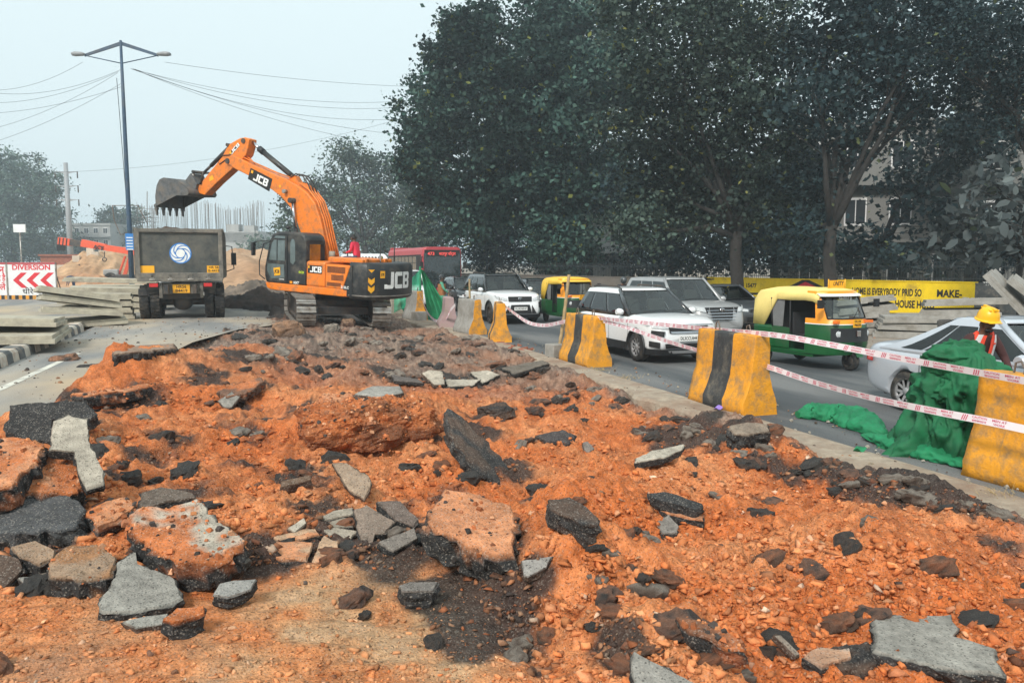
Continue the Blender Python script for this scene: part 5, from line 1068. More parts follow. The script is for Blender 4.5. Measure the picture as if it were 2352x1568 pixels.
    for front in (True, False):
        mb = MB(); V = []
        for j in range(N + 1):
            z = zb + .04 + (zt0 - .02 - zb - .04) * j / N; yy = gy(z) * .915
            for i in range(11): y = -yy + 2 * yy * i / 10; V.append(Vector((gx(z, front) - (.10 if front else -.06) * (y / gy(z)) ** 2 + (.012 if front else -.012), y, z)))
        mb.add(V, [(j * 11 + i, j * 11 + i + 1, j * 11 + i + 12, j * 11 + i + 11) for j in range(N) for i in range(10)], 0, True).build('windscreen' if front else 'rear_window', P.get('screen', 'car_glass'), t)
    arch, xm, hl = P.get('arch', .03), (xwt + xrt) / 2, (xwb - xrb) / 2
    for o in list(t.children):
        if o.name.split('.')[0] in ('cabin', 'side_window', 'windscreen', 'rear_window', 'roof_rail', 'pillar', 'roof_side', 'belt_trim', 'interior_mirror'):
            for v in o.data.vertices: v.co.z -= arch * ((v.co.x - xm) / hl) ** 2 * max(0, (v.co.z - zb) / (H - zb))
    MB().tube([(xwb + .0, -.5, zb + .075), (xwb - .05, .1, zb + .10)], .010).tube([(xwb + .0, .05, zb + .075), (xwb - .05, .55, zb + .10)], .010).build('wiper', 'ink_black', t)
    # front face
    nx = list(reversed([L / 2 - .85, L / 2 - .45, L / 2 - .2, L / 2 - .07, L / 2])); ny = list(reversed([1 * h2, .97 * h2, .91 * h2, .82 * h2, P.get('nose', .70) * h2]))
    def nose(y, z, off):
        x = float(np.interp(abs(y), ny, nx)) if abs(y) > ny[0] else L / 2
        return Vector((x + dx(x, z) + off, y, z))
    for nm, m, poly, off, mir in P.get('front', ()):
        for s in ((1, -1) if mir else (1,)):
            pl = [(y * s, z) for y, z in poly]; strip_patch(pl, lambda y, z: nose(y, z, off), 14).build(nm, m, t)
    if P.get('plate'):
        zp = P['plate_z']; fx = L / 2 + dx(L / 2, zp) + .03; MB().box((fx - .006, P.get('plate_y', 0), zp), (.012, .50, .12)).build('number_plate', 'plate_white', t)
        text('plate_lettering', P['plate'], 'ink_black', t, face_mx((fx + .003, P.get('plate_y', 0), zp), (0, 1, 0), (0, 0, 1)), .105, .44, .012)
    if P.get('badge'):
        zp = P['badge']; fx = L / 2 + dx(L / 2, zp) + .035
        MB().lathe([(.05, 0), (.075, 0), (.075, .01), (.05, .01)], (0, 0, 0), 'x', 20).xf(Matrix.Translation((fx, 0, zp)) @ Matrix.Diagonal((1, 1.15, .8, 1))).lathe([(.022, 0), (.035, 0)], (fx + .004, 0, zp), 'x', 14).box((fx + .006, 0, zp + .03), (.006, .11, .014)).build('badge', 'chrome', t)
    # tail lamps, rear plate
    for s in (1, -1): MB().loft([[Vector((-L / 2 + a + dx(-L / 2 + a, zr - .2 + c), s * (hwx(-L / 2 + a) * (1 - .10 * max(0, c) / .1) + .012), zr - .20 + c)) for c in (-.10, 0, .10)] for a in (.0, .04, .10, .18, .28)], 0, False, False).build('tail_lamp', 'tail_red', t)
    for xx in (wb / 2 + ax, -wb / 2 + ax):
        for s in (1, -1):
            c = Vector((xx, s * (h2 - .12), r)); tw = .23
            w_ = MB().lathe([(r * .62, -tw * .5), (r * .9, -tw * .5), (r * .985, -tw * .36), (r, -tw * .2), (r, tw * .2), (r * .985, tw * .36), (r * .9, tw * .5), (r * .62, tw * .5)], c, 'y', 30).build('wheel', 'rubber', t)
            MB().lathe([(.01, s * .02), (r * .64, s * .02)], c, 'y', 24).build('brake', 'ink_black', w_)
            rim = MB().lathe([(r * .58, s * .07), (r * .66, s * .118), (r * .66, s * .09)], c, 'y', 30).lathe([(.01, s * .095), (.06, s * .09), (.07, s * .05)], c, 'y', 14)
            for k in range(P.get('spokes', 5)):
                a = 2 * math.pi * k / P.get('spokes', 5) + .3; d = Vector((math.cos(a), 0, math.sin(a))); e = Vector((-d.z, 0, d.x)); q = Vector((0, s, 0))
                for o_ in ((-.5, .5) if P.get('twin', True) else (0,)):
                    rim.add([c + d * .04 + e * (o_ * .05 - .022) + q * .085, c + d * .04 + e * (o_ * .05 + .022) + q * .085, c + d * r * .62 + e * (o_ * .12 + .02) + q * .10, c + d * r * .62 + e * (o_ * .12 - .02) + q * .10], [(0, 1, 2, 3)])
            rim.build('rim', P.get('rim', 'alloy'), w_)
    MB().box((0, 0, gc + .10), (L * .86, W * .7, .18)).build('underbody', 'ink_black', t)
    return t
Z = -0.4
# white compact SUV in front
car('suv', 'white compact SUV with silver alloy wheels behind the two striped barriers', 'car', (9.42, 17.55, Z), R(-90), dict(L=4.32, W=1.80, H=1.64, wb=2.61, r=.345, gc=.2, zb=1.03, zh=1.06, zn=.94, xwb=.98, xwt=.18, xrt=-1.72, xrb=-2.02, paint='white_car', wins=((.0, .36), (.40, .76), (.80, 1.0)), handles=(.02, -.95), doors=(.95, -.05, -1.0), clad=1, rails='steel_dark', pillar='black_car', tumble=.74, plate='DL3CCU6441', plate_z=.58, ax=.03, fslope=.07, nose=.74,
    front=(('headlight', 'lamp_glass', [(-.42, .84), (-.42, .80), (-.82, .80), (-.885, .88), (-.80, .90)], .008, True), ('grille', 'ink_black', [(-.56, .86), (-.50, .70), (.50, .70), (.56, .86)], .012, False), ('grille_trim', 'chrome', [(-.62, .895), (-.62, .872), (.62, .872), (.62, .895)], .02, False), ('lower_lip', 'chrome', [(-.50, .735), (-.47, .70), (.47, .70), (.50, .735)], .022, False), ('fog_lamp', 'ink_black', [(-.58, .74), (-.60, .62), (-.84, .64), (-.83, .76)], .010, True), ('lower_grille', 'ink_black', [(-.66, .47), (-.60, .36), (.60, .36), (.66, .47)], .014, False), ('bumper_cladding', 'black_plastic', [(-.88, .34), (-.88, .20), (.88, .20), (.88, .34)], .016, False), ('skid_plate', 'alloy', [(-.5, .31), (-.42, .24), (.42, .24), (.5, .31)], .024, False), ('side_intake', 'ink_black', [(-.70, .50), (-.70, .36), (-.84, .40), (-.84, .52)], .012, True))))
# large white SUV with a black roof
car('suv', 'large white SUV with black roof waiting behind the bamboo pole', 'car', (9.70, 29.75, Z), R(-90), dict(L=4.80, W=1.86, H=1.82, wb=2.745, r=.39, gc=.24, zb=1.16, zh=1.20, zn=1.06, xwb=.95, xwt=.25, xrt=-1.85, xrb=-2.25, paint='white_car', roof='black_car', pillar='black_car', wins=((.0, .34), (.38, .70), (.74, 1.0)), handles=(-.1, -1.05), doors=(.95, -.1, -1.1), clad=1, rails='steel_dark', tumble=.76, plate='DL14CG0147', plate_z=.58, badge=.93, rim='steel_dark', ax=.08,
    front=(('headlight', 'lamp_glass', [(-.50, .95), (-.50, .86), (-.84, .93), (-.90, 1.06), (-.84, 1.06)], .010, True), ('grille', 'ink_black', [(-.52, 1.02), (-.46, .84), (.46, .84), (.52, 1.02)], .014, False), ('lower_grille', 'ink_black', [(-.62, .40), (-.44, .72), (.44, .72), (.62, .40)], .014, False), ('fog_lamp', 'ink_black', [(-.72, .80), (-.72, .62), (-.86, .56), (-.84, .84)], .012, True), ('bumper_cladding', 'black_plastic', [(-.9, .36), (-.9, .24), (.9, .24), (.9, .36)], .016, False))))
# silver people carrier
car('minivan', 'dusty silver people carrier behind the white compact SUV', 'car', (13.05, 21.9, Z), R(-90), dict(L=4.74, W=1.83, H=1.80, wb=2.75, r=.35, gc=.2, zb=1.08, zh=1.12, zn=.98, xwb=1.15, xwt=.35, xrt=-1.95, xrb=-2.25, paint='grey_silver_car', wins=((.0, .33), (.36, .66), (.69, 1.0)), handles=(.0, -1.0), doors=(1.05, .0, -1.05), tumble=.76, badge=.90, kick=0,
    front=(('headlight', 'lamp_glass', [(-.52, .96), (-.50, .84), (-.84, .90), (-.88, 1.02)], .010, True), ('grille', 'ink_black', [(-.56, .98), (-.40, .62), (.40, .62), (.56, .98)], .012, False), ('grille_bar', 'chrome', [(-.50, .90), (-.50, .885), (.50, .885), (.50, .90)], .018, False), ('grille_bar', 'chrome', [(-.47, .82), (-.47, .80), (.47, .80), (.47, .82)], .018, False), ('grille_bar', 'chrome', [(-.44, .74), (-.44, .72), (.44, .72), (.44, .74)], .018, False), ('grille_bar', 'chrome', [(-.40, .66), (-.40, .64), (.40, .64), (.40, .66)], .018, False))))
# dark saloon at the roadside
SED = dict(L=4.44, W=1.70, H=1.47, wb=2.55, r=.305, gc=.16, zb=.93, zh=.95, zn=.76, zr=1.0, xwb=1.0, xwt=.20, xrt=-.75, xrb=-1.80, arch=.10, wins=((.0, .40), (.43, .76), (.78, .97)), handles=(-.05, -.95), doors=(.85, -.1, -1.0), tumble=.70, rcurve=.8, ax=.02, kick=0,
    front=(('headlight', 'lamp_glass', [(-.46, .72), (-.46, .64), (-.78, .66), (-.82, .76)], .010, True), ('grille', 'ink_black', [(-.42, .72), (-.38, .62), (.38, .62), (.42, .72)], .012, False), ('lower_grille', 'ink_black', [(-.55, .46), (-.5, .30), (.5, .30), (.55, .46)], .012, False)))
car('saloon_car', 'dark grey saloon parked in front of the yellow wall', 'car', (16.2, 24.2, Z + .02), R(-92), dict(SED, paint='dark_car'))
car('saloon_car', 'silver saloon at the right edge, passing behind the worker', 'car', (10.34, 8.12, Z), R(-90), dict(SED, paint='silver_car', pillar='silver_car', sideglass='tinted_glass', wins=((.0, .40), (.425, .76), (.785, .95)), handle='chrome', spokes=5, H=1.49))
car('hatchback', 'black car beside the motorcyclist, in front of the red bus', 'car', (10.35, 37.2, Z), R(-90), dict(SED, L=3.9, wb=2.45, paint='black_car', H=1.58, zb=1.0, zh=1.02, zn=.86, xrt=-1.5, xrb=-1.85, zr=1.0, plate='DL8C', plate_z=.5))
car('hatchback', 'black car half hidden between the white SUV and the far auto rickshaw', 'car', (13.1, 34.5, Z), R(-90), dict(SED, L=3.9, wb=2.45, paint='black_car', H=1.52, xrt=-1.5, xrb=-1.85))
car('jeep', 'white off roader behind the green net, its roof showing', 'car', (7.7, 38.6, Z), R(-90), dict(L=4.3, W=1.78, H=1.90, wb=2.68, r=.36, gc=.22, zb=1.15, zh=1.18, zn=1.05, xwb=.75, xwt=.35, xrt=-1.95, xrb=-2.1, paint='white_car', wins=((.0, .33), (.36, .66), (.69, 1.0)), handles=(.0, -.9), doors=(.7, -.1, -1.0), tumble=.80, kick=0, front=(('headlight', 'lamp_glass', [(-.45, .95), (-.45, .80), (-.8, .80), (-.84, .95)], .01, True), ('grille', 'ink_black', [(-.4, .98), (-.4, .75), (.4, .75), (.4, .98)], .012, False))))

# ---------------------------------------------------------------- auto rickshaws
def rickshaw(label, loc, rz, canopy, sign=None, plate=None):
    t = thing('auto_rickshaw', label, 'auto rickshaw', loc, (0, 0, rz), 'auto rickshaws in the traffic')
    # local x forward
    def sec(x, pts): return [Vector((x, y, z)) for y, z in pts]
    hw = .64
    # canopy: roof, back and rear quarters
    rings = []
    for x, z, h, k in ((-1.30, 1.30, .58, .35), (-1.27, 1.52, .60, .6), (-1.16, 1.66, .60, .9), (-.9, 1.70, .62, 1), (-.5, 1.715, .63, 1), (-.1, 1.70, .63, 1), (.3, 1.715, .63, 1), (.52, 1.70, .62, 1), (.66, 1.64, .60, 1)):
        e = .30 if x > -.85 else 1.0 - .0 * k
        zl = z - .26 if x > -.80 else .86
        rings.append([Vector((x, y_, z_)) for y_, z_ in ((-h - .01, zl), (-h, (zl + z) / 2), (-h * .97, z - .10), (-h * .85, z - .03), (-h * .4, z + .005), (0, z + .012), (h * .4, z + .005), (h * .85, z - .03), (h * .97, z - .10), (h, (zl + z) / 2), (h + .01, zl))])
    cp_ = MB().loft(rings, 0, False, False, True); cp_.add(rings[0], [tuple(range(11))], 0, True)
    c = cp_.build('canopy', canopy, t); sd = c.modifiers.new('s', 'SOLIDIFY'); sd.thickness = .02; sd.offset = -1
    # rear body tub
    MB().loft([[Vector((x, y * k, z)) for x, y in ((-1.28, -.60), (-1.05, -.66), (-.62, -.66), (-.62, .66), (-1.05, .66), (-1.28, .60))] for z, k in ((.30, .94), (.42, 1.0), (.86, 1.0))], 0, True, True, False).build('rear_body', 'rick_green', t, bevel=.04)
    MB().box((-.1, 0, .30), (1.3, 1.22, .07)).box((-.15, .60, .36), (1.1, .05, .08)).box((-.15, -.60, .36), (1.1, .05, .08)).build('floor_pan', 'rick_green', t, bevel=.015)
    MB().box((-.85, 0, .62), (.42, 1.1, .16)).box((-1.05, 0, .95), (.12, 1.1, .6), (0, -.15, 0)).build('rear_seat', 'interior', t, bevel=.04)
    MB().box((-.02, 0, .62), (.30, .9, .14)).box((-.2, 0, .9), (.07, .9, .55)).build('driver_seat', 'interior', t, bevel=.03)
    for s in (1, -1):
        MB().prism([(x, s * .645, z) for x, z in ((-.66, .40), (-.66, .80), (-.58, .86), (-.12, .84), (-.10, .82), (-.10, .40))], (0, -s * .04, 0)).build('side_panel', 'rick_green', t)
        MB().prism([(x, s * .61, z) for x, z in ((-.66, .84), (-.70, 1.46), (-.30, 1.45), (-.34, .86))], (0, -s * .012, 0)).build('side_curtain', 'curtain', t)
        MB().tube([(-.10, s * .62, .42), (-.12, s * .62, 1.45)], .018).tube([(-.64, s * .62, .8), (-.70, s * .61, 1.48)], .018).build('door_post', 'ink_black', t)
    MB().box((-.6, 0, 1.1), (.03, 1.16, .8)).build('bulkhead', 'interior', t)
    # nose: green lower cowl, orange screen surround
    def cowl(z, k): return [Vector((x, y, z)) for x, y in ((.34, -.64), (.62, -.63), (.86 + .10 * k, -.54), (1.00 + .14 * k, -.30), (1.04 + .16 * k, 0), (1.00 + .14 * k, .30), (.86 + .10 * k, .54), (.62, .63), (.34, .64))]
    MB().loft([cowl(.34, .2), cowl(.55, .9), cowl(.80, .75), cowl(.97, .35)], 0, False, False, True).build('front_cowl', 'rick_green', t)
    MB().loft([cowl(.965, .34), cowl(.985, .34)], 0, False, False).xf(Matrix.Diagonal((1.01, 1.01, 1, 1))).build('cowl_trim', 'ink_white', t)
    def scr(z):
        k = (z - .97) / .68; return [Vector((x - .38 * k * f, y * (1 - .06 * k), z)) for x, y, f in ((.34, -.64, .0), (.62, -.63, .2), (.90, -.545, .8), (1.05, -.30, 1), (1.09, 0, 1), (1.05, .30, 1), (.90, .545, .8), (.62, .63, .2), (.34, .64, 0))]
    cut = []
    mb = MB(); mb.loft([scr(.97), scr(1.09)], 0, False, False, True)
    mb.loft([scr(1.55), scr(1.66)], 0, False, False, True)
    for ii in ((1, 2), (6, 7)):
        for a_, b_ in ((1.09, 1.32), (1.32, 1.55)): mb.add([scr(a_)[ii[0]], scr(a_)[ii[1]], scr(b_)[ii[1]], scr(b_)[ii[0]]], [(0, 1, 2, 3)], 0, True)
    sf = mb.build('screen_frame', 'rick_orange', t)
    MB().loft([[p + Vector((.0, 0, 0)) for p in scr(z)[2:7]] for z in (1.085, 1.2, 1.35, 1.5, 1.555)], 0, False, False, True).build('windscreen', 'car_glass', t)
    for z in (1.09, 1.55): MB().tube([p + Vector((.006, 0, 0)) for p in scr(z)[2:7]], .016).build('screen_seal', 'ink_black', sf)
    for i in (2, 6): MB().tube([scr(z)[i] + Vector((.006, 0, 0)) for z in (1.09, 1.55)], .014).build('screen_seal', 'ink_black', sf)
    MB().loft([[p + Vector((.02 + o, 0, dz)) for p in scr(1.60)[1:8]] for o, dz in ((0, .0), (.06, -.01), (.12, -.05))], 0, False, False, True).build('sun_visor', 'ink_white' if sign else 'rick_yellow', t)
    MB().tube([scr(1.10)[4] + Vector((.02, 0, 0)), scr(1.10)[4] + Vector((-.05, .22, .22))], .008).build('wiper', 'ink_black', t)
    # black mask with round lamps
    def mk(z): return [p + Vector((.012, 0, 0)) for p in cowl(z, .75 if z > .7 else .85)[2:7]]
    MB().loft([mk(.62), mk(.76), mk(.90)], 0, False, False, True).build('lamp_mask', 'black_plastic', t)
    for s in (1, -1):
        MB().lathe([(.01, .0), (.055, .0), (.075, -.03), (.085, -.02), (.085, -.06)], (1.06, s * .37, .78), 'x', 18).build('headlight', 'lamp_glass', t)
        MB().box((1.0, s * .44, 1.03), (.10, .20, .055), (0, 0, -s * .55)).build('indicator', 'amber', t)
        MB().tube([(.86, s * .60, 1.40), (.90, s * .74, 1.42)], .012).box((.90, s * .80, 1.40), (.04, .14, .17)).build('wing_mirror', 'ink_black', t)
    MB().box((1.185, 0, .79), (.02, .11, .13)).build('badge', 'chrome', t, bevel=.01)
    for k in range(4): MB().box((1.19, 0, .60 - k * .045), (.02, .22, .015)).build('vent', 'ink_black', t)
    MB().box((1.135, 0, 1.0), (.015, .22, .17)).build('number_plate', 'plate_yellow', t)
    if plate:
        for i, s in enumerate(plate): text('plate_lettering', s, 'ink_black', t, face_mx((1.146, 0, 1.04 - .075 * i), (0, 1, 0), (0, 0, 1)), .065, .17, .01)
    # wheels
    def wheel(c):
        w_ = MB().lathe([(.11, -.05), (.17, -.055), (.2, -.04), (.212, 0), (.2, .04), (.17, .055), (.11, .05)], c, 'y', 26).build('wheel', 'rubber', t); MB().lathe([(.01, -.03), (.12, -.04), (.12, .04), (.01, .03)], c, 'y', 18).build('rim', 'steel_dark', w_)
    wheel((1.0, 0, .212)); wheel((-.95, .53, .212)); wheel((-.95, -.53, .212))
    MB().loft([[Vector((1.0 + .26 * math.cos(a), y, .22 + .26 * math.sin(a))) for y in (-.09, .09)] for a in [R(20 + 140 * k / 10) for k in range(11)]], 0, False, False).build('mudguard', 'rick_green', t)
    MB().tube([(.98, .10, .22), (.95, .10, .5)], .02).tube([(.98, -.10, .22), (.95, -.10, .5)], .02).build('fork', 'steel_dark', t)
    MB().tube([(1.12, -.32, .42), (1.24, -.2, .46), (1.28, 0, .47), (1.24, .2, .46), (1.12, .32, .42)], .013).build('crash_bar', 'chrome', t)
    MB().tube([(.62, -.28, 1.0), (.60, 0, 1.03), (.62, .28, 1.0)], .014).tube([(.60, 0, 1.02), (.8, 0, .6)], .02).build('handlebar', 'ink_black', t)
    if sign:
        MB().box((.50, .06, 1.79), (.012, .42, .17)).tube([(.50, -.18, 1.68), (.50, -.18, 1.9)], .012).tube([(.50, .30, 1.68), (.50, .30, 1.9)], .012).build('roof_sign', 'plate_yellow', t)
        text('sign_lettering', sign, 'ink_black', t, face_mx((.508, .09, 1.80), (0, 1, 0), (0, 0, 1)), .13, .30, .01, shear=.3)
        text('screen_lettering', 'GURU JI', 'ink_white', t, face_mx(scr(1.51)[4] + Vector((.012, 0, 0)), (0, 1, 0), (-.5, 0, 1)), .075, .36, .01)
    return t
rickshaw('yellow and green auto rickshaw with cream canopy and roof sign, nearest', (11.95, 14.35, Z), R(-84), 'rick_cream', 'UNITY', ('DL1R', 'PB6238'))
rickshaw('yellow and green auto rickshaw behind the bamboo pole, farther away', (11.75, 27.7, Z), R(-88), 'rick_yellow', None, ('DL1R', '2106'))

# ---------------------------------------------------------------- bus
bus = thing('bus', 'red city bus with dark windscreen and lit route board behind the traffic', 'bus', (11.85, 53.6, Z), (0, 0, R(-90)))
BL, BW, BH = 11.6, 2.5, 3.2
def brect(z, k): return [Vector((x, y, z)) for x, y in ((-BL / 2, -BW / 2 * k), (BL / 2 - .12, -BW / 2 * k), (BL / 2, -BW / 2 * k + .14), (BL / 2, BW / 2 * k - .14), (BL / 2 - .12, BW / 2 * k), (-BL / 2, BW / 2 * k))]
MB().loft([brect(.32, .97), brect(.5, 1), brect(2.75, 1), brect(3.02, .97), brect(3.15, .9), brect(3.2, .75)], 0, True, True, False).build('body', 'bus_red', bus, bevel=.05)
for s in (1, -1):
    bx('window_band', 'ink_black', bus, (-.15, s * 1.252, 1.80), (BL - .4, .012, 1.88))
    for k in range(8):
        x = -BL / 2 + .95 + k * 1.2; pn = bx('window', 'glass_pale', bus, (x, s * 1.262, 2.1), (1.0, .012, 1.05)); bx('window_bar', 'ink_black', pn, (x, s * 1.272, 2.22), (1.0, .012, .03)); bx('window_bar', 'ink_black', pn, (x, s * 1.272, 1.62), (1.0, .012, .03))
    MB().tube([(BL / 2 - .1, s * 1.2, 2.6), (BL / 2 + .25, s * 1.35, 2.6), (BL / 2 + .28, s * 1.35, 2.3)], .025).box((BL / 2 + .28, s * 1.35, 2.1), (.1, .2, .4)).build('mirror', 'ink_black', bus)
    for x in (BL / 2 - 2.6, -BL / 2 + 3): tyre('wheel', bus, (x, s * 1.08, .5), .5, .28, .27, 'y', 'steel_dark', 24, False)
    MB().lathe([(.01, .02), (.11, .02), (.12, -.02)], (BL / 2 + .01, s * .9, .75), 'x', 14).build('headlight', 'lamp_glass', bus)
bx('front_mask', 'ink_black', bus, (BL / 2 + .002, 0, 1.76), (.012, 2.22, 2.52)); bx('windscreen', 'glass', bus, (BL / 2 + .006, 0, 1.78), (.012, 2.30, 2.05)); bx('route_board', 'ink_black', bus, (BL / 2 + .016, 0, 2.78), (.012, 1.95, .34))
mat('led_red', (0.3, 0.02, 0.02), 0.5, emit=(1.0, 0.12, 0.10, 0.55))
bm_ = lambda y, z: face_mx((BL / 2 + .026, y, z), (0, 1, 0), (0, 0, 1))
text('route_lettering', '473', 'led_red', bus, bm_(-.70, 2.78), .27, .42, .01); text('route_lettering', 'बदरपुर बॉर्डर', 'led_red', bus, bm_(.32, 2.78), .26, 1.05, .005)
bx('bumper', 'bus_red', bus, (BL / 2 + .02, 0, .55), (.10, 2.3, .35), None, .03); MB().tube([(BL / 2 + .03, -.5, .95), (BL / 2 + .04, .2, 1.6)], .012).build('wiper', 'ink_black', bus)
MB().box((-BL / 2 + .15, 0, 3.2), (.3, 2.2, .26)).build('rear_fairing', 'bus_red', bus, bevel=.05)
# white minibus roof behind the excavator
mv = thing('minibus', 'white minibus with vented roof front, seen behind the excavator', 'bus', (6.6, 44.5, Z), (0, 0, R(-90)))
def vrect(z, x1, k): return [Vector((x, y, z)) for x, y in ((-2.8, -1 * k), (x1, -1 * k), (x1, 1 * k), (-2.8, 1 * k))]
MB().loft([vrect(.35, 2.8, 1), vrect(1.5, 2.75, 1), vrect(1.75, 2.55, 1), vrect(2.55, 1.9, .96), vrect(2.72, 1.5, .88)], 0, True, True, False).build('body', 'board_white', mv, bevel=.06)
for s in (1, -1):
    bx('window_band', 'glass', mv, (-.6, s * .99, 2.05), (3.8, .03, .55)); 
    for x in (1.7, -1.7): tyre('wheel', mv, (x, s * .88, .36), .36, .2, .2, 'y', 'steel_dark', 20, False)
for k in range(9): bx('roof_vent', 'ink_black', mv, (1.93 + .03, -.7 + k * .17, 2.48), (.05, .09, .16))
MB().add([(2.58, -.85, 1.76), (2.58, .85, 1.76), (2.05, .8, 2.40), (2.05, -.8, 2.40)], [(0, 1, 2, 3)]).xf(Matrix.Translation((.012, 0, .008))).build('windscreen', 'glass', mv)
# ================================================================ people
def skin_body(name, J, Eg, rad, paint, parent, mats):
    names = list(J); me = bpy.data.meshes.new(name); me.from_pydata([J[n] for n in names], [(names.index(a), names.index(b)) for a, b in Eg], [])
    o = bpy.data.objects.new(name, me); COL.objects.link(o)
    o.modifiers.new('k', 'SKIN'); sm = o.modifiers.new('s', 'SUBSURF'); sm.levels = sm.render_levels = 2
    for i, n in enumerate(names):
        r_ = rad[n]; me.skin_vertices[0].data[i].radius = r_ if isinstance(r_, tuple) else (r_, r_); me.skin_vertices[0].data[i].use_root = (n == 'pelvis')
    bake(o); me = o.data
    for m in mats: me.materials.append(MATS[m])
    seg = [(Vector(J[a]), Vector(J[b]), paint(a, b)) for a, b in Eg]
    for p in me.polygons:
        c = p.center; best = None
        for a, b, k in seg:
            d = b - a; t_ = max(0, min(1, (c - a).dot(d) / max(d.length_squared, 1e-9))); ds = (a + d * t_ - c).length
            if best is None or ds < best[0]: best = (ds, k)
        p.material_index = best[1]; p.use_smooth = True
    if parent: o.parent = parent
    return o
STAND = dict(pelvis=(0, 0, .92), spine=(0, 0, 1.10), chest=(.01, 0, 1.28), neckb=(0, 0, 1.42), neck=(.015, 0, 1.49), head=(.03, 0, 1.58), crown=(.02, 0, 1.66))
def person(label, loc, rz, shirt, trouser, pose=None, arms=None, shoes='dark_cloth', hair=True, scale=1.0, extra=None, cat='person', legs=None):
    t = thing('person', label, cat, loc, (0, 0, rz), None, scale)
    J = dict(STAND); 
    if pose: J.update(pose)
    ch = Vector(J['chest']); up = (Vector(J['neckb']) - ch).normalized(); pv = Vector(J['pelvis'])
    for s, n in ((1, 'l'), (-1, 'r')):
        J['sh' + n] = tuple(ch + up * .09 + Vector((0, s * .175, 0)))
        a = (arms or {}).get(n); sh = Vector(J['sh' + n])
        J['el' + n], J['wr' + n], J['ha' + n] = a if a else (tuple(sh + Vector((-.02, s * .06, -.28))), tuple(sh + Vector((.05, s * .07, -.52))), tuple(sh + Vector((.07, s * .06, -.60))))
        l = (legs or {}).get(n)
        J['hip' + n] = tuple(pv + Vector((0, s * .09, -.04)))
        J['kn' + n], J['an' + n], J['to' + n] = l if l else ((.03, s * .11, .48), (-.02, s * .12, .08), (.13, s * .14, .035))
        h = Vector(J['ha' + n]); d = (h - Vector(J['wr' + n])).normalized(); side_ = d.cross(Vector((1, 0, 0.01))).normalized()
        for k in range(4): J['f%d%s' % (k, n)] = tuple(h + d * (.075 - .008 * abs(k - 1.5)) + side_ * (.018 * (k - 1.5)) + Vector((.02, 0, 0)))
        J['th' + n] = tuple(h + side_ * .045 + d * .02)
    Eg = [('pelvis', 'spine'), ('spine', 'chest'), ('chest', 'neckb'), ('neckb', 'neck'), ('neck', 'head'), ('head', 'crown')]
    rad = dict(pelvis=(.15, .12), spine=(.14, .11), chest=(.16, .115), neckb=.075, neck=.052, head=(.082, .10), crown=(.06, .07))
    for n in 'lr':
        Eg += [('chest', 'sh' + n), ('sh' + n, 'el' + n), ('el' + n, 'wr' + n), ('wr' + n, 'ha' + n), ('pelvis', 'hip' + n), ('hip' + n, 'kn' + n), ('kn' + n, 'an' + n), ('an' + n, 'to' + n), ('ha' + n, 'th' + n)] + [('ha' + n, 'f%d%s' % (k, n)) for k in range(4)]
        rad.update({'sh' + n: .072, 'el' + n: .05, 'wr' + n: .034, 'ha' + n: (.03, .04), 'hip' + n: .095, 'kn' + n: .068, 'an' + n: .05, 'to' + n: .04, 'th' + n: .011}); rad.update({'f%d%s' % (k, n): .010 for k in range(4)})
    def paint(a, b):
        if b in ('neck', 'head', 'crown') or b[:2] in ('ha', 'th') or b[0] == 'f': return 0
        if b[:2] == 'to': return 3
        if b[:3] == 'hip' or b[:2] in ('kn', 'an'): return 2
        return 1
    body = skin_body('body', J, Eg, rad, paint, t, ['skin', shirt, trouser, shoes])
    hd = Vector(J['head'])
    if hair:
        mb = MB(); rg = []
        for i in range(7):
            a = math.pi * .5 * i / 6; rg.append([hd + Vector((-.012 + .105 * math.cos(a) * math.cos(2 * math.pi * k / 14) * 1.05, .092 * math.cos(a) * math.sin(2 * math.pi * k / 14), .012 + (.115 * math.sin(a)) - (.045 if math.cos(2 * math.pi * k / 14) < .25 else 0) * math.cos(a))) for k in range(14)])
        mb.loft(rg, 0, True, True, True).build('hair', 'hair', t)
    MB().ball(hd + Vector((.098, 0, -.012)), (.018, .014, .026), 8, 6).build('nose', 'skin', t)
    for s in (1, -1):
        MB().ball(hd + Vector((0, s * .088, -.01)), (.022, .012, .034), 8, 6).build('ear', 'skin', t); MB().ball(hd + Vector((.083, s * .034, .018)), (.012, .017, .009), 8, 6).build('eye', 'hair', t)
    MB().ball(hd + Vector((.083, 0, -.062)), (.012, .03, .008), 8, 6).build('mouth', 'maroon_cloth', t)
    if extra: extra(t, J, body)
    return t
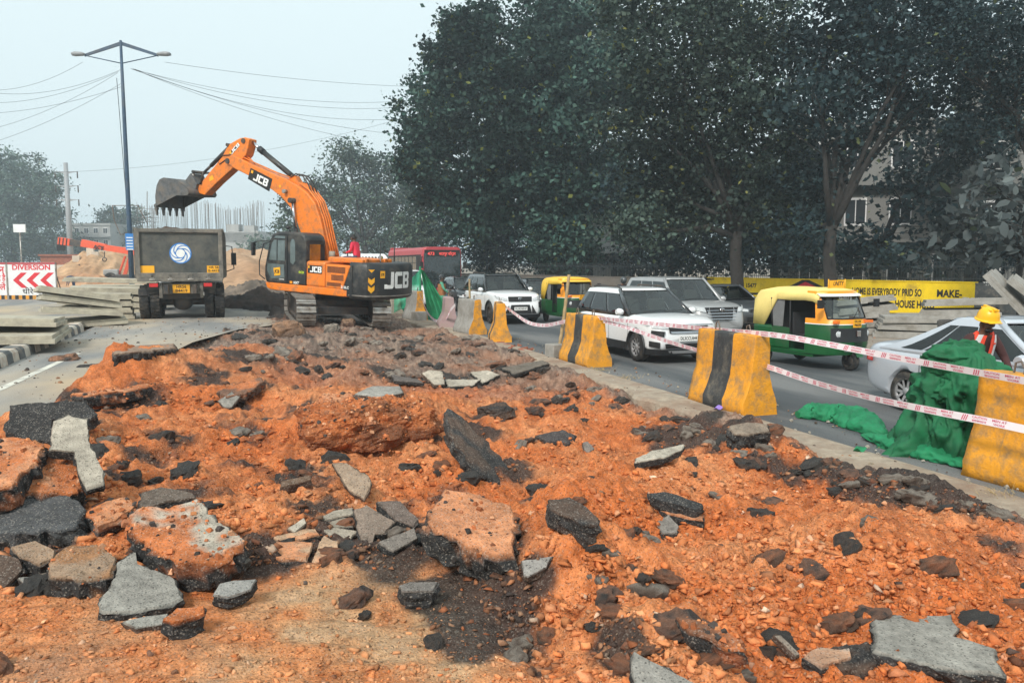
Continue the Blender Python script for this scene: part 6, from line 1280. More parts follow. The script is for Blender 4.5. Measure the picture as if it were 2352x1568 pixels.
# worker in a yellow helmet behind the green netting
def wk(t, J, body):
    hd = Vector(J['head'])
    h = MB().lathe([(.145, .0), (.148, .012), (.128, .018), (.126, .06), (.112, .11), (.08, .148), (.04, .165), (.005, .168)], (0, 0, 0), 'z', 26)
    h.box((0.09, 0, .006), (.13, .17, .012)).box((0, 0, .155), (.22, .035, .03)).box((0, .05, .145), (.18, .02, .02)).box((0, -.05, .145), (.18, .02, .02))
    h.xf(Matrix.Translation(hd + Vector((.0, 0, .045))) @ Matrix.Rotation(R(14), 4, 'Y')).build('helmet', 'helmet_yellow', t, bevel=.004)
    def shell(lo, hi, ya, yb, m, off): # vest panels hug the torso
        c = [Vector(J['spine']), Vector(J['chest']), Vector(J['neckb'])]
        def pt(z, a):
            k = (z - 1.02) / .40; ctr = c[0].lerp(c[2], min(1, max(0, k))); return ctr + Vector((math.cos(a) * (.135 + off), math.sin(a) * (.185 + off) * (1 - .35 * max(0, k - .62) / .38), (z - ctr.z)))
        return MB().loft([[pt(lo + (hi - lo) * j / 6, ya + (yb - ya) * i / 10) for i in range(11)] for j in range(7)], 0, False, False).build('vest', m, t)
    for s in (1, -1):
        shell(.98, 1.36, s * .22, s * 2.9, 'vest_orange', .012); shell(.98, 1.37, s * .50, s * .86, 'vest_silver', .018)
        MB().tube([Vector(J['chest']) + Vector((.11, s * .10, .02)), Vector(J['neckb']) + Vector((.03, s * .10, .02)), Vector(J['chest']) + Vector((-.12, s * .10, .02))], .032, 8).build('vest_strap', 'vest_orange', t)
    MB().ball(hd + Vector((.040, 0, -.078)), (.040, .056, .030), 10, 8).build('beard', 'hair', t)
person('worker in yellow helmet and orange vest gathering the green netting', (8.75, 7.55, Z), R(-102), 'maroon_cloth', 'dark_cloth', dict(pelvis=(-.05, 0, .90), spine=(0, 0, 1.06), chest=(.07, 0, 1.22), neckb=(.12, 0, 1.36), neck=(.15, 0, 1.41), head=(.19, 0, 1.50), crown=(.20, 0, 1.58)), dict(l=((.12, .32, 1.06), (.30, .26, .92), (.37, .22, .88)), r=((.12, -.32, 1.06), (.30, -.26, .92), (.37, -.22, .88))), hair=False, extra=wk)
# man in red sitting on the excavator
p = EM @ Vector((-.88, .0, 2.16))
person('man in red shirt sitting on the back of the excavator', p + Vector((0, 0, -.10)), R(140), 'red_shirt', 'jean', dict(pelvis=(0, 0, .12), spine=(-.02, 0, .32), chest=(.03, 0, .50), neckb=(.06, 0, .64), neck=(.08, 0, .70), head=(.11, 0, .79), crown=(.11, 0, .87)), dict(l=((.06, .24, .36), (.26, .20, .30), (.34, .18, .30)), r=((.06, -.24, .36), (.26, -.20, .30), (.34, -.18, .30))), legs=dict(l=((.42, .13, .14), (.48, .13, -.26), (.6, .14, -.29)), r=((.42, -.13, .14), (.48, -.13, -.26), (.6, -.14, -.29))))
def brown(t, J, body):
    MB().tube([(.30, -.16, .02), (.30, -.16, 1.05)], .014).build('stick', 'bamboo', t)
    MB().loft([[Vector((.0 + math.cos(a) * .175, math.sin(a) * .22, z)) for a in [2 * math.pi * k / 18 for k in range(18)]] for z in (.86, 1.0, 1.2, 1.34)], 0, True, False).build('waistcoat', 'brown_vest', t)
    MB().loft([[Vector((.0 + math.cos(a) * .19 * q, math.sin(a) * .225 * q, z)) for a in [2 * math.pi * k / 18 for k in range(18)]] for z, q in ((.66, 1.05), (.78, 1.0), (.92, .9))], 0, True, False).build('shirt_tail', 'green_cloth', t)
person('labourer in brown waistcoat and cap holding a stick by the green net', (8.25, 33.4, Z), R(-20), 'green_cloth', 'dark_cloth', None, dict(r=((.12, -.26, 1.12), (.28, -.17, .98), (.31, -.16, .96))), extra=brown)
person('man in striped sweater standing far off beside the diversion board', G(161, 643, 0), R(-60), 'stripe_cloth', 'khaki')
person('man in black jacket and pale trousers standing far off by the earth ramp', G(184, 645, 0), R(-100), 'dark_cloth', 'khaki')
person('person in blue bending down beside the precast slabs', G(170, 662, 0), R(-150), 'navy', 'navy', dict(pelvis=(0, 0, .78), spine=(.16, 0, .86), chest=(.32, 0, .84), neckb=(.44, 0, .78), neck=(.48, 0, .73), head=(.54, 0, .66), crown=(.58, 0, .60)), dict(l=((.36, .2, .55), (.40, .16, .32), (.42, .15, .25)), r=((.36, -.2, .55), (.40, -.16, .32), (.42, -.15, .25))))
# motorcycles and riders
def motorcycle(label, loc, rz):
    t = thing('motorcycle', label, 'motorcycle', loc, (0, 0, rz), None)
    for x in (.66, -.62):
        w_ = MB().lathe([(.20, -.04), (.27, -.05), (.30, 0), (.27, .05), (.20, .04)], (x, 0, .30), 'y', 24).build('wheel', 'rubber', t); MB().lathe([(.01, -.03), (.05, -.03), (.05, .03), (.01, .03)], (x, 0, .30), 'y', 12).build('hub', 'alloy', w_)
    MB().ball((.12, 0, .78), (.28, .14, .14), 14, 9).build('fuel_tank', 'black_car', t); MB().box((-.38, 0, .78), (.66, .24, .10)).build('seat', 'interior', t, bevel=.04)
    MB().tube([(.66, .07, .30), (.50, .07, .95)], .022).tube([(.66, -.07, .30), (.50, -.07, .95)], .022).build('fork', 'chrome', t)
    MB().tube([(.42, -.36, 1.0), (.5, -.1, .98), (.5, .1, .98), (.42, .36, 1.0)], .014).build('handlebar', 'ink_black', t)
    MB().lathe([(.01, .06), (.08, .05), (.09, 0), (.04, -.08)], (.62, 0, .86), 'x', 16).build('headlight', 'lamp_glass', t)
    MB().box((.05, 0, .45), (.42, .24, .34)).tube([(.2, -.16, .35), (-.6, -.18, .36)], .04).build('engine', 'steel_dark', t, bevel=.03)
    MB().tube([(.5, 0, .9), (.1, 0, .66), (-.3, 0, .66), (-.62, 0, .32)], .03).build('frame', 'ink_black', t)
    return t
def rider_extra(m):
    def f(t, J, body):
        hd = Vector(J['head']); MB().ball(hd + Vector((0, 0, .01)), (.145, .125, .14), 18, 12).build('helmet', m, t); MB().loft([[hd + Vector((.135 * math.cos(a), .128 * math.sin(a), z)) for a in [R(-65 + 13 * k) for k in range(11)]] for z in (-.05, .05)], 0, False, False).build('visor', 'glass', t)
    return f
def rider(label, loc, rz, shirt, helm):
    person(label, Vector(loc), rz, shirt, 'jean', dict(pelvis=(-.25, 0, .92), spine=(-.22, 0, 1.10), chest=(-.14, 0, 1.28), neckb=(-.1, 0, 1.42), neck=(-.08, 0, 1.48), head=(-.05, 0, 1.57), crown=(-.05, 0, 1.64)), dict(l=((.05, .30, 1.10), (.30, .32, 1.02), (.38, .32, 1.02)), r=((.05, -.30, 1.10), (.30, -.32, 1.02), (.38, -.32, 1.02))), legs=dict(l=((.14, .20, .72), (-.02, .22, .32), (.12, .24, .28)), r=((.14, -.20, .72), (-.02, -.22, .32), (.12, -.24, .28))), hair=False, extra=rider_extra(helm))
motorcycle('motorcycle standing beside the green net and the black car', (8.75, 35.4, Z), R(-95)); rider('motorcyclist in dark jacket and dark helmet waiting beside the green net', (8.75, 35.4, Z), R(-95), 'dark_cloth', 'black_car')
motorcycle('motorcycle hidden behind the white compact SUV, beside the silver people carrier', (13.9, 27.4, Z), R(-90)); rider('motorcyclist in a grey helmet looking over the white compact SUV', (13.9, 27.4, Z), R(-90), 'dark_cloth', 'dark_car')

# ================================================================ barriers
BP = [(-.30, 0), (-.30, .16), (-.235, .30), (-.155, .52), (-.115, 1.08), (-.10, 1.10), (.10, 1.10), (.115, 1.08), (.155, .52), (.235, .30), (.30, .16), (.30, 0)]
def barrier(label, x, y, rz=0.0, L=1.4, bands=('barrier_yellow', 'barrier_black', 'barrier_yellow'), h=1.0, ends='barrier_yellow', hooks=2, wscale=1.0, seed=1, split=None):
    t = thing('concrete_barrier', label, 'barrier', (x, y, Z), (0, 0, rz))
    n = len(bands); split = split or [k / n for k in range(n + 1)]
    def ring(yy):
        P = []
        for i in range(len(BP)):
            a, b = Vector(BP[i]), Vector(BP[(i + 1) % len(BP)]); k = max(1, int((b - a).length / .07))
            P += [a.lerp(b, j / k) for j in range(k)]
        out = []
        for p_ in P:
            q = Vector((p_.x * wscale, yy, p_.y * h)); e = mnoise.noise(q * 3 + Vector((seed, 0, 0))) * .012 + mnoise.noise(q * 11 + Vector((seed, 4, 0))) * .010
            edge = min(abs(yy + L / 2), abs(yy - L / 2)); chip = max(0, mnoise.noise(q * 5 + Vector((seed * 2, 1, 1))) - .05) * (.09 if edge < .03 else .02)
            if q.z > .04: q.x *= 1 - chip * 1.2; q.z -= chip * .7 * (q.z / h)
            out.append(q + Vector((e, e * .4 * (1 if edge > .01 else -1), 0)))
        return out
    for k in range(n):
        a, b = -L / 2 + L * split[k], -L / 2 + L * split[k + 1]; m = max(2, int((b - a) / .09))
        rs = [ring(a + (b - a) * j / m) for j in range(m + 1)]; mb = MB(); mb.loft(rs, 0, True, False, True)
        if k == 0: mb.add(rs[0], [tuple(range(len(rs[0]) - 1, -1, -1))], 1)
        if k == n - 1: mb.add(rs[-1], [tuple(range(len(rs[0])))], 1)
        mb.build('painted_band', [bands[k], ends], t)
    for k in range(hooks):
        yy = (-.32, .34)[k] * L * .8; MB().tube([(0, yy - .06, 1.0 * h), (0.01, yy - .07, 1.14 * h), (0.02, yy - .02, 1.22 * h), (0.02, yy + .04, 1.2 * h), (0.01, yy + .06, 1.0 * h)], .011, 6).build('lifting_hook', 'rebar', t)
    return t
Y_, K_ = 'barrier_yellow', 'barrier_black'
barrier('yellow and black barrier with cracked top, cut by the right edge', 7.55, 5.58, R(2), 1.5, (K_, K_, Y_, Y_), seed=3, h=1.02, split=[0, .25, .50, .75, 1])
barrier('yellow and black striped barrier in the middle of the tape line', 7.22, 10.55, R(1), 1.5, (Y_, K_, Y_), seed=5, h=1.08, split=[0, .36, .70, 1])
barrier('yellow and black striped barrier before the white compact SUV', 7.30, 16.3, R(2), 1.5, (Y_, K_, Y_), seed=8, h=1.0, split=[0, .4, .66, 1])
barrier('yellow barrier with a grey band, right of two standing close together', 7.15, 22.0, R(-14), 1.35, (Y_, K_, Y_), seed=11, h=1.0)
barrier('orange and grey barrier, left of two standing close together', 6.95, 24.5, R(8), 1.3, ('concrete_grey', 'concrete_grey'), seed=13, h=1.0, ends=Y_)
barrier('faded pink barrier with tape knotted round it', 7.0, 27.4, R(-10), 1.3, ('barrier_pink', 'barrier_pink'), seed=15, h=.95, ends='barrier_pink', hooks=0, wscale=1.25)
barrier('bare grey concrete barrier under the green net', 6.55, 31.0, R(6), 1.4, ('concrete_grey', 'concrete_grey'), seed=17, h=1.05, ends=Y_, hooks=1)
barrier('sandy barrier half hidden behind the excavator counterweight', 6.25, 34.2, R(4), 1.4, ('concrete', 'concrete'), seed=19, h=1.0, ends='concrete', hooks=0)
for i, (px, py, s, lb) in enumerate(((1087, 763, .34, 'small concrete block holding the left bamboo pole'), (1281, 822, .36, 'small concrete block holding the right bamboo pole'), (964, 738, .42, 'small concrete block at the foot of the grey barrier'))):
    q = G(px, py, Z); o = MB().box((0, 0, s * .45), (s, s * 1.1, s * .9)).build('concrete_block', 'concrete_grey', None, bevel=.02); place(o, q + Vector((0, .15, 0)), .2 * i); tag(o, lb, 'block')
def bamboo(label, base, top, r=.03):
    mb = MB(); base, top = Vector(base), Vector(top); n = 9; path = []; rr_ = []
    for k in range(n * 3 + 1):
        t_ = k / (n * 3); path.append(base.lerp(top, t_) + Vector((.012 * math.sin(t_ * 5), .01 * math.cos(t_ * 4), 0))); rr_.append(r * (1 - .2 * t_) * (1.22 if k % 3 == 0 else 1))
    o = mb.tube(path, rr_, 10).build('bamboo_pole', 'bamboo', None); return tag(o, label, 'pole')
b1 = G(1083, 764, Z) + Vector((0, .2, 0)); b1.z = Z + .02; bamboo('thin bamboo pole standing left of the large white SUV front', b1, on_plane(1079, 641, b1, FWD), .035)
b2 = G(1289, 822, Z) + Vector((0, .2, 0)); b2.z = Z + .02; bamboo('bamboo pole rising in front of the farther auto rickshaw', b2, on_plane(1308, 631, b2, FWD), .042)

# ================================================================ caution tape
def tape(label, pts, w_=.075, words=True, seed=1, k_=1.0):
    """pts: (px, py, X) - pixel on the road-parallel plane at X"""
    P = [on_plane(a, b, (x, 0, 0), Vector((1, 0, 0))) for a, b, x in pts]
    C = []
    for i in range(len(P) - 1):
        p0, p1, p2, p3 = P[max(i - 1, 0)], P[i], P[i + 1], P[min(i + 2, len(P) - 1)]
        for j in range(14):
            t_ = j / 14; C.append(.5 * ((2 * p1) + (p2 - p0) * t_ + (2 * p0 - 5 * p1 + 4 * p2 - p3) * t_ ** 2 + (3 * p1 - p0 - 3 * p2 + p3) * t_ ** 3))
    C.append(P[-1]); S = [0]
    for i in range(1, len(C)): S.append(S[-1] + (C[i] - C[i - 1]).length)
    def at(s):
        i = max(0, min(len(C) - 2, int(np.searchsorted(S, s)) - 1)); f = (s - S[i]) / max(1e-6, S[i + 1] - S[i]); return C[i].lerp(C[i + 1], f), (C[i + 1] - C[i]).normalized()
    def fr(s, v, off):
        p_, d = at(s); tw = .25 * math.sin(s * 1.3 + seed) ; out = Vector((-1, 0, 0)) - d * Vector((-1, 0, 0)).dot(d); out.normalize(); upv = d.cross(out); upv = upv if upv.z > 0 else -upv
        upv = (upv * math.cos(tw) + out * math.sin(tw)); nrm = upv.cross(d); nrm = nrm if nrm.x < 0 else -nrm
        return p_ + upv * v + nrm * off
    N = max(20, int(S[-1] / .06)); mb = MB(); mb.add([fr(S[-1] * i / N, v, .0) for i in range(N + 1) for v in (-w_ / 2, w_ / 2)], [(2 * i, 2 * i + 1, 2 * i + 3, 2 * i + 2) for i in range(N)], 0, True)
    t = mb.build('caution_tape', 'tape', None, fix=False); tag(t, label, 'tape')
    unit = .62 * k_; s = .1
    while s < S[-1] - unit:
        mb = MB()
        for k in range(3): mb.add([fr(s + (.02 + .025 * k) + e, v, .003) for e, v in ((0, -w_ * .38), (.012, -w_ * .38), (.032, w_ * .38), (.02, w_ * .38))], [(0, 1, 2, 3)])
        mb.build('tape_bars', 'ink_pink', t)
        for (st, w__, txt, v, sz) in ((.15, .17, 'CAUTION', w_ * .22, w_ * .42), (.15, .17, 'सावधान', -w_ * .24, w_ * .40), (.38, .16, 'MEN AT', w_ * .22, w_ * .42), (.40, .13, 'WORK', -w_ * .24, w_ * .42)):
            o = text('tape_lettering', txt, 'ink_pink', t, Matrix.Identity(4), sz, w__ * k_, .012, 0)
            for vv in o.data.vertices: vv.co = fr(s + (st + w__ / 2) * k_ + vv.co.x, v + vv.co.y, .003)
        s += unit
    return t
tape('caution tape sagging from the far striped barriers to the right bamboo pole', [(1155, 699, 7.1), (1185, 722, 7.2), (1215, 741, 7.2), (1250, 747, 7.2), (1285, 741, 7.2), (1345, 727, 7.3)], .09, seed=2, k_=1.5)
tape('upper caution tape strung across the middle barrier to the right edge', [(1345, 727, 7.3), (1400, 733, 7.3), (1501, 743, 7.28), (1644, 757, 7.24), (1777, 769, 7.2), (1900, 790, 7.18), (2013, 812, 7.18), (2140, 836, 7.18), (2257, 857, 7.2), (2352, 874, 7.22), (2460, 893, 7.24)], .078, seed=1)
tape('lower caution tape from the striped barrier down to the middle barrier', [(1385, 737, 7.34), (1440, 752, 7.34), (1501, 773, 7.34), (1560, 792, 7.34), (1630, 812, 7.34), (1660, 820, 7.34)], .075, seed=3)
tape('lower caution tape crossing in front of the green netting', [(1740, 836, 7.34), (1776, 846, 7.32), (1840, 868, 7.26), (1909, 889, 7.2), (2013, 916, 7.12), (2152, 945, 7.08), (2257, 965, 7.07), (2352, 985, 7.07), (2440, 1004, 7.07)], .078, seed=5)
tape('caution tape hanging down the grey barrier and the pink barrier', [(960, 668, 6.6), (970, 690, 6.6), (985, 722, 6.65), (1003, 737, 6.7), (1022, 734, 6.75), (1035, 712, 6.8), (1045, 700, 6.85)], .09, seed=7, k_=1.5)

# ================================================================ green netting
def net_pile():
    prof = [(-.42, -1.0, .56), (-.30, -.92, .54), (-.1, -.72, .50), (.1, -.54, .46), (.35, -.40, .45), (.6, -.34, .46), (.8, -.33, .46), (1.0, -.30, .43), (1.14, -.24, .36), (1.24, -.12, .22), (1.29, .0, .08)]
    c0 = G(2162, 1052, Z) + Vector((.30, .15, 0)); nr, n = 80, 200; rings = []
    for i in range(nr):
        z = -.42 + (1.29 + .42) * (i / (nr - 1)); a = np.interp(z, [p_[0] for p_ in prof], [p_[1] for p_ in prof]); b = np.interp(z, [p_[0] for p_ in prof], [p_[2] for p_ in prof]); ring = []
        for k in range(n):
            th = 2 * math.pi * k / n; cx_, w_ = (a + b) / 2, (b - a) / 2; d = Vector((math.cos(th), math.sin(th), 0))
            q = Vector((math.cos(th) * 1.7, math.sin(th) * 1.7, z * (.8 + .9 * max(0, min(1, (z - .2) / .6)))))
            sw = q + Vector((.55 * math.sin(z * 3.1 + th), .5 * math.cos(z * 2.3), .3 * math.sin(th * 2)))
            fold = (1 - abs(mnoise.noise(sw * 1.4)) * 3) * .20 + (1 - abs(mnoise.noise(sw * 2.8 + Vector((3, 1, 2)))) * 3) * .12 + (1 - abs(mnoise.noise(Vector((sw.x * 6, sw.y * 6, sw.z * 1.5)))) * 3) * .035
            f = 1 + fold * (1.3 if z < .9 else .5)
            ring.append(c0 + RGT * (cx_ + w_ * math.cos(th) * f) + Vector((FWD.x, FWD.y, 0)).normalized() * (min(w_ * 1.0, .46) * math.sin(th) * f) + Vector((0, 0, z - Z * 0 + .02 + .05 * mnoise.noise(q * 2.5))))
        rings.append(ring)
    t = thing('green_netting', 'heap of dark green construction netting piled beside the right edge barrier', 'netting', c0)
    o = MB().loft(rings, 0, True, True, True); o.xf(Matrix.Translation(-c0)); o.build('piled_netting', 'net_green', t)
    for k, (du, dv, dz, r_, sz) in enumerate(((-.05, -.20, 1.12, .34, .16), (.22, -.26, .96, .30, .16), (-.10, -.30, .78, .28, .14), (.05, -.1, 1.22, .26, .12))):
        V = []; nn, mm = 60, 30
        for i in range(mm + 1):
            for j in range(nn):
                a, b = math.pi * i / mm, 2 * math.pi * j / nn; d = Vector((math.sin(a) * math.cos(b), math.sin(a) * math.sin(b), math.cos(a))); w2 = d * 1.3 + Vector((k * 3.1, k, .6 * math.sin(d.z * 4 + k)))
                f = 1 + .45 * (.5 - abs(mnoise.noise(w2 * 1.1)) * 2) + .20 * (.5 - abs(mnoise.noise(Vector((w2.x * 2.6, w2.y * 2.6, w2.z * 1.0)))) * 2)
                V.append(RGT * (du + d.x * r_ * f) + Vector((FWD.x, FWD.y, 0)).normalized() * (dv + .12 + d.y * r_ * .6 * f) + Vector((0, 0, dz + d.z * sz * f)))
        MB().add(V, [(i * nn + j, i * nn + (j + 1) % nn, (i + 1) * nn + (j + 1) % nn, (i + 1) * nn + j) for i in range(mm) for j in range(nn)], 0, True).build('crumpled_fold', 'net_green', t)
    def roll(path, w_, h_, m, seed, nm):
        pts = [G(a, b, Z) for a, b in path]; rg = []; N = 60
        for i in range(N + 1):
            f = i / N * (len(pts) - 1); j = min(len(pts) - 2, int(f)); p_ = pts[j].lerp(pts[j + 1], f - j); d = (pts[j + 1] - pts[j]).normalized(); sd = Vector((-d.y, d.x, 0)); e = math.sin(math.pi * min(1, max(0.02, i / N))) ** .45; ring = []
            for k in range(40):
                a = 2 * math.pi * k / 40; q = p_ + sd * w_ * math.cos(a) + Vector((0, 0, math.sin(a) * h_)); fo = 1 + .5 * mnoise.noise(q * 4 + Vector((seed, 0, 0))) + .35 * (1 - 2 * abs(mnoise.noise(q * 11 + Vector((0, seed, 0)))))
                ring.append(p_ + sd * w_ * e * math.cos(a) * fo + Vector((0, 0, .045 + max(-.04, math.sin(a) * h_ * e * fo))))
            rg.append(ring)
        MB().loft(rg, 0, True, True, True).xf(Matrix.Translation(-c0)).build(nm, m, t)
    roll([(1832, 960), (1880, 958), (1940, 968), (1985, 985), (2030, 1005)], .22, .15, 'net_bright', 3, 'trailing_netting')
    roll([(1985, 1008), (2060, 1030), (2140, 1052), (2240, 1082)], .17, .09, 'net_bright', 8, 'flattened_netting')
net_pile()
def net_sheet(name, label, quad_, depth, wave, m='net_screen', seed=1, n=26):
    a, b, c, d = [Vector((*p, 0)) for p in quad_]; V = []
    for j in range(n + 1):
        for i in range(n + 1):
            u, v = i / n, j / n; p_ = (a.lerp(b, u)).lerp(d.lerp(c, u), v); V.append(at_depth(p_.x, p_.y, depth + wave * math.sin(u * 14 + seed + v * 3) + wave * mnoise.noise(Vector((u * 5, v * 4, seed)))))
    o = MB().add(V, [(j * (n + 1) + i, j * (n + 1) + i + 1, (j + 1) * (n + 1) + i + 1, (j + 1) * (n + 1) + i) for j in range(n) for i in range(n)], 0, True).build(name, m, None, fix=False); return tag(o, label, 'netting')
net_sheet('green_net_screen', 'pale green net stretched before the white off roader', [(905, 680), (966, 618), (966, 690), (905, 718)], 32.2, .08)
net_sheet('green_net_screen', 'green net hanging from a post and trailing down to the road', [(966, 618), (972, 620), (1050, 738), (985, 738)], 31.6, .1, 'net_bright', 3)
net_sheet('green_net_screen', 'low green net behind the excavator tail', [(880, 690), (935, 672), (935, 722), (890, 716)], 34.5, .1, 'net_screen', 5)
o = MB().cyl(at_depth(966, 738, 31.9), at_depth(965, 612, 31.9), .04, n=8).build('net_post', 'net_bright', None); tag(o, 'green wrapped post holding up the net', 'post')

# ================================================================ precast slabs
def pre_mesh(L, W, T=.15):
    s = .05; return MB().box((0, 0, T * .28), (L, W, T * .56)).box((0, 0, T * .78), (L - 2 * s, W - 2 * s, T * .44)).box((L * .03, 0, T * 1.0), (L * .5, W * .5, .012))
def precast(label, loc, L, W, rz, rx=0, ry=0, T=.17, m='concrete'):
    o = pre_mesh(L, W, T).build('precast_slab', m, None, bevel=.012); place(o, loc, R(rz), R(rx), R(ry)); return tag(o, label, 'concrete slab', 'precast slabs stacked along the road')
# nearest pair on the painted kerb
c = G(70, 795, .25)
precast('lower of the nearest pair of slabs lying across the painted kerb', (-5.40, 19.5, .25), 3.5, 2.5, 3, 1, 1)
precast('upper of the nearest pair of slabs, tilted down to the right', (-5.50, 19.9, .55), 3.5, 2.3, 5, -2, 3)
precast('small slab end cut by the left edge below the nearest pair', (-6.6, 18.0, .06), .9, .7, 8)
# pile beyond it
for i, (x, y, z, L, W, rz, rx, ry, lb) in enumerate(((-4.30, 26.6, .02, 2.1, 1.5, 10, 2, -3, 'lowest slab of the leaning pile left of the dump truck'), (-4.45, 26.4, .34, 2.1, 1.5, 14, -2, 5, 'second slab of the leaning pile left of the dump truck'), (-4.5, 26.5, .62, 2.1, 1.5, 16, -3, 9, 'third slab of the leaning pile left of the dump truck'), (-4.55, 26.45, .84, 2.1, 1.5, 16, -3, 10, 'topmost slab of the leaning pile left of the dump truck'), (-3.95, 29.2, .02, 1.3, 1.5, 5, 0, 0, 'bottom slab of the short stack behind the leaning pile'), (-4.0, 29.2, .24, 1.3, 1.5, 4, 0, 2, 'second slab of the short stack behind the leaning pile'), (-4.0, 29.2, .46, 1.3, 1.5, 6, 1, 1, 'third slab of the short stack behind the leaning pile'), (-4.05, 29.2, .68, 1.4, 1.5, 5, 0, 2, 'top slab of the short stack behind the leaning pile'))):
    precast(lb, (x, y, z), L, W, rz, rx, ry)
for i in range(4): precast(('lowest', 'second', 'third', 'top')[i] + ' slab of the far left flat stack near the lamp post', (-5.7 + .1 * i, 39.5 + .2 * i, .02 + .22 * i), 2.6, 1.8, 2 + 3 * i, 0, (1, -1, 2, 0)[i])
for i in range(4): precast(('lowest', 'second', 'third', 'top')[i] + ' slab of the dark stack hidden beside the truck wheels', (-4.9 + .12 * i, 33.6 + .1 * i, .02 + .24 * i), 3.0, 1.7, -6 + 4 * i, 1, (3, 4, 6, 2)[i])
precast('long slab lying across the stack beside the lamp post', (-4.9, 37.2, 1.02), 3.6, 1.6, -8, 0, 2)
# right verge
def rs(lb, px, py, L, W, rz, rx=0, ry=0, z=0): 
    q = G(px, py, -.35); precast(lb, (q.x, q.y, -.35 + z), L, W, rz, rx, ry, .19, 'concrete_grey')
for i in range(5): rs(('lowest', 'second', 'third', 'fourth', 'top')[i] + ' slab of the tall stack right of the near auto rickshaw', 1978 + (0, 4, -3, 4, 2)[i], 764, 1.7, 1.25, -36 + (0, 3, -4, 5, 2)[i], (0, 1, -2, 2, -3)[i], (-1, -3, -5, -7, -7)[i], .23 * i)
for i in range(3): rs(('lowest', 'middle', 'top')[i] + ' slab of the low broad stack behind the silver saloon', 2095 + 6 * i, 772, 2.2, 1.5, -42 + 4 * i, 1, (0, 1, -1)[i], .23 * i)
for i in range(4): rs(('lowest', 'second', 'third', 'top')[i] + ' slab of the stack above the silver saloon roof', 2205 + (0, 4, -4, 2)[i], 774, 2.1, 1.4, -46 + (0, 5, -3, 4)[i], (0, 1, 0, -2)[i], (-1, 1, -2, -3)[i], .30 * i + .05)
rs('slab leaning steeply at the right edge, left of two', 2322, 775, 2.2, 1.5, -50, 8, 48, 1.05)
rs('slab leaning steeply at the right edge, right of two', 2385, 778, 2.2, 1.5, -50, 6, 40, 1.0)

# ================================================================ walls, fence, sign boards
W0, W1 = Vector((24.0, 37.5, 0)), Vector((28.2, 24.5, 0)); wd = (W1 - W0).normalized(); wn = Vector((-wd.y, wd.x, 0)); wn = wn if wn.dot(Vector((-1, -1, 0))) > 0 else -wn
def wall_seg(name, label, s0, s1, top, m, cat='wall', th=.25):
    a, b = W0 + wd * s0, W0 + wd * s1; t = thing(name, label, cat, a); mb = MB()
    P = [a + Vector((0, 0, -.6)), b + Vector((0, 0, -.6)), b + Vector((0, 0, top)), a + Vector((0, 0, top))]; mb.prism([p_ - a for p_ in P], -wn * th); mb.build('wall_face', m, t, bevel=.015)
    c_ = MB().prism([p_ - a + wn * .03 for p_ in (a + Vector((0, 0, top + .002)), b + Vector((0, 0, top + .002)), b + Vector((0, 0, top + .05)), a + Vector((0, 0, top + .05)))], -wn * (th + .06)).build('coping', m, t); return t
LW = (W1 - W0).length
yw_ = wall_seg('boundary_wall', 'bright yellow roadside wall with painted slogan', .0, LW, 1.02, 'wall_yellow')
bw_ = wall_seg('boundary_wall', 'black painted stretch of wall at the right edge', LW + .004, LW + 8, .98, 'kerb_black')
ow_ = wall_seg('boundary_wall', 'old grey wall with faded lettering left of the yellow wall', -3.2, -.004, 1.0, 'wall_old')
dw_ = wall_seg('boundary_wall', 'long dark weathered wall under the trees in the background', -34, -3.204, .95, 'wall_old')
def wtext(par, s, px, py, h, width, m='ink_black', bold=.03):
    p_ = on_plane(px, py, W0 + wn * .012, wn); return text('wall_lettering', s, m, par, face_mx(p_ - Vector(par.location), wd, (0, 0, 1)), h, width, bold)
sc_p = lambda d: d  # metres
wtext(yw_, 'HOME IS EVERYBODY PRID SO', 2034, 671, .42, 3.15); wtext(yw_, 'MAKE-', 2180, 675, .42, 1.0); wtext(yw_, 'HOUSE HOLD', 2100, 700, .44, 1.7); wtext(yw_, '15477', 1725, 656, .30, .62); wtext(yw_, 'JJ', 1690, 658, .26, .2); wtext(yw_, '12-22', 1688, 669, .2, .4)
wtext(ow_, '9599588031', 1622, 640, .22, 1.1); wtext(bw_, 'गाड़ी के', 2282, 652, .22, .8, 'ink_white', .01); wtext(bw_, 'M-9821000900', 2335, 652, .2, 1.2, 'ink_white', .01); wtext(bw_, 'TUNER', 2240, 690, .3, 1.0, 'ink_white', .01)
tri = lambda pts, m, off: MB().add([on_plane(x, y, W0 + wn * off, wn) - Vector(yw_.location) for x, y in pts], [tuple(range(len(pts)))]).build('painted_house', m, yw_)
tri([(1800, 664), (1850, 639), (1902, 664)], 'ink_black', .012); tri([(1816, 664), (1850, 647), (1886, 664)], 'ink_red', .016)
tri([(1708, 672), (1745, 672), (1745, 705), (1708, 705)], 'ink_black', .010); tri([(1713, 677), (1740, 677), (1740, 702), (1713, 702)], 'wall_yellow', .014)
fc = thing('iron_fence', 'dark iron railing with hooped tops above the yellow wall', 'fence', W0 + Vector((0, 0, 1.07)))
hm = None
for i in range(int((LW + 6) / .23)):
    s = i * .23 - .2
    if hm is None:
        o = MB().tube([(-.055, 0, 0), (-.055, 0, .74), (-.04, 0, .79), (0, 0, .81), (.04, 0, .79), (.055, 0, .74), (.055, 0, 0)], .012, 5).build('hoop_bar', 'fence_iron', fc); hm = o.data
    else: o = bpy.data.objects.new('hoop_bar', hm); COL.objects.link(o); o.parent = fc
    o.location = wd * s - wn * .12; o.rotation_euler = (0, 0, math.atan2(wd.y, wd.x))
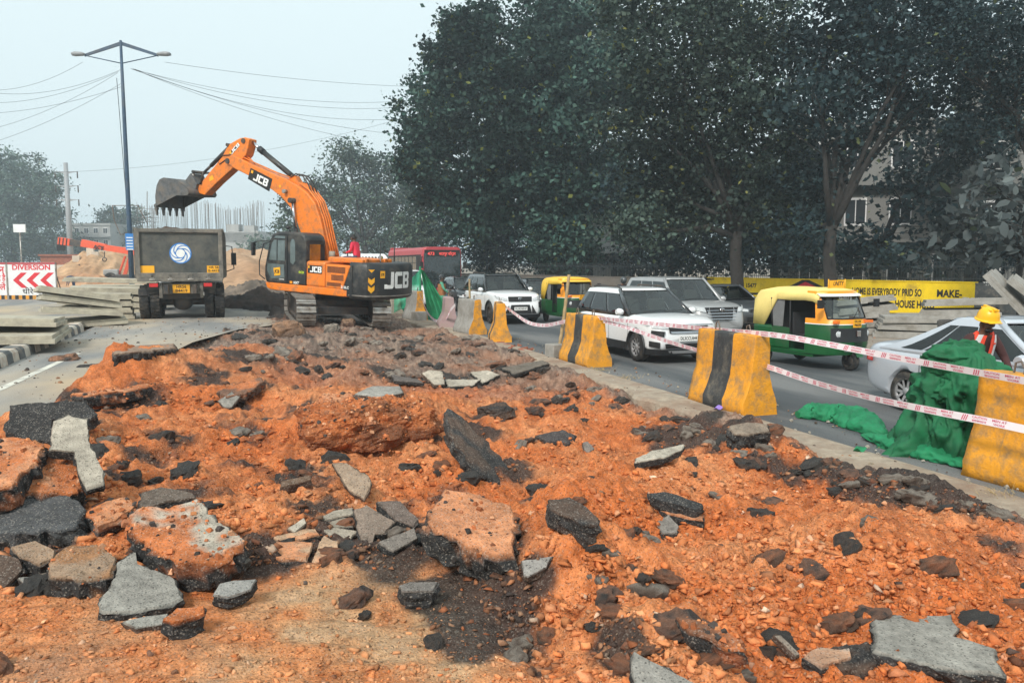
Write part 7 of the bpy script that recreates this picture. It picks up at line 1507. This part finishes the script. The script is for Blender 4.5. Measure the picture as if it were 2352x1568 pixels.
for z in (.12, .62): MB().box(wd * ((LW + 6) / 2) - wn * .12 + Vector((0, 0, z)), (LW + 6, .03, .035), Euler((0, 0, math.atan2(wd.y, wd.x)))).build('rail', 'fence_iron', fc)
fc2 = thing('iron_fence', 'dark iron railing above the old wall under the trees', 'fence', W0 + wd * -20 + Vector((0, 0, 1.0)))
for i in range(80):
    o = bpy.data.objects.new('hoop_bar', hm); COL.objects.link(o); o.parent = fc2; o.location = wd * (i * .25) - wn * .12; o.rotation_euler = (0, 0, math.atan2(wd.y, wd.x))
MB().box(wd * 10 - wn * .12 + Vector((0, 0, .62)), (20, .03, .035), Euler((0, 0, math.atan2(wd.y, wd.x)))).build('rail', 'fence_iron', fc2)
# diversion boards
def board(label, pxa, pxb, n_):
    a, b = at_depth(pxa, 688, 40.0), at_depth(pxb, 688, 40.0); a.z = b.z = .02; t = thing('road_sign_board', label, 'sign', (a + b) / 2); w_ = (b - a).length; d = (b - a).normalized(); H_ = 1.84; nr = Vector((d.y, -d.x, 0))
    rot = Euler((0, 0, math.atan2(d.y, d.x))); MB().box((0, 0, H_ / 2 + .1), (w_ - .02, .04, H_ - .2), rot).build('panel', 'board_white', t); MB().box((0, 0, H_ - .05), (w_, .07, .09), rot).build('top_rail', 'bus_red', t)
    for s in (1, -1): MB().box(d * s * (w_ / 2 - .02), (.05, .07, H_), rot).xf(Matrix.Translation((0, 0, H_ / 2))).build('post', 'steel_worn', t); MB().tube([d * s * (w_ / 2 - .1) - nr * .03 + Vector((0, 0, H_ * .8)), d * s * (w_ / 2 - .1) - nr * .7], .025).build('prop', 'steel_dark', t)
    for k in range(14): MB().add([d * (-w_ / 2 + w_ * (k + q) / 14) + nr * .03 + Vector((0, 0, z)) for q, z in ((0, .0), (.98, .0), (.98, .2), (0, .2))], [(0, 1, 2, 3)]).build('stripe', 'barrier_yellow' if k % 2 else 'ink_black', t)
    M = lambda x, z: face_mx(d * x + nr * .024 + Vector((0, 0, z)), d, (0, 0, 1))
    return t, M, w_, d, nr
t, M, w_, d, nr = board('white diversion sign board with three red chevrons', 20, 133, 1)
text('sign_lettering', 'DIVERSION', 'ink_red', t, M(0, 1.58), .36, 1.9, .03); text('sign_lettering', 'धीरे चलें', 'ink_black', t, M(.1, .38), .36, 1.2, .01)
for k in range(3):
    x0 = -.95 + k * .68; MB().add([d * (x0 + a) + nr * .024 + Vector((0, 0, .95 + b)) for a, b in ((0, 0), (.42, .38), (.72, .38), (.30, 0), (.72, -.38), (.42, -.38))], [(0, 1, 2, 3), (0, 3, 4, 5)]).build('chevron', 'ink_red', t)
t, M, w_, d, nr = board('white board with red lettering at the left edge, left of the diversion sign', -90, 20, 2)
text('sign_lettering', 'न', 'ink_red', t, M(.95, 1.45), .5, .26, .02); text('sign_lettering', 'पर है', 'ink_red', t, M(.85, 1.05), .42, .55, .02); text('sign_lettering', 'लें', 'ink_red', t, M(.95, .6), .4, .3, .02)
# ================================================================ lamp post and wires
lp = at_depth(305, 690, 39.1); lp.z = 0
t = thing('street_lamp', 'tall dark lamp post with two arms behind the dump truck', 'street lamp', lp)
top = 12.35
MB().tube([(0, 0, 0), (0, 0, 4), (0, 0, 9), (0, 0, top)], [.13, .11, .085, .06], 14).build('post', 'pole_blue', t)
for s in (1, -1):
    d = RGT * s; MB().prism([d * .03 + Vector((0, 0, top - .05)), d * 1.75 + Vector((0, 0, top - .62)), d * 1.75 + Vector((0, 0, top - .74)), d * .03 + Vector((0, 0, top - .22))], FWD * .05).build('arm', 'pole_blue', t)
    MB().tube([d * .05 + Vector((0, 0, top - 1.05)), d * 1.7 + Vector((0, 0, top - .70))], .025).build('arm_stay', 'pole_blue', t)
    MB().loft([[d * (1.72 + x) + FWD * y + Vector((0, 0, top - .66 + z)) for y, z in ((-.12, 0), (-.09, .10 * k), (.09, .10 * k), (.12, 0), (.0, -.06 * k))] for x, k in ((0, .5), (.12, 1), (.45, 1.3), (.62, .8))], 0, True, True).build('lamp_head', 'pole_grey', t)
MB().box((0, -.16, 2.85), (.36, .02, .8)).build('notice', 'ink_blue', t, bevel=.01)
for k in range(5): MB().box((0, -.172, 3.05 - k * .14), (.28, .004, .05)).build('notice_lines', 'ink_white', t)
MB().tube([RGT * -.8 + Vector((0, 0, 4.6)), RGT * .5 + Vector((0, 0, 4.6))], .02).tube([RGT * -.78 + Vector((0, 0, 4.6)), RGT * -.72 + Vector((0, 0, 3.9)), RGT * -.45 + Vector((0, 0, 3.2)), RGT * .1 + Vector((0, 0, 3.35))], .025).tube([RGT * .45 + Vector((0, 0, 4.6)), RGT * .9 + Vector((0, 0, 3.7))], .02).build('cable_bracket', 'rebar', t)
def wire(label, a, b, sag, r=.008, mid=None):
    P = [a.lerp(b, k / 24) - Vector((0, 0, sag * 4 * (k / 24) * (1 - k / 24))) for k in range(25)]; o = MB().tube(P, r, 4).build('overhead_wire', 'wire', None); return tag(o, label, 'wire', 'overhead wires')
ORD = ['highest', 'second', 'third', 'fourth', 'fifth', 'lowest']
for i, (x0, y0, x1, y1, sg) in enumerate(((190, 143, -60, 205, .5), (278, 160, -60, 207, .6), (272, 165, -60, 235, .5), (278, 200, -60, 262, .3), (270, 168, -60, 305, .4), (282, 190, -60, 340, .3))):
    wire(ORD[i] + ' of the wires running left from the lamp post', at_depth(x0, y0, 39.1), at_depth(x1, y1, 44), sg)
for i, (x0, y0, x1, y1, sg) in enumerate(((378, 143, 990, 200, .25), (300, 158, 990, 226, .8), (305, 158, 980, 240, .9), (310, 160, 970, 268, 1.0), (300, 158, 960, 312, .6), (308, 160, 840, 325, .35))):
    wire(ORD[i] + ' of the wires running right from the lamp post into the trees', at_depth(x0, y0, 39.1), at_depth(x1, y1, 50), sg)
wire('single wire crossing low behind the excavator boom', at_depth(120, 396, 60), at_depth(960, 262, 60), .9)
wire('loose cable hanging down beside the lamp post', at_depth(268, 180, 39), at_depth(300, 585, 39), 0, .014)

# ================================================================ crane
cp0 = at_depth(290, 645, 70); cp0.z = 0
t = thing('mobile_crane', 'orange mobile crane with long boom behind the lamp post', 'crane', cp0)
q = lambda x, y, dz=0: at_depth(x, y, 70) - cp0
def bar(name, m, a, b, h0, h1, w_, par=t):
    a, b = q(*a), q(*b); d = (b - a).normalized(); up = Vector((0, 0, 1)); u = (up - d * up.dot(d)).normalized(); n = d.cross(u)
    return MB().loft([[p_ + u * y * h + n * z * w_ for y, z in ((-.5, -.5), (.5, -.5), (.5, .5), (-.5, .5))] for p_, h in ((a, h0), (b, h1))], 0, True, True, False).build(name, m, par, bevel=.01)
bar('boom', 'crane_paint', (185, 560), (330, 582), .46, .56, .4); bar('boom_section', 'crane_paint', (190, 552), (243, 563), .18, .18, .4); bar('inner_boom', 'steel_dark', (160, 556), (188, 560), .55, .55, .42); bar('boom_head', 'crane_paint', (136, 553), (163, 557), .62, .6, .5)
for k in range(3): bar('head_stripe', 'ink_black', (139 + k * 8, 554 + k), (142 + k * 8, 554.5 + k), .63, .63, .52)
text('boom_lettering', 'ACE', 'ink_black', t, face_mx(q(230, 570) - FWD * .28, RGT + Vector((0, 0, -.18)), (0, 0, 1)), .5, .9, .03)
MB().box(q(140, 569), (.6, .4, .55)).build('pulley_block', 'ink_black', t); MB().tube([q(240, 578), q(240, 592)], .04).build('chain', 'steel_dark', t); MB().lathe([(.12, -.03), (.2, -.03), (.2, .03), (.12, .03)], q(240, 596), 'y', 16).build('hook', 'steel_dark', t)
bar('mast', 'crane_paint', (300, 585), (285, 638), .22, .3, .5); bar('mast_stay', 'crane_paint', (288, 588), (270, 640), .12, .12, .5)
MB().box(q(306, 638), (3.2, 2.0, .6)).build('chassis', 'steel_dark', t, bevel=.08); MB().box(q(258, 625), (1.2, 2.0, .5)).build('front_fender', 'concrete_far', t, bevel=.1)
for dx_ in (-1.5, 1.4): tyre('wheel', t, (dx_ + .4, -1.0, .5), .5, .35, .25, 'y', 'steel_dark', 20, False)

# ================================================================ flyover pier with starter bars
D_ = 185.0; pc = at_depth(450, 600, D_); pc.z = 0
t = thing('flyover_pier', 'unfinished concrete flyover pier bristling with steel bars', 'pier', pc)
pq = lambda x, y: at_depth(x, y, D_) - pc
FH = Vector((FWD.x, FWD.y, 0)).normalized()
def face(name, pts, depth, m='concrete_far'): return MB().prism([pq(*p_) for p_ in pts], FH * depth).build(name, m, t)
face('deck', [(470, 535), (592, 530), (600, 550), (560, 558), (470, 556)], 14); face('pier_cap', [(300, 536), (596, 534), (596, 552), (580, 560), (560, 590), (330, 590), (310, 556)], 10)
face('lower_cap', [(360, 592), (588, 592), (570, 606), (380, 606)], 6); face('column', [(400, 600), (520, 600), (520, 640), (400, 640)], 5); face('formwork', [(520, 515), (548, 515), (548, 532), (520, 532)], 3); face('formwork', [(560, 518), (584, 518), (584, 532), (560, 532)], 3)
rb = None; rr2 = random.Random(4)
for i in range(150):
    x = 312 + 282 * i / 150 + rr2.uniform(-1.5, 1.5); y1 = 468 + 10 * math.sin(i * .07) + rr2.uniform(-6, 6); p_ = pq(x, 534); h = (534 - y1) / 9.9
    o = MB().cyl((0, 0, 0), (rr2.uniform(-.15, .15), 0, h), .04, n=4).build('starter_bar', 'rebar', t); o.location = p_ + FH * rr2.uniform(0, 9)
MB().tube([pq(586, 534), pq(594, 466)], .06, 5).build('leaning_bar', 'rebar', t)
for k in range(5): MB().tube([pq(310, 480 + k * 10), pq(366, 480 + k * 10)], .05, 4).build('scaffold_tube', 'rebar', t)
MB().tube([pq(338, 440), pq(338, 534)], .10, 5).build('scaffold_mast', 'rebar', t)
# power pole on the left
up_ = at_depth(165, 640, 112); up_.z = 0
t = thing('power_pole', 'tall grey power pole with three cross arms above the left trees', 'power pole', up_)
MB().cyl((0, 0, 0), (0, 0, 15.6), .42, .28, 12).build('mast', 'pole_grey', t)
for k in range(3):
    z = 14.4 - 1.9 * k; MB().prism([RGT * -1.6 + Vector((0, 0, z)), RGT * 1.6 + Vector((0, 0, z)), RGT * .3 + Vector((0, 0, z - .25)), RGT * -.3 + Vector((0, 0, z - .25))], FH * .1).build('cross_arm', 'pole_grey', t)
    for s in (1, -1): MB().cyl(RGT * s * 1.55 + Vector((0, 0, z)), RGT * s * 1.55 + Vector((0, 0, z - .9)), .09, n=6).build('insulator', 'steel_dark', t)
# walls and posts by the left ramp
mat('pink_wall', (0.42, 0.26, 0.22), .9, scale=1); mat('cream_post', (0.55, 0.47, 0.38), .9, scale=1)
for i, (x0, x1, y0, dep) in enumerate(((205, 228, 586, 90), (226, 300, 572, 96))):
    a, b = at_depth(x0, y0, dep), at_depth(x1, y0 + (-6 if i else 2), dep + 2); o = MB().prism([Vector((a.x, a.y, 0)), Vector((b.x, b.y, 0)), b, a], FH * .4).build('retaining_wall', 'pink_wall' if i == 0 else 'cream_post', None); tag(o, ('short pink wall beside the left earth ramp', 'long cream parapet above the left earth ramp')[i], 'wall')
for i, (x, y, h) in enumerate(((142, 648, 1.6), (178, 640, 2.6), (197, 634, 2.2), (211, 628, 3.4), (222, 616, 3.0))):
    a = at_depth(x, 640, 86); o = MB().box((0, 0, h / 2), (.7, .7, h)).build('concrete_post', 'cream_post', None, bevel=.03); o.location = (a.x, a.y, 0); tag(o, ('leftmost', 'second', 'third', 'fourth', 'rightmost')[i] + ' of the cream posts in front of the left earth ramp', 'post')
a = at_depth(168, 640, 95); o = MB().box((0, 0, 1.3), (6.0, 3, 2.6)).box((0, 0, 2.7), (6.4, 3.4, .2)).build('shed', 'brick', None); o.location = (a.x, a.y, 0); tag(o, 'low brown shed behind the men on the left', 'shed')
a = at_depth(52, 640, 60); t = thing('hoarding', 'small white board on a post above the diversion sign', 'sign', (a.x, a.y, 0)); MB().cyl((0, 0, 0), (0, 0, 4.2), .05, n=8).build('post', 'steel_worn', t); MB().box((0, 0, 4.4), (.9, .1, .6), Euler((0, 0, -YAW))).build('panel', 'board_white', t)

# ================================================================ buildings behind the trees
def building(label, px, depth, w_, h, floors, bays, rz, col='building', dep=9, top=None):
    a = at_depth(px, 640, depth); t = thing('apartment_building', label, 'building', (a.x, a.y, -.4), (0, 0, rz)); fh = h / floors
    MB().box((0, dep / 2, h / 2), (w_, dep, h)).build('wall', col, t); MB().box((0, dep / 2, h + .25), (w_ + .4, dep + .4, .5)).build('parapet', col, t)
    for f in range(floors):
        MB().box((0, -.35, f * fh + .08), (w_ * .98, .8, .16)).build('balcony_slab', col, t)
        for b in range(bays):
            x = -w_ / 2 + w_ * (b + .5) / bays; z = f * fh + fh * .55; wn_ = MB().box((x, -.02, z), (w_ / bays * .5, .10, fh * .5)).build('window', 'board_white', t)
            MB().box((x, -.075, z), (w_ / bays * .44, .02, fh * .42)).build('pane', 'window_dark', wn_); MB().box((x, -.09, z), (.05, .02, fh * .42)).build('mullion', 'board_white', wn_)
            if b % 2 == 0: MB().box((x, -.72, f * fh + .95), (w_ / bays * .9, .03, .05)).box((x, -.72, f * fh + .55), (w_ / bays * .9, .03, .04)).build('balcony_rail', 'ink_black', t)
    return t
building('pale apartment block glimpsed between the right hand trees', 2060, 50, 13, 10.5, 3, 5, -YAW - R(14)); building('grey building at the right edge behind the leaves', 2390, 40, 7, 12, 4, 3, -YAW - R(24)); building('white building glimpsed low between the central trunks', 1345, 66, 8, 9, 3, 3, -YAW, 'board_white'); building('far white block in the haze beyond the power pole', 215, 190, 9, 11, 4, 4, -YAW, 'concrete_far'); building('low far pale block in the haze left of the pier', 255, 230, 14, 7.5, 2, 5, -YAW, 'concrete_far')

# ================================================================ trees
def tree(label, base_px, depth, lobes, trunk_r, leaf, dens, seed, cols, group='roadside trees', dd=1.0, trunk_lean=0.0, name='tree', limb=True, clump=.55, fill=1.0):
    g = np.random.default_rng(seed); base = at_depth(base_px[0], 640, depth); base.z = -.45 if base.x > 6 else 0.0
    t = thing(name, label, 'tree', base, group=group)
    L = []
    for px, py, r_ in lobes:
        c_ = at_depth(px, py, depth + g.uniform(-1, 1) * dd * r_ * .6); L.append((c_ - base, r_))
    P = []; cl = []; CB = []
    for c_, r_ in L:
        r_ = r_ * .88
        n = max(7, int(14 * fill * r_ ** 1.7 / (clump / .55) ** 1.5)); d = g.normal(size=(n, 3)); d /= np.linalg.norm(d, axis=1)[:, None]; rad = r_ * (g.random(n) ** .40)
        cc = A_(c_)[None] + d * rad[:, None] * A_([1, 1, .85]); cc = cc[cc[:, 2] > .9]; cl.append(cc)
        k = max(3, int(dens * .8 * r_ ** .3)); per = k
        ctr = np.repeat(cc, per, 0); CB.append(np.repeat(g.uniform(.45, 1.6, len(cc)) * g.uniform(.6, 1.55), per)); sg = clump * g.uniform(.4, 1.35, (len(cc), 1)).repeat(per, 0); P.append(ctr + g.normal(size=ctr.shape) * sg * A_([1, 1, .62]))
    P = np.concatenate(P); n = len(P); CL = np.concatenate(cl)
    nz = g.normal(size=(n, 3)) * .8 + A_([0, 0, .8]); nz /= np.linalg.norm(nz, axis=1)[:, None]; a = np.cross(nz, g.normal(size=(n, 3))); a /= np.linalg.norm(a, axis=1)[:, None]; b = np.cross(nz, a)
    s = (leaf * g.uniform(.4, 1.55, n))[:, None]
    if leaf > .3: V = np.stack([P - a * s * .5, P - a * s * .2 - b * s * .26 + nz * s * .05, P + a * s * .25 - b * s * .24 + nz * s * .05, P + a * s * .6, P + a * s * .25 + b * s * .24 + nz * s * .05, P - a * s * .2 + b * s * .26 + nz * s * .05], 1).reshape(-1, 3)
    else: V = np.stack([P - a * s * .5, P - b * s * .36 + nz * s * .08, P + a * s * .55, P + b * s * .36 + nz * s * .08], 1).reshape(-1, 3)
    kv = len(V) // n
    me = bpy.data.meshes.new('crown'); me.vertices.add(n * kv); me.vertices.foreach_set('co', V.reshape(-1).astype(np.float32)); me.loops.add(n * kv); me.loops.foreach_set('vertex_index', np.arange(n * kv, dtype=np.int32)); me.polygons.add(n); me.polygons.foreach_set('loop_start', (np.arange(n) * kv).astype(np.int32)); me.update(); me.validate()
    c0, c1, c2 = [A_(c) for c in cols]; f = g.random((n, 1)); col = c0 + (c1 - c0) * f; col = col * np.concatenate(CB)[:, None]; yl = g.random(n) < .02; col[yl] = c2 * g.uniform(.7, 1.2, (yl.sum(), 1)); col *= g.uniform(.7, 1.3, (n, 1))
    col_attr(me, np.repeat(col, kv, 0)); me.materials.append(MATS['leaf']); o = bpy.data.objects.new('crown', me); COL.objects.link(o); o.parent = t
    # trunk and limbs
    if limb:
        cen = A_([list(c_) for c_, r_ in L]).mean(0); fork = Vector((trunk_lean * 2.5, 0, max(2.6, min(6.0, cen[2] * .42)))); rr_ = random.Random(seed)
        tr = MB(); path = [Vector((0, 0, -.3)), Vector((.1, 0, fork.z * .35)), Vector((trunk_lean * 1.2, .1, fork.z * .7)), fork]; tr.tube(path, [trunk_r * 1.35, trunk_r, trunk_r * .9, trunk_r * .85], 12).build('trunk', 'bark', t)
        mb = MB()
        for i, (c_, r_) in enumerate(L):
            m1 = fork.lerp(c_, .5) + Vector((rr_.uniform(-.6, .6), rr_.uniform(-.6, .6), rr_.uniform(-.2, .8))); mb.tube([fork - Vector((0, 0, .3)), fork.lerp(m1, .5) + Vector((rr_.uniform(-.2, .2), 0, .2)), m1, Vector(c_)], [trunk_r * .55, trunk_r * .42, trunk_r * .3, trunk_r * .14], 8)
            near = [Vector(q_) for q_ in cl[i]]; rr_.shuffle(near)
            for q_ in near[:9]: st_ = m1.lerp(Vector(c_), rr_.random()); mb.tube([st_, st_.lerp(q_, .5) + Vector((rr_.uniform(-.3, .3), rr_.uniform(-.3, .3), rr_.uniform(-.1, .3))), q_], [trunk_r * .12, trunk_r * .08, trunk_r * .03], 5)
        mb.build('limbs', 'bark', t)
    return t
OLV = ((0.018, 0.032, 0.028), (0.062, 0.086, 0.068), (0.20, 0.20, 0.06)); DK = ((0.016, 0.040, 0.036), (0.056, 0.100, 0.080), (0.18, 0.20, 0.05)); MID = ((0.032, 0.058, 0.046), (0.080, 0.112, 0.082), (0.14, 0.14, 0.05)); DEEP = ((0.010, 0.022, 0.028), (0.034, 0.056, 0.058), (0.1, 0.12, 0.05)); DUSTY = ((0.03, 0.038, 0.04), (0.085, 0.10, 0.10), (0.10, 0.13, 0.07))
tree('tallest full crowned tree left of centre, behind the bus and traffic', (1290, 640), 57, [(1095, 70, 2.88), (1060, 150, 3.60), (1010, 250, 3.48), (1190, 170, 4.08), (1140, 320, 4.56), (985, 330, 2.40), (980, 410, 2.6), (1280, 270, 4.56), (1330, 70, 4.32), (1240, 60, 2.64), (1230, 440, 4.56), (1080, 480, 3.00), (1380, 420, 4.32), (1400, 200, 4.08), (1290, 560, 3.12), (950, 375, 1.68)], .55, .30, 70, 11, DK, fill=.95)
tree('broad leafy tree above the white compact SUV, grey forked trunk', (1690, 640), 38, [(1480, 50, 3.0), (1600, 30, 3.2), (1560, 170, 3.2), (1480, 280, 2.6), (1720, 70, 3.4), (1680, 220, 3.0), (1600, 340, 2.8), (1770, 330, 2.6), (1520, 420, 2.4), (1620, 480, 2.4), (1750, 470, 2.0), (1480, 520, 2.0), (1820, 200, 2.6)], .30, .21, 58, 12, OLV, fill=.95)
tree('leaning tree with crooked limbs in front of the pale apartment block', (1905, 640), 33, [(1900, 60, 2.8), (2010, 30, 2.8), (1970, 170, 2.6), (2090, 120, 2.6), (1880, 250, 2.0), (2030, 270, 2.0), (1960, 330, 1.2), (2160, 40, 2.6), (1850, 420, 1.4), (1840, 540, 1.3), (2120, 230, 1.6)], .27, .20, 52, 13, DEEP, fill=1.0)
tree('dark feathery tree filling the upper right corner', (2420, 640), 28, [(2250, 60, 2.4), (2330, 150, 2.2), (2380, 30, 2.4), (2260, 230, 1.6), (2350, 290, 1.6), (2200, 140, 1.4), (2440, 200, 2.4)], .25, .12, 95, 14, DEEP, fill=1.0)
tree('big leaved tree at the right edge above the black wall', (2345, 640), 26.5, [(2250, 440, 1.0), (2310, 400, 1.0), (2200, 520, .7), (2280, 540, 1.1), (2350, 480, 1.1), (2350, 580, .9), (2150, 590, .5), (2220, 600, .6)], .12, .36, 9, 15, DUSTY, clump=.42)
for i, (px, dep, lobes) in enumerate(((1130, 72, [(1090, 470, 4.4), (1170, 540, 3.6), (1110, 585, 2.6)]), (1330, 70, [(1260, 480, 4), (1360, 430, 4.4), (1420, 540, 3.6), (1300, 575, 3)]), (1540, 56, [(1480, 420, 4), (1560, 500, 3.6), (1620, 420, 4), (1500, 570, 2.8), (1590, 575, 2.6)]), (1780, 50, [(1700, 420, 3.6), (1790, 480, 3.4), (1760, 560, 2.6), (1850, 400, 3), (1700, 570, 2.4)]), (2010, 44, [(2100, 420, 1.8), (2180, 330, 2.4), (2020, 560, 1.5), (1950, 580, 1.4)]), (2230, 40, [(2240, 330, 2.2), (2320, 520, 1.8), (2160, 500, 1.4)]))):
    tree(['shady tree', 'dark tree', 'thick tree', 'dense tree', 'thin dark tree', 'dark tree'][i] + ' in the back row ' + ['behind the red bus', 'behind the tallest tree trunk', 'behind the silver people carrier', 'behind the yellow wall start', 'before the pale apartment block', 'behind the right edge leaves'][i], (px, 0), dep, lobes, .3, .30, 42, 30 + i, DEEP, 'back row of trees', clump=.75)
def hedge(label, pxs, depth, seed, hgt=2.2): return tree(label, (sum(pxs) / len(pxs), 0), depth, [(x, 640 - (640 - 603) - 8, hgt * .55) for x in pxs], .1, .2, 34, seed, DEEP, 'shrubs behind the wall', name='shrub', limb=False, clump=.5)
hedge('dark shrubs behind the railing in the centre', range(1110, 1560, 42), 66, 51, 2.8); hedge('dark shrubs behind the yellow wall', range(1560, 2000, 44), 44, 52, 1.9); hedge('dark shrubs behind the railing at the right', range(2040, 2400, 46), 35.5, 53, 1.6)
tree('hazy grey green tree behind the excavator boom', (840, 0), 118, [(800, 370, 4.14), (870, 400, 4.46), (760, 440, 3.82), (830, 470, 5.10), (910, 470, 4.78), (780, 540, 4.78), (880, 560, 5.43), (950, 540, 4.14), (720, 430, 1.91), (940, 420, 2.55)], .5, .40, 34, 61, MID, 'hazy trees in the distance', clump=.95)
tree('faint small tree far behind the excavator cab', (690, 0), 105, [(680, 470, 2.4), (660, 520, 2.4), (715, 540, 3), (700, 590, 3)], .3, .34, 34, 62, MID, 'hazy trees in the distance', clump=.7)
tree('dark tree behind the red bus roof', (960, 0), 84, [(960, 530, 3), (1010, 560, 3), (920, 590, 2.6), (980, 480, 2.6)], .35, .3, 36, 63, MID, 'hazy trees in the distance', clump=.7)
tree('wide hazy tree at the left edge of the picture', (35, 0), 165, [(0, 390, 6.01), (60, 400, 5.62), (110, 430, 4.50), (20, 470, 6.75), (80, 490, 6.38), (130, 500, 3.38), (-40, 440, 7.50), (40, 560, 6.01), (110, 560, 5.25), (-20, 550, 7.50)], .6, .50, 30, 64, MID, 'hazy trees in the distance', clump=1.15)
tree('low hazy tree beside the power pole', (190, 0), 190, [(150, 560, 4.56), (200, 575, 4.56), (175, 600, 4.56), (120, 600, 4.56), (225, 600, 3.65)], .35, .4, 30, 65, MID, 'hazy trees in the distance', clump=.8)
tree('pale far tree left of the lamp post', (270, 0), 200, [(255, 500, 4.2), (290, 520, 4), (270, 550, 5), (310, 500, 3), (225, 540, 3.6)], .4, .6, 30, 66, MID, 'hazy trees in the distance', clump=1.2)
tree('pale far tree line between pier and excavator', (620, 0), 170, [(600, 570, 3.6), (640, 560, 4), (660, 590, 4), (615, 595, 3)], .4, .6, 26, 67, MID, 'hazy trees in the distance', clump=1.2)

# ================================================================ small things by the ledge
for i, (px, py) in enumerate(((1165, 795), (1180, 799), (1192, 796), (1205, 803), (1150, 790), (1218, 806), (1172, 803), (1198, 808))):
    q = G(px, py, -.42); o = MB().box((0, 0, .035), (.20, .10, .07)).build('broken_brick', 'brick', None, bevel=.01); place(o, q, i * .7, .15 * (i % 3), .2 * (i % 2)); tag(o, 'broken red brick lying on the kerb ledge', 'brick', 'broken bricks on the ledge')
rg_ = random.Random(12)
for i, (px, py, lb) in enumerate(((1380, 850, 'tuft of dry grass at the foot of the striped barrier before the SUV'), (1440, 868, 'tuft of dry grass on the ledge right of the striped barrier'), (2290, 1140, 'tuft of dry grass in front of the right edge barrier'))):
    q = G(px, py, -.39); mb = MB()
    for k in range(60):
        a = rg_.uniform(0, 6.28); l = rg_.uniform(.05, .16); b_ = Vector((rg_.gauss(0, .10), rg_.gauss(0, .10), 0)); e = b_ + Vector((math.cos(a) * l, math.sin(a) * l, l * rg_.uniform(.2, .9))); mb.add([b_ + Vector((.004, 0, 0)), b_ - Vector((.004, 0, 0)), e], [(0, 1, 2)])
    o = mb.build('dry_grass', 'straw', None, fix=False); o.location = q; tag(o, lb, 'grass'); stuff(o)
q = G(1652, 938, -.37); o = MB().loft([[Vector((x, y, .02 + .03 * math.sin(x * 30 + y * 17))) for x in np.linspace(-.09, .09, 7)] for y in np.linspace(-.05, .05, 5)], 0, False, False).build('plastic_wrapper', 'purple', None); o.location = q; tag(o, 'crumpled purple wrapper at the foot of the middle barrier', 'litter')
q = G(1975, 1035, -.37); o = MB().loft([[Vector((x, y, .02 + .03 * math.sin(x * 40 + y * 27))) for x in np.linspace(-.08, .08, 7)] for y in np.linspace(-.05, .05, 5)], 0, False, False).build('paper_scrap', 'net_bright', None); o.location = q; tag(o, 'crumpled green and white packet on the ledge', 'litter')

# ================================================================ haze
hz = MB().box((0, 770, 14.5), (1840, 1680, 34)).build('haze', 'glass', None); hz.data.materials.clear(); stuff(hz); hz.display_type = 'WIRE'
hm_ = bpy.data.materials.new('haze'); hm_.use_nodes = True; N, L = hm_.node_tree.nodes, hm_.node_tree.links; N.remove(N['Principled BSDF'])
pvn = N.new('ShaderNodeVolumePrincipled'); pvn.inputs['Color'].default_value = (0.74, 0.87, 0.96, 1); pvn.inputs['Density'].default_value = 0.0012; pvn.inputs['Anisotropy'].default_value = 0.2
L.new(pvn.outputs[0], N['Material Output'].inputs['Volume']); hz.data.materials.append(hm_); tag(hz, 'pale smoggy haze hanging over the whole road', 'haze')
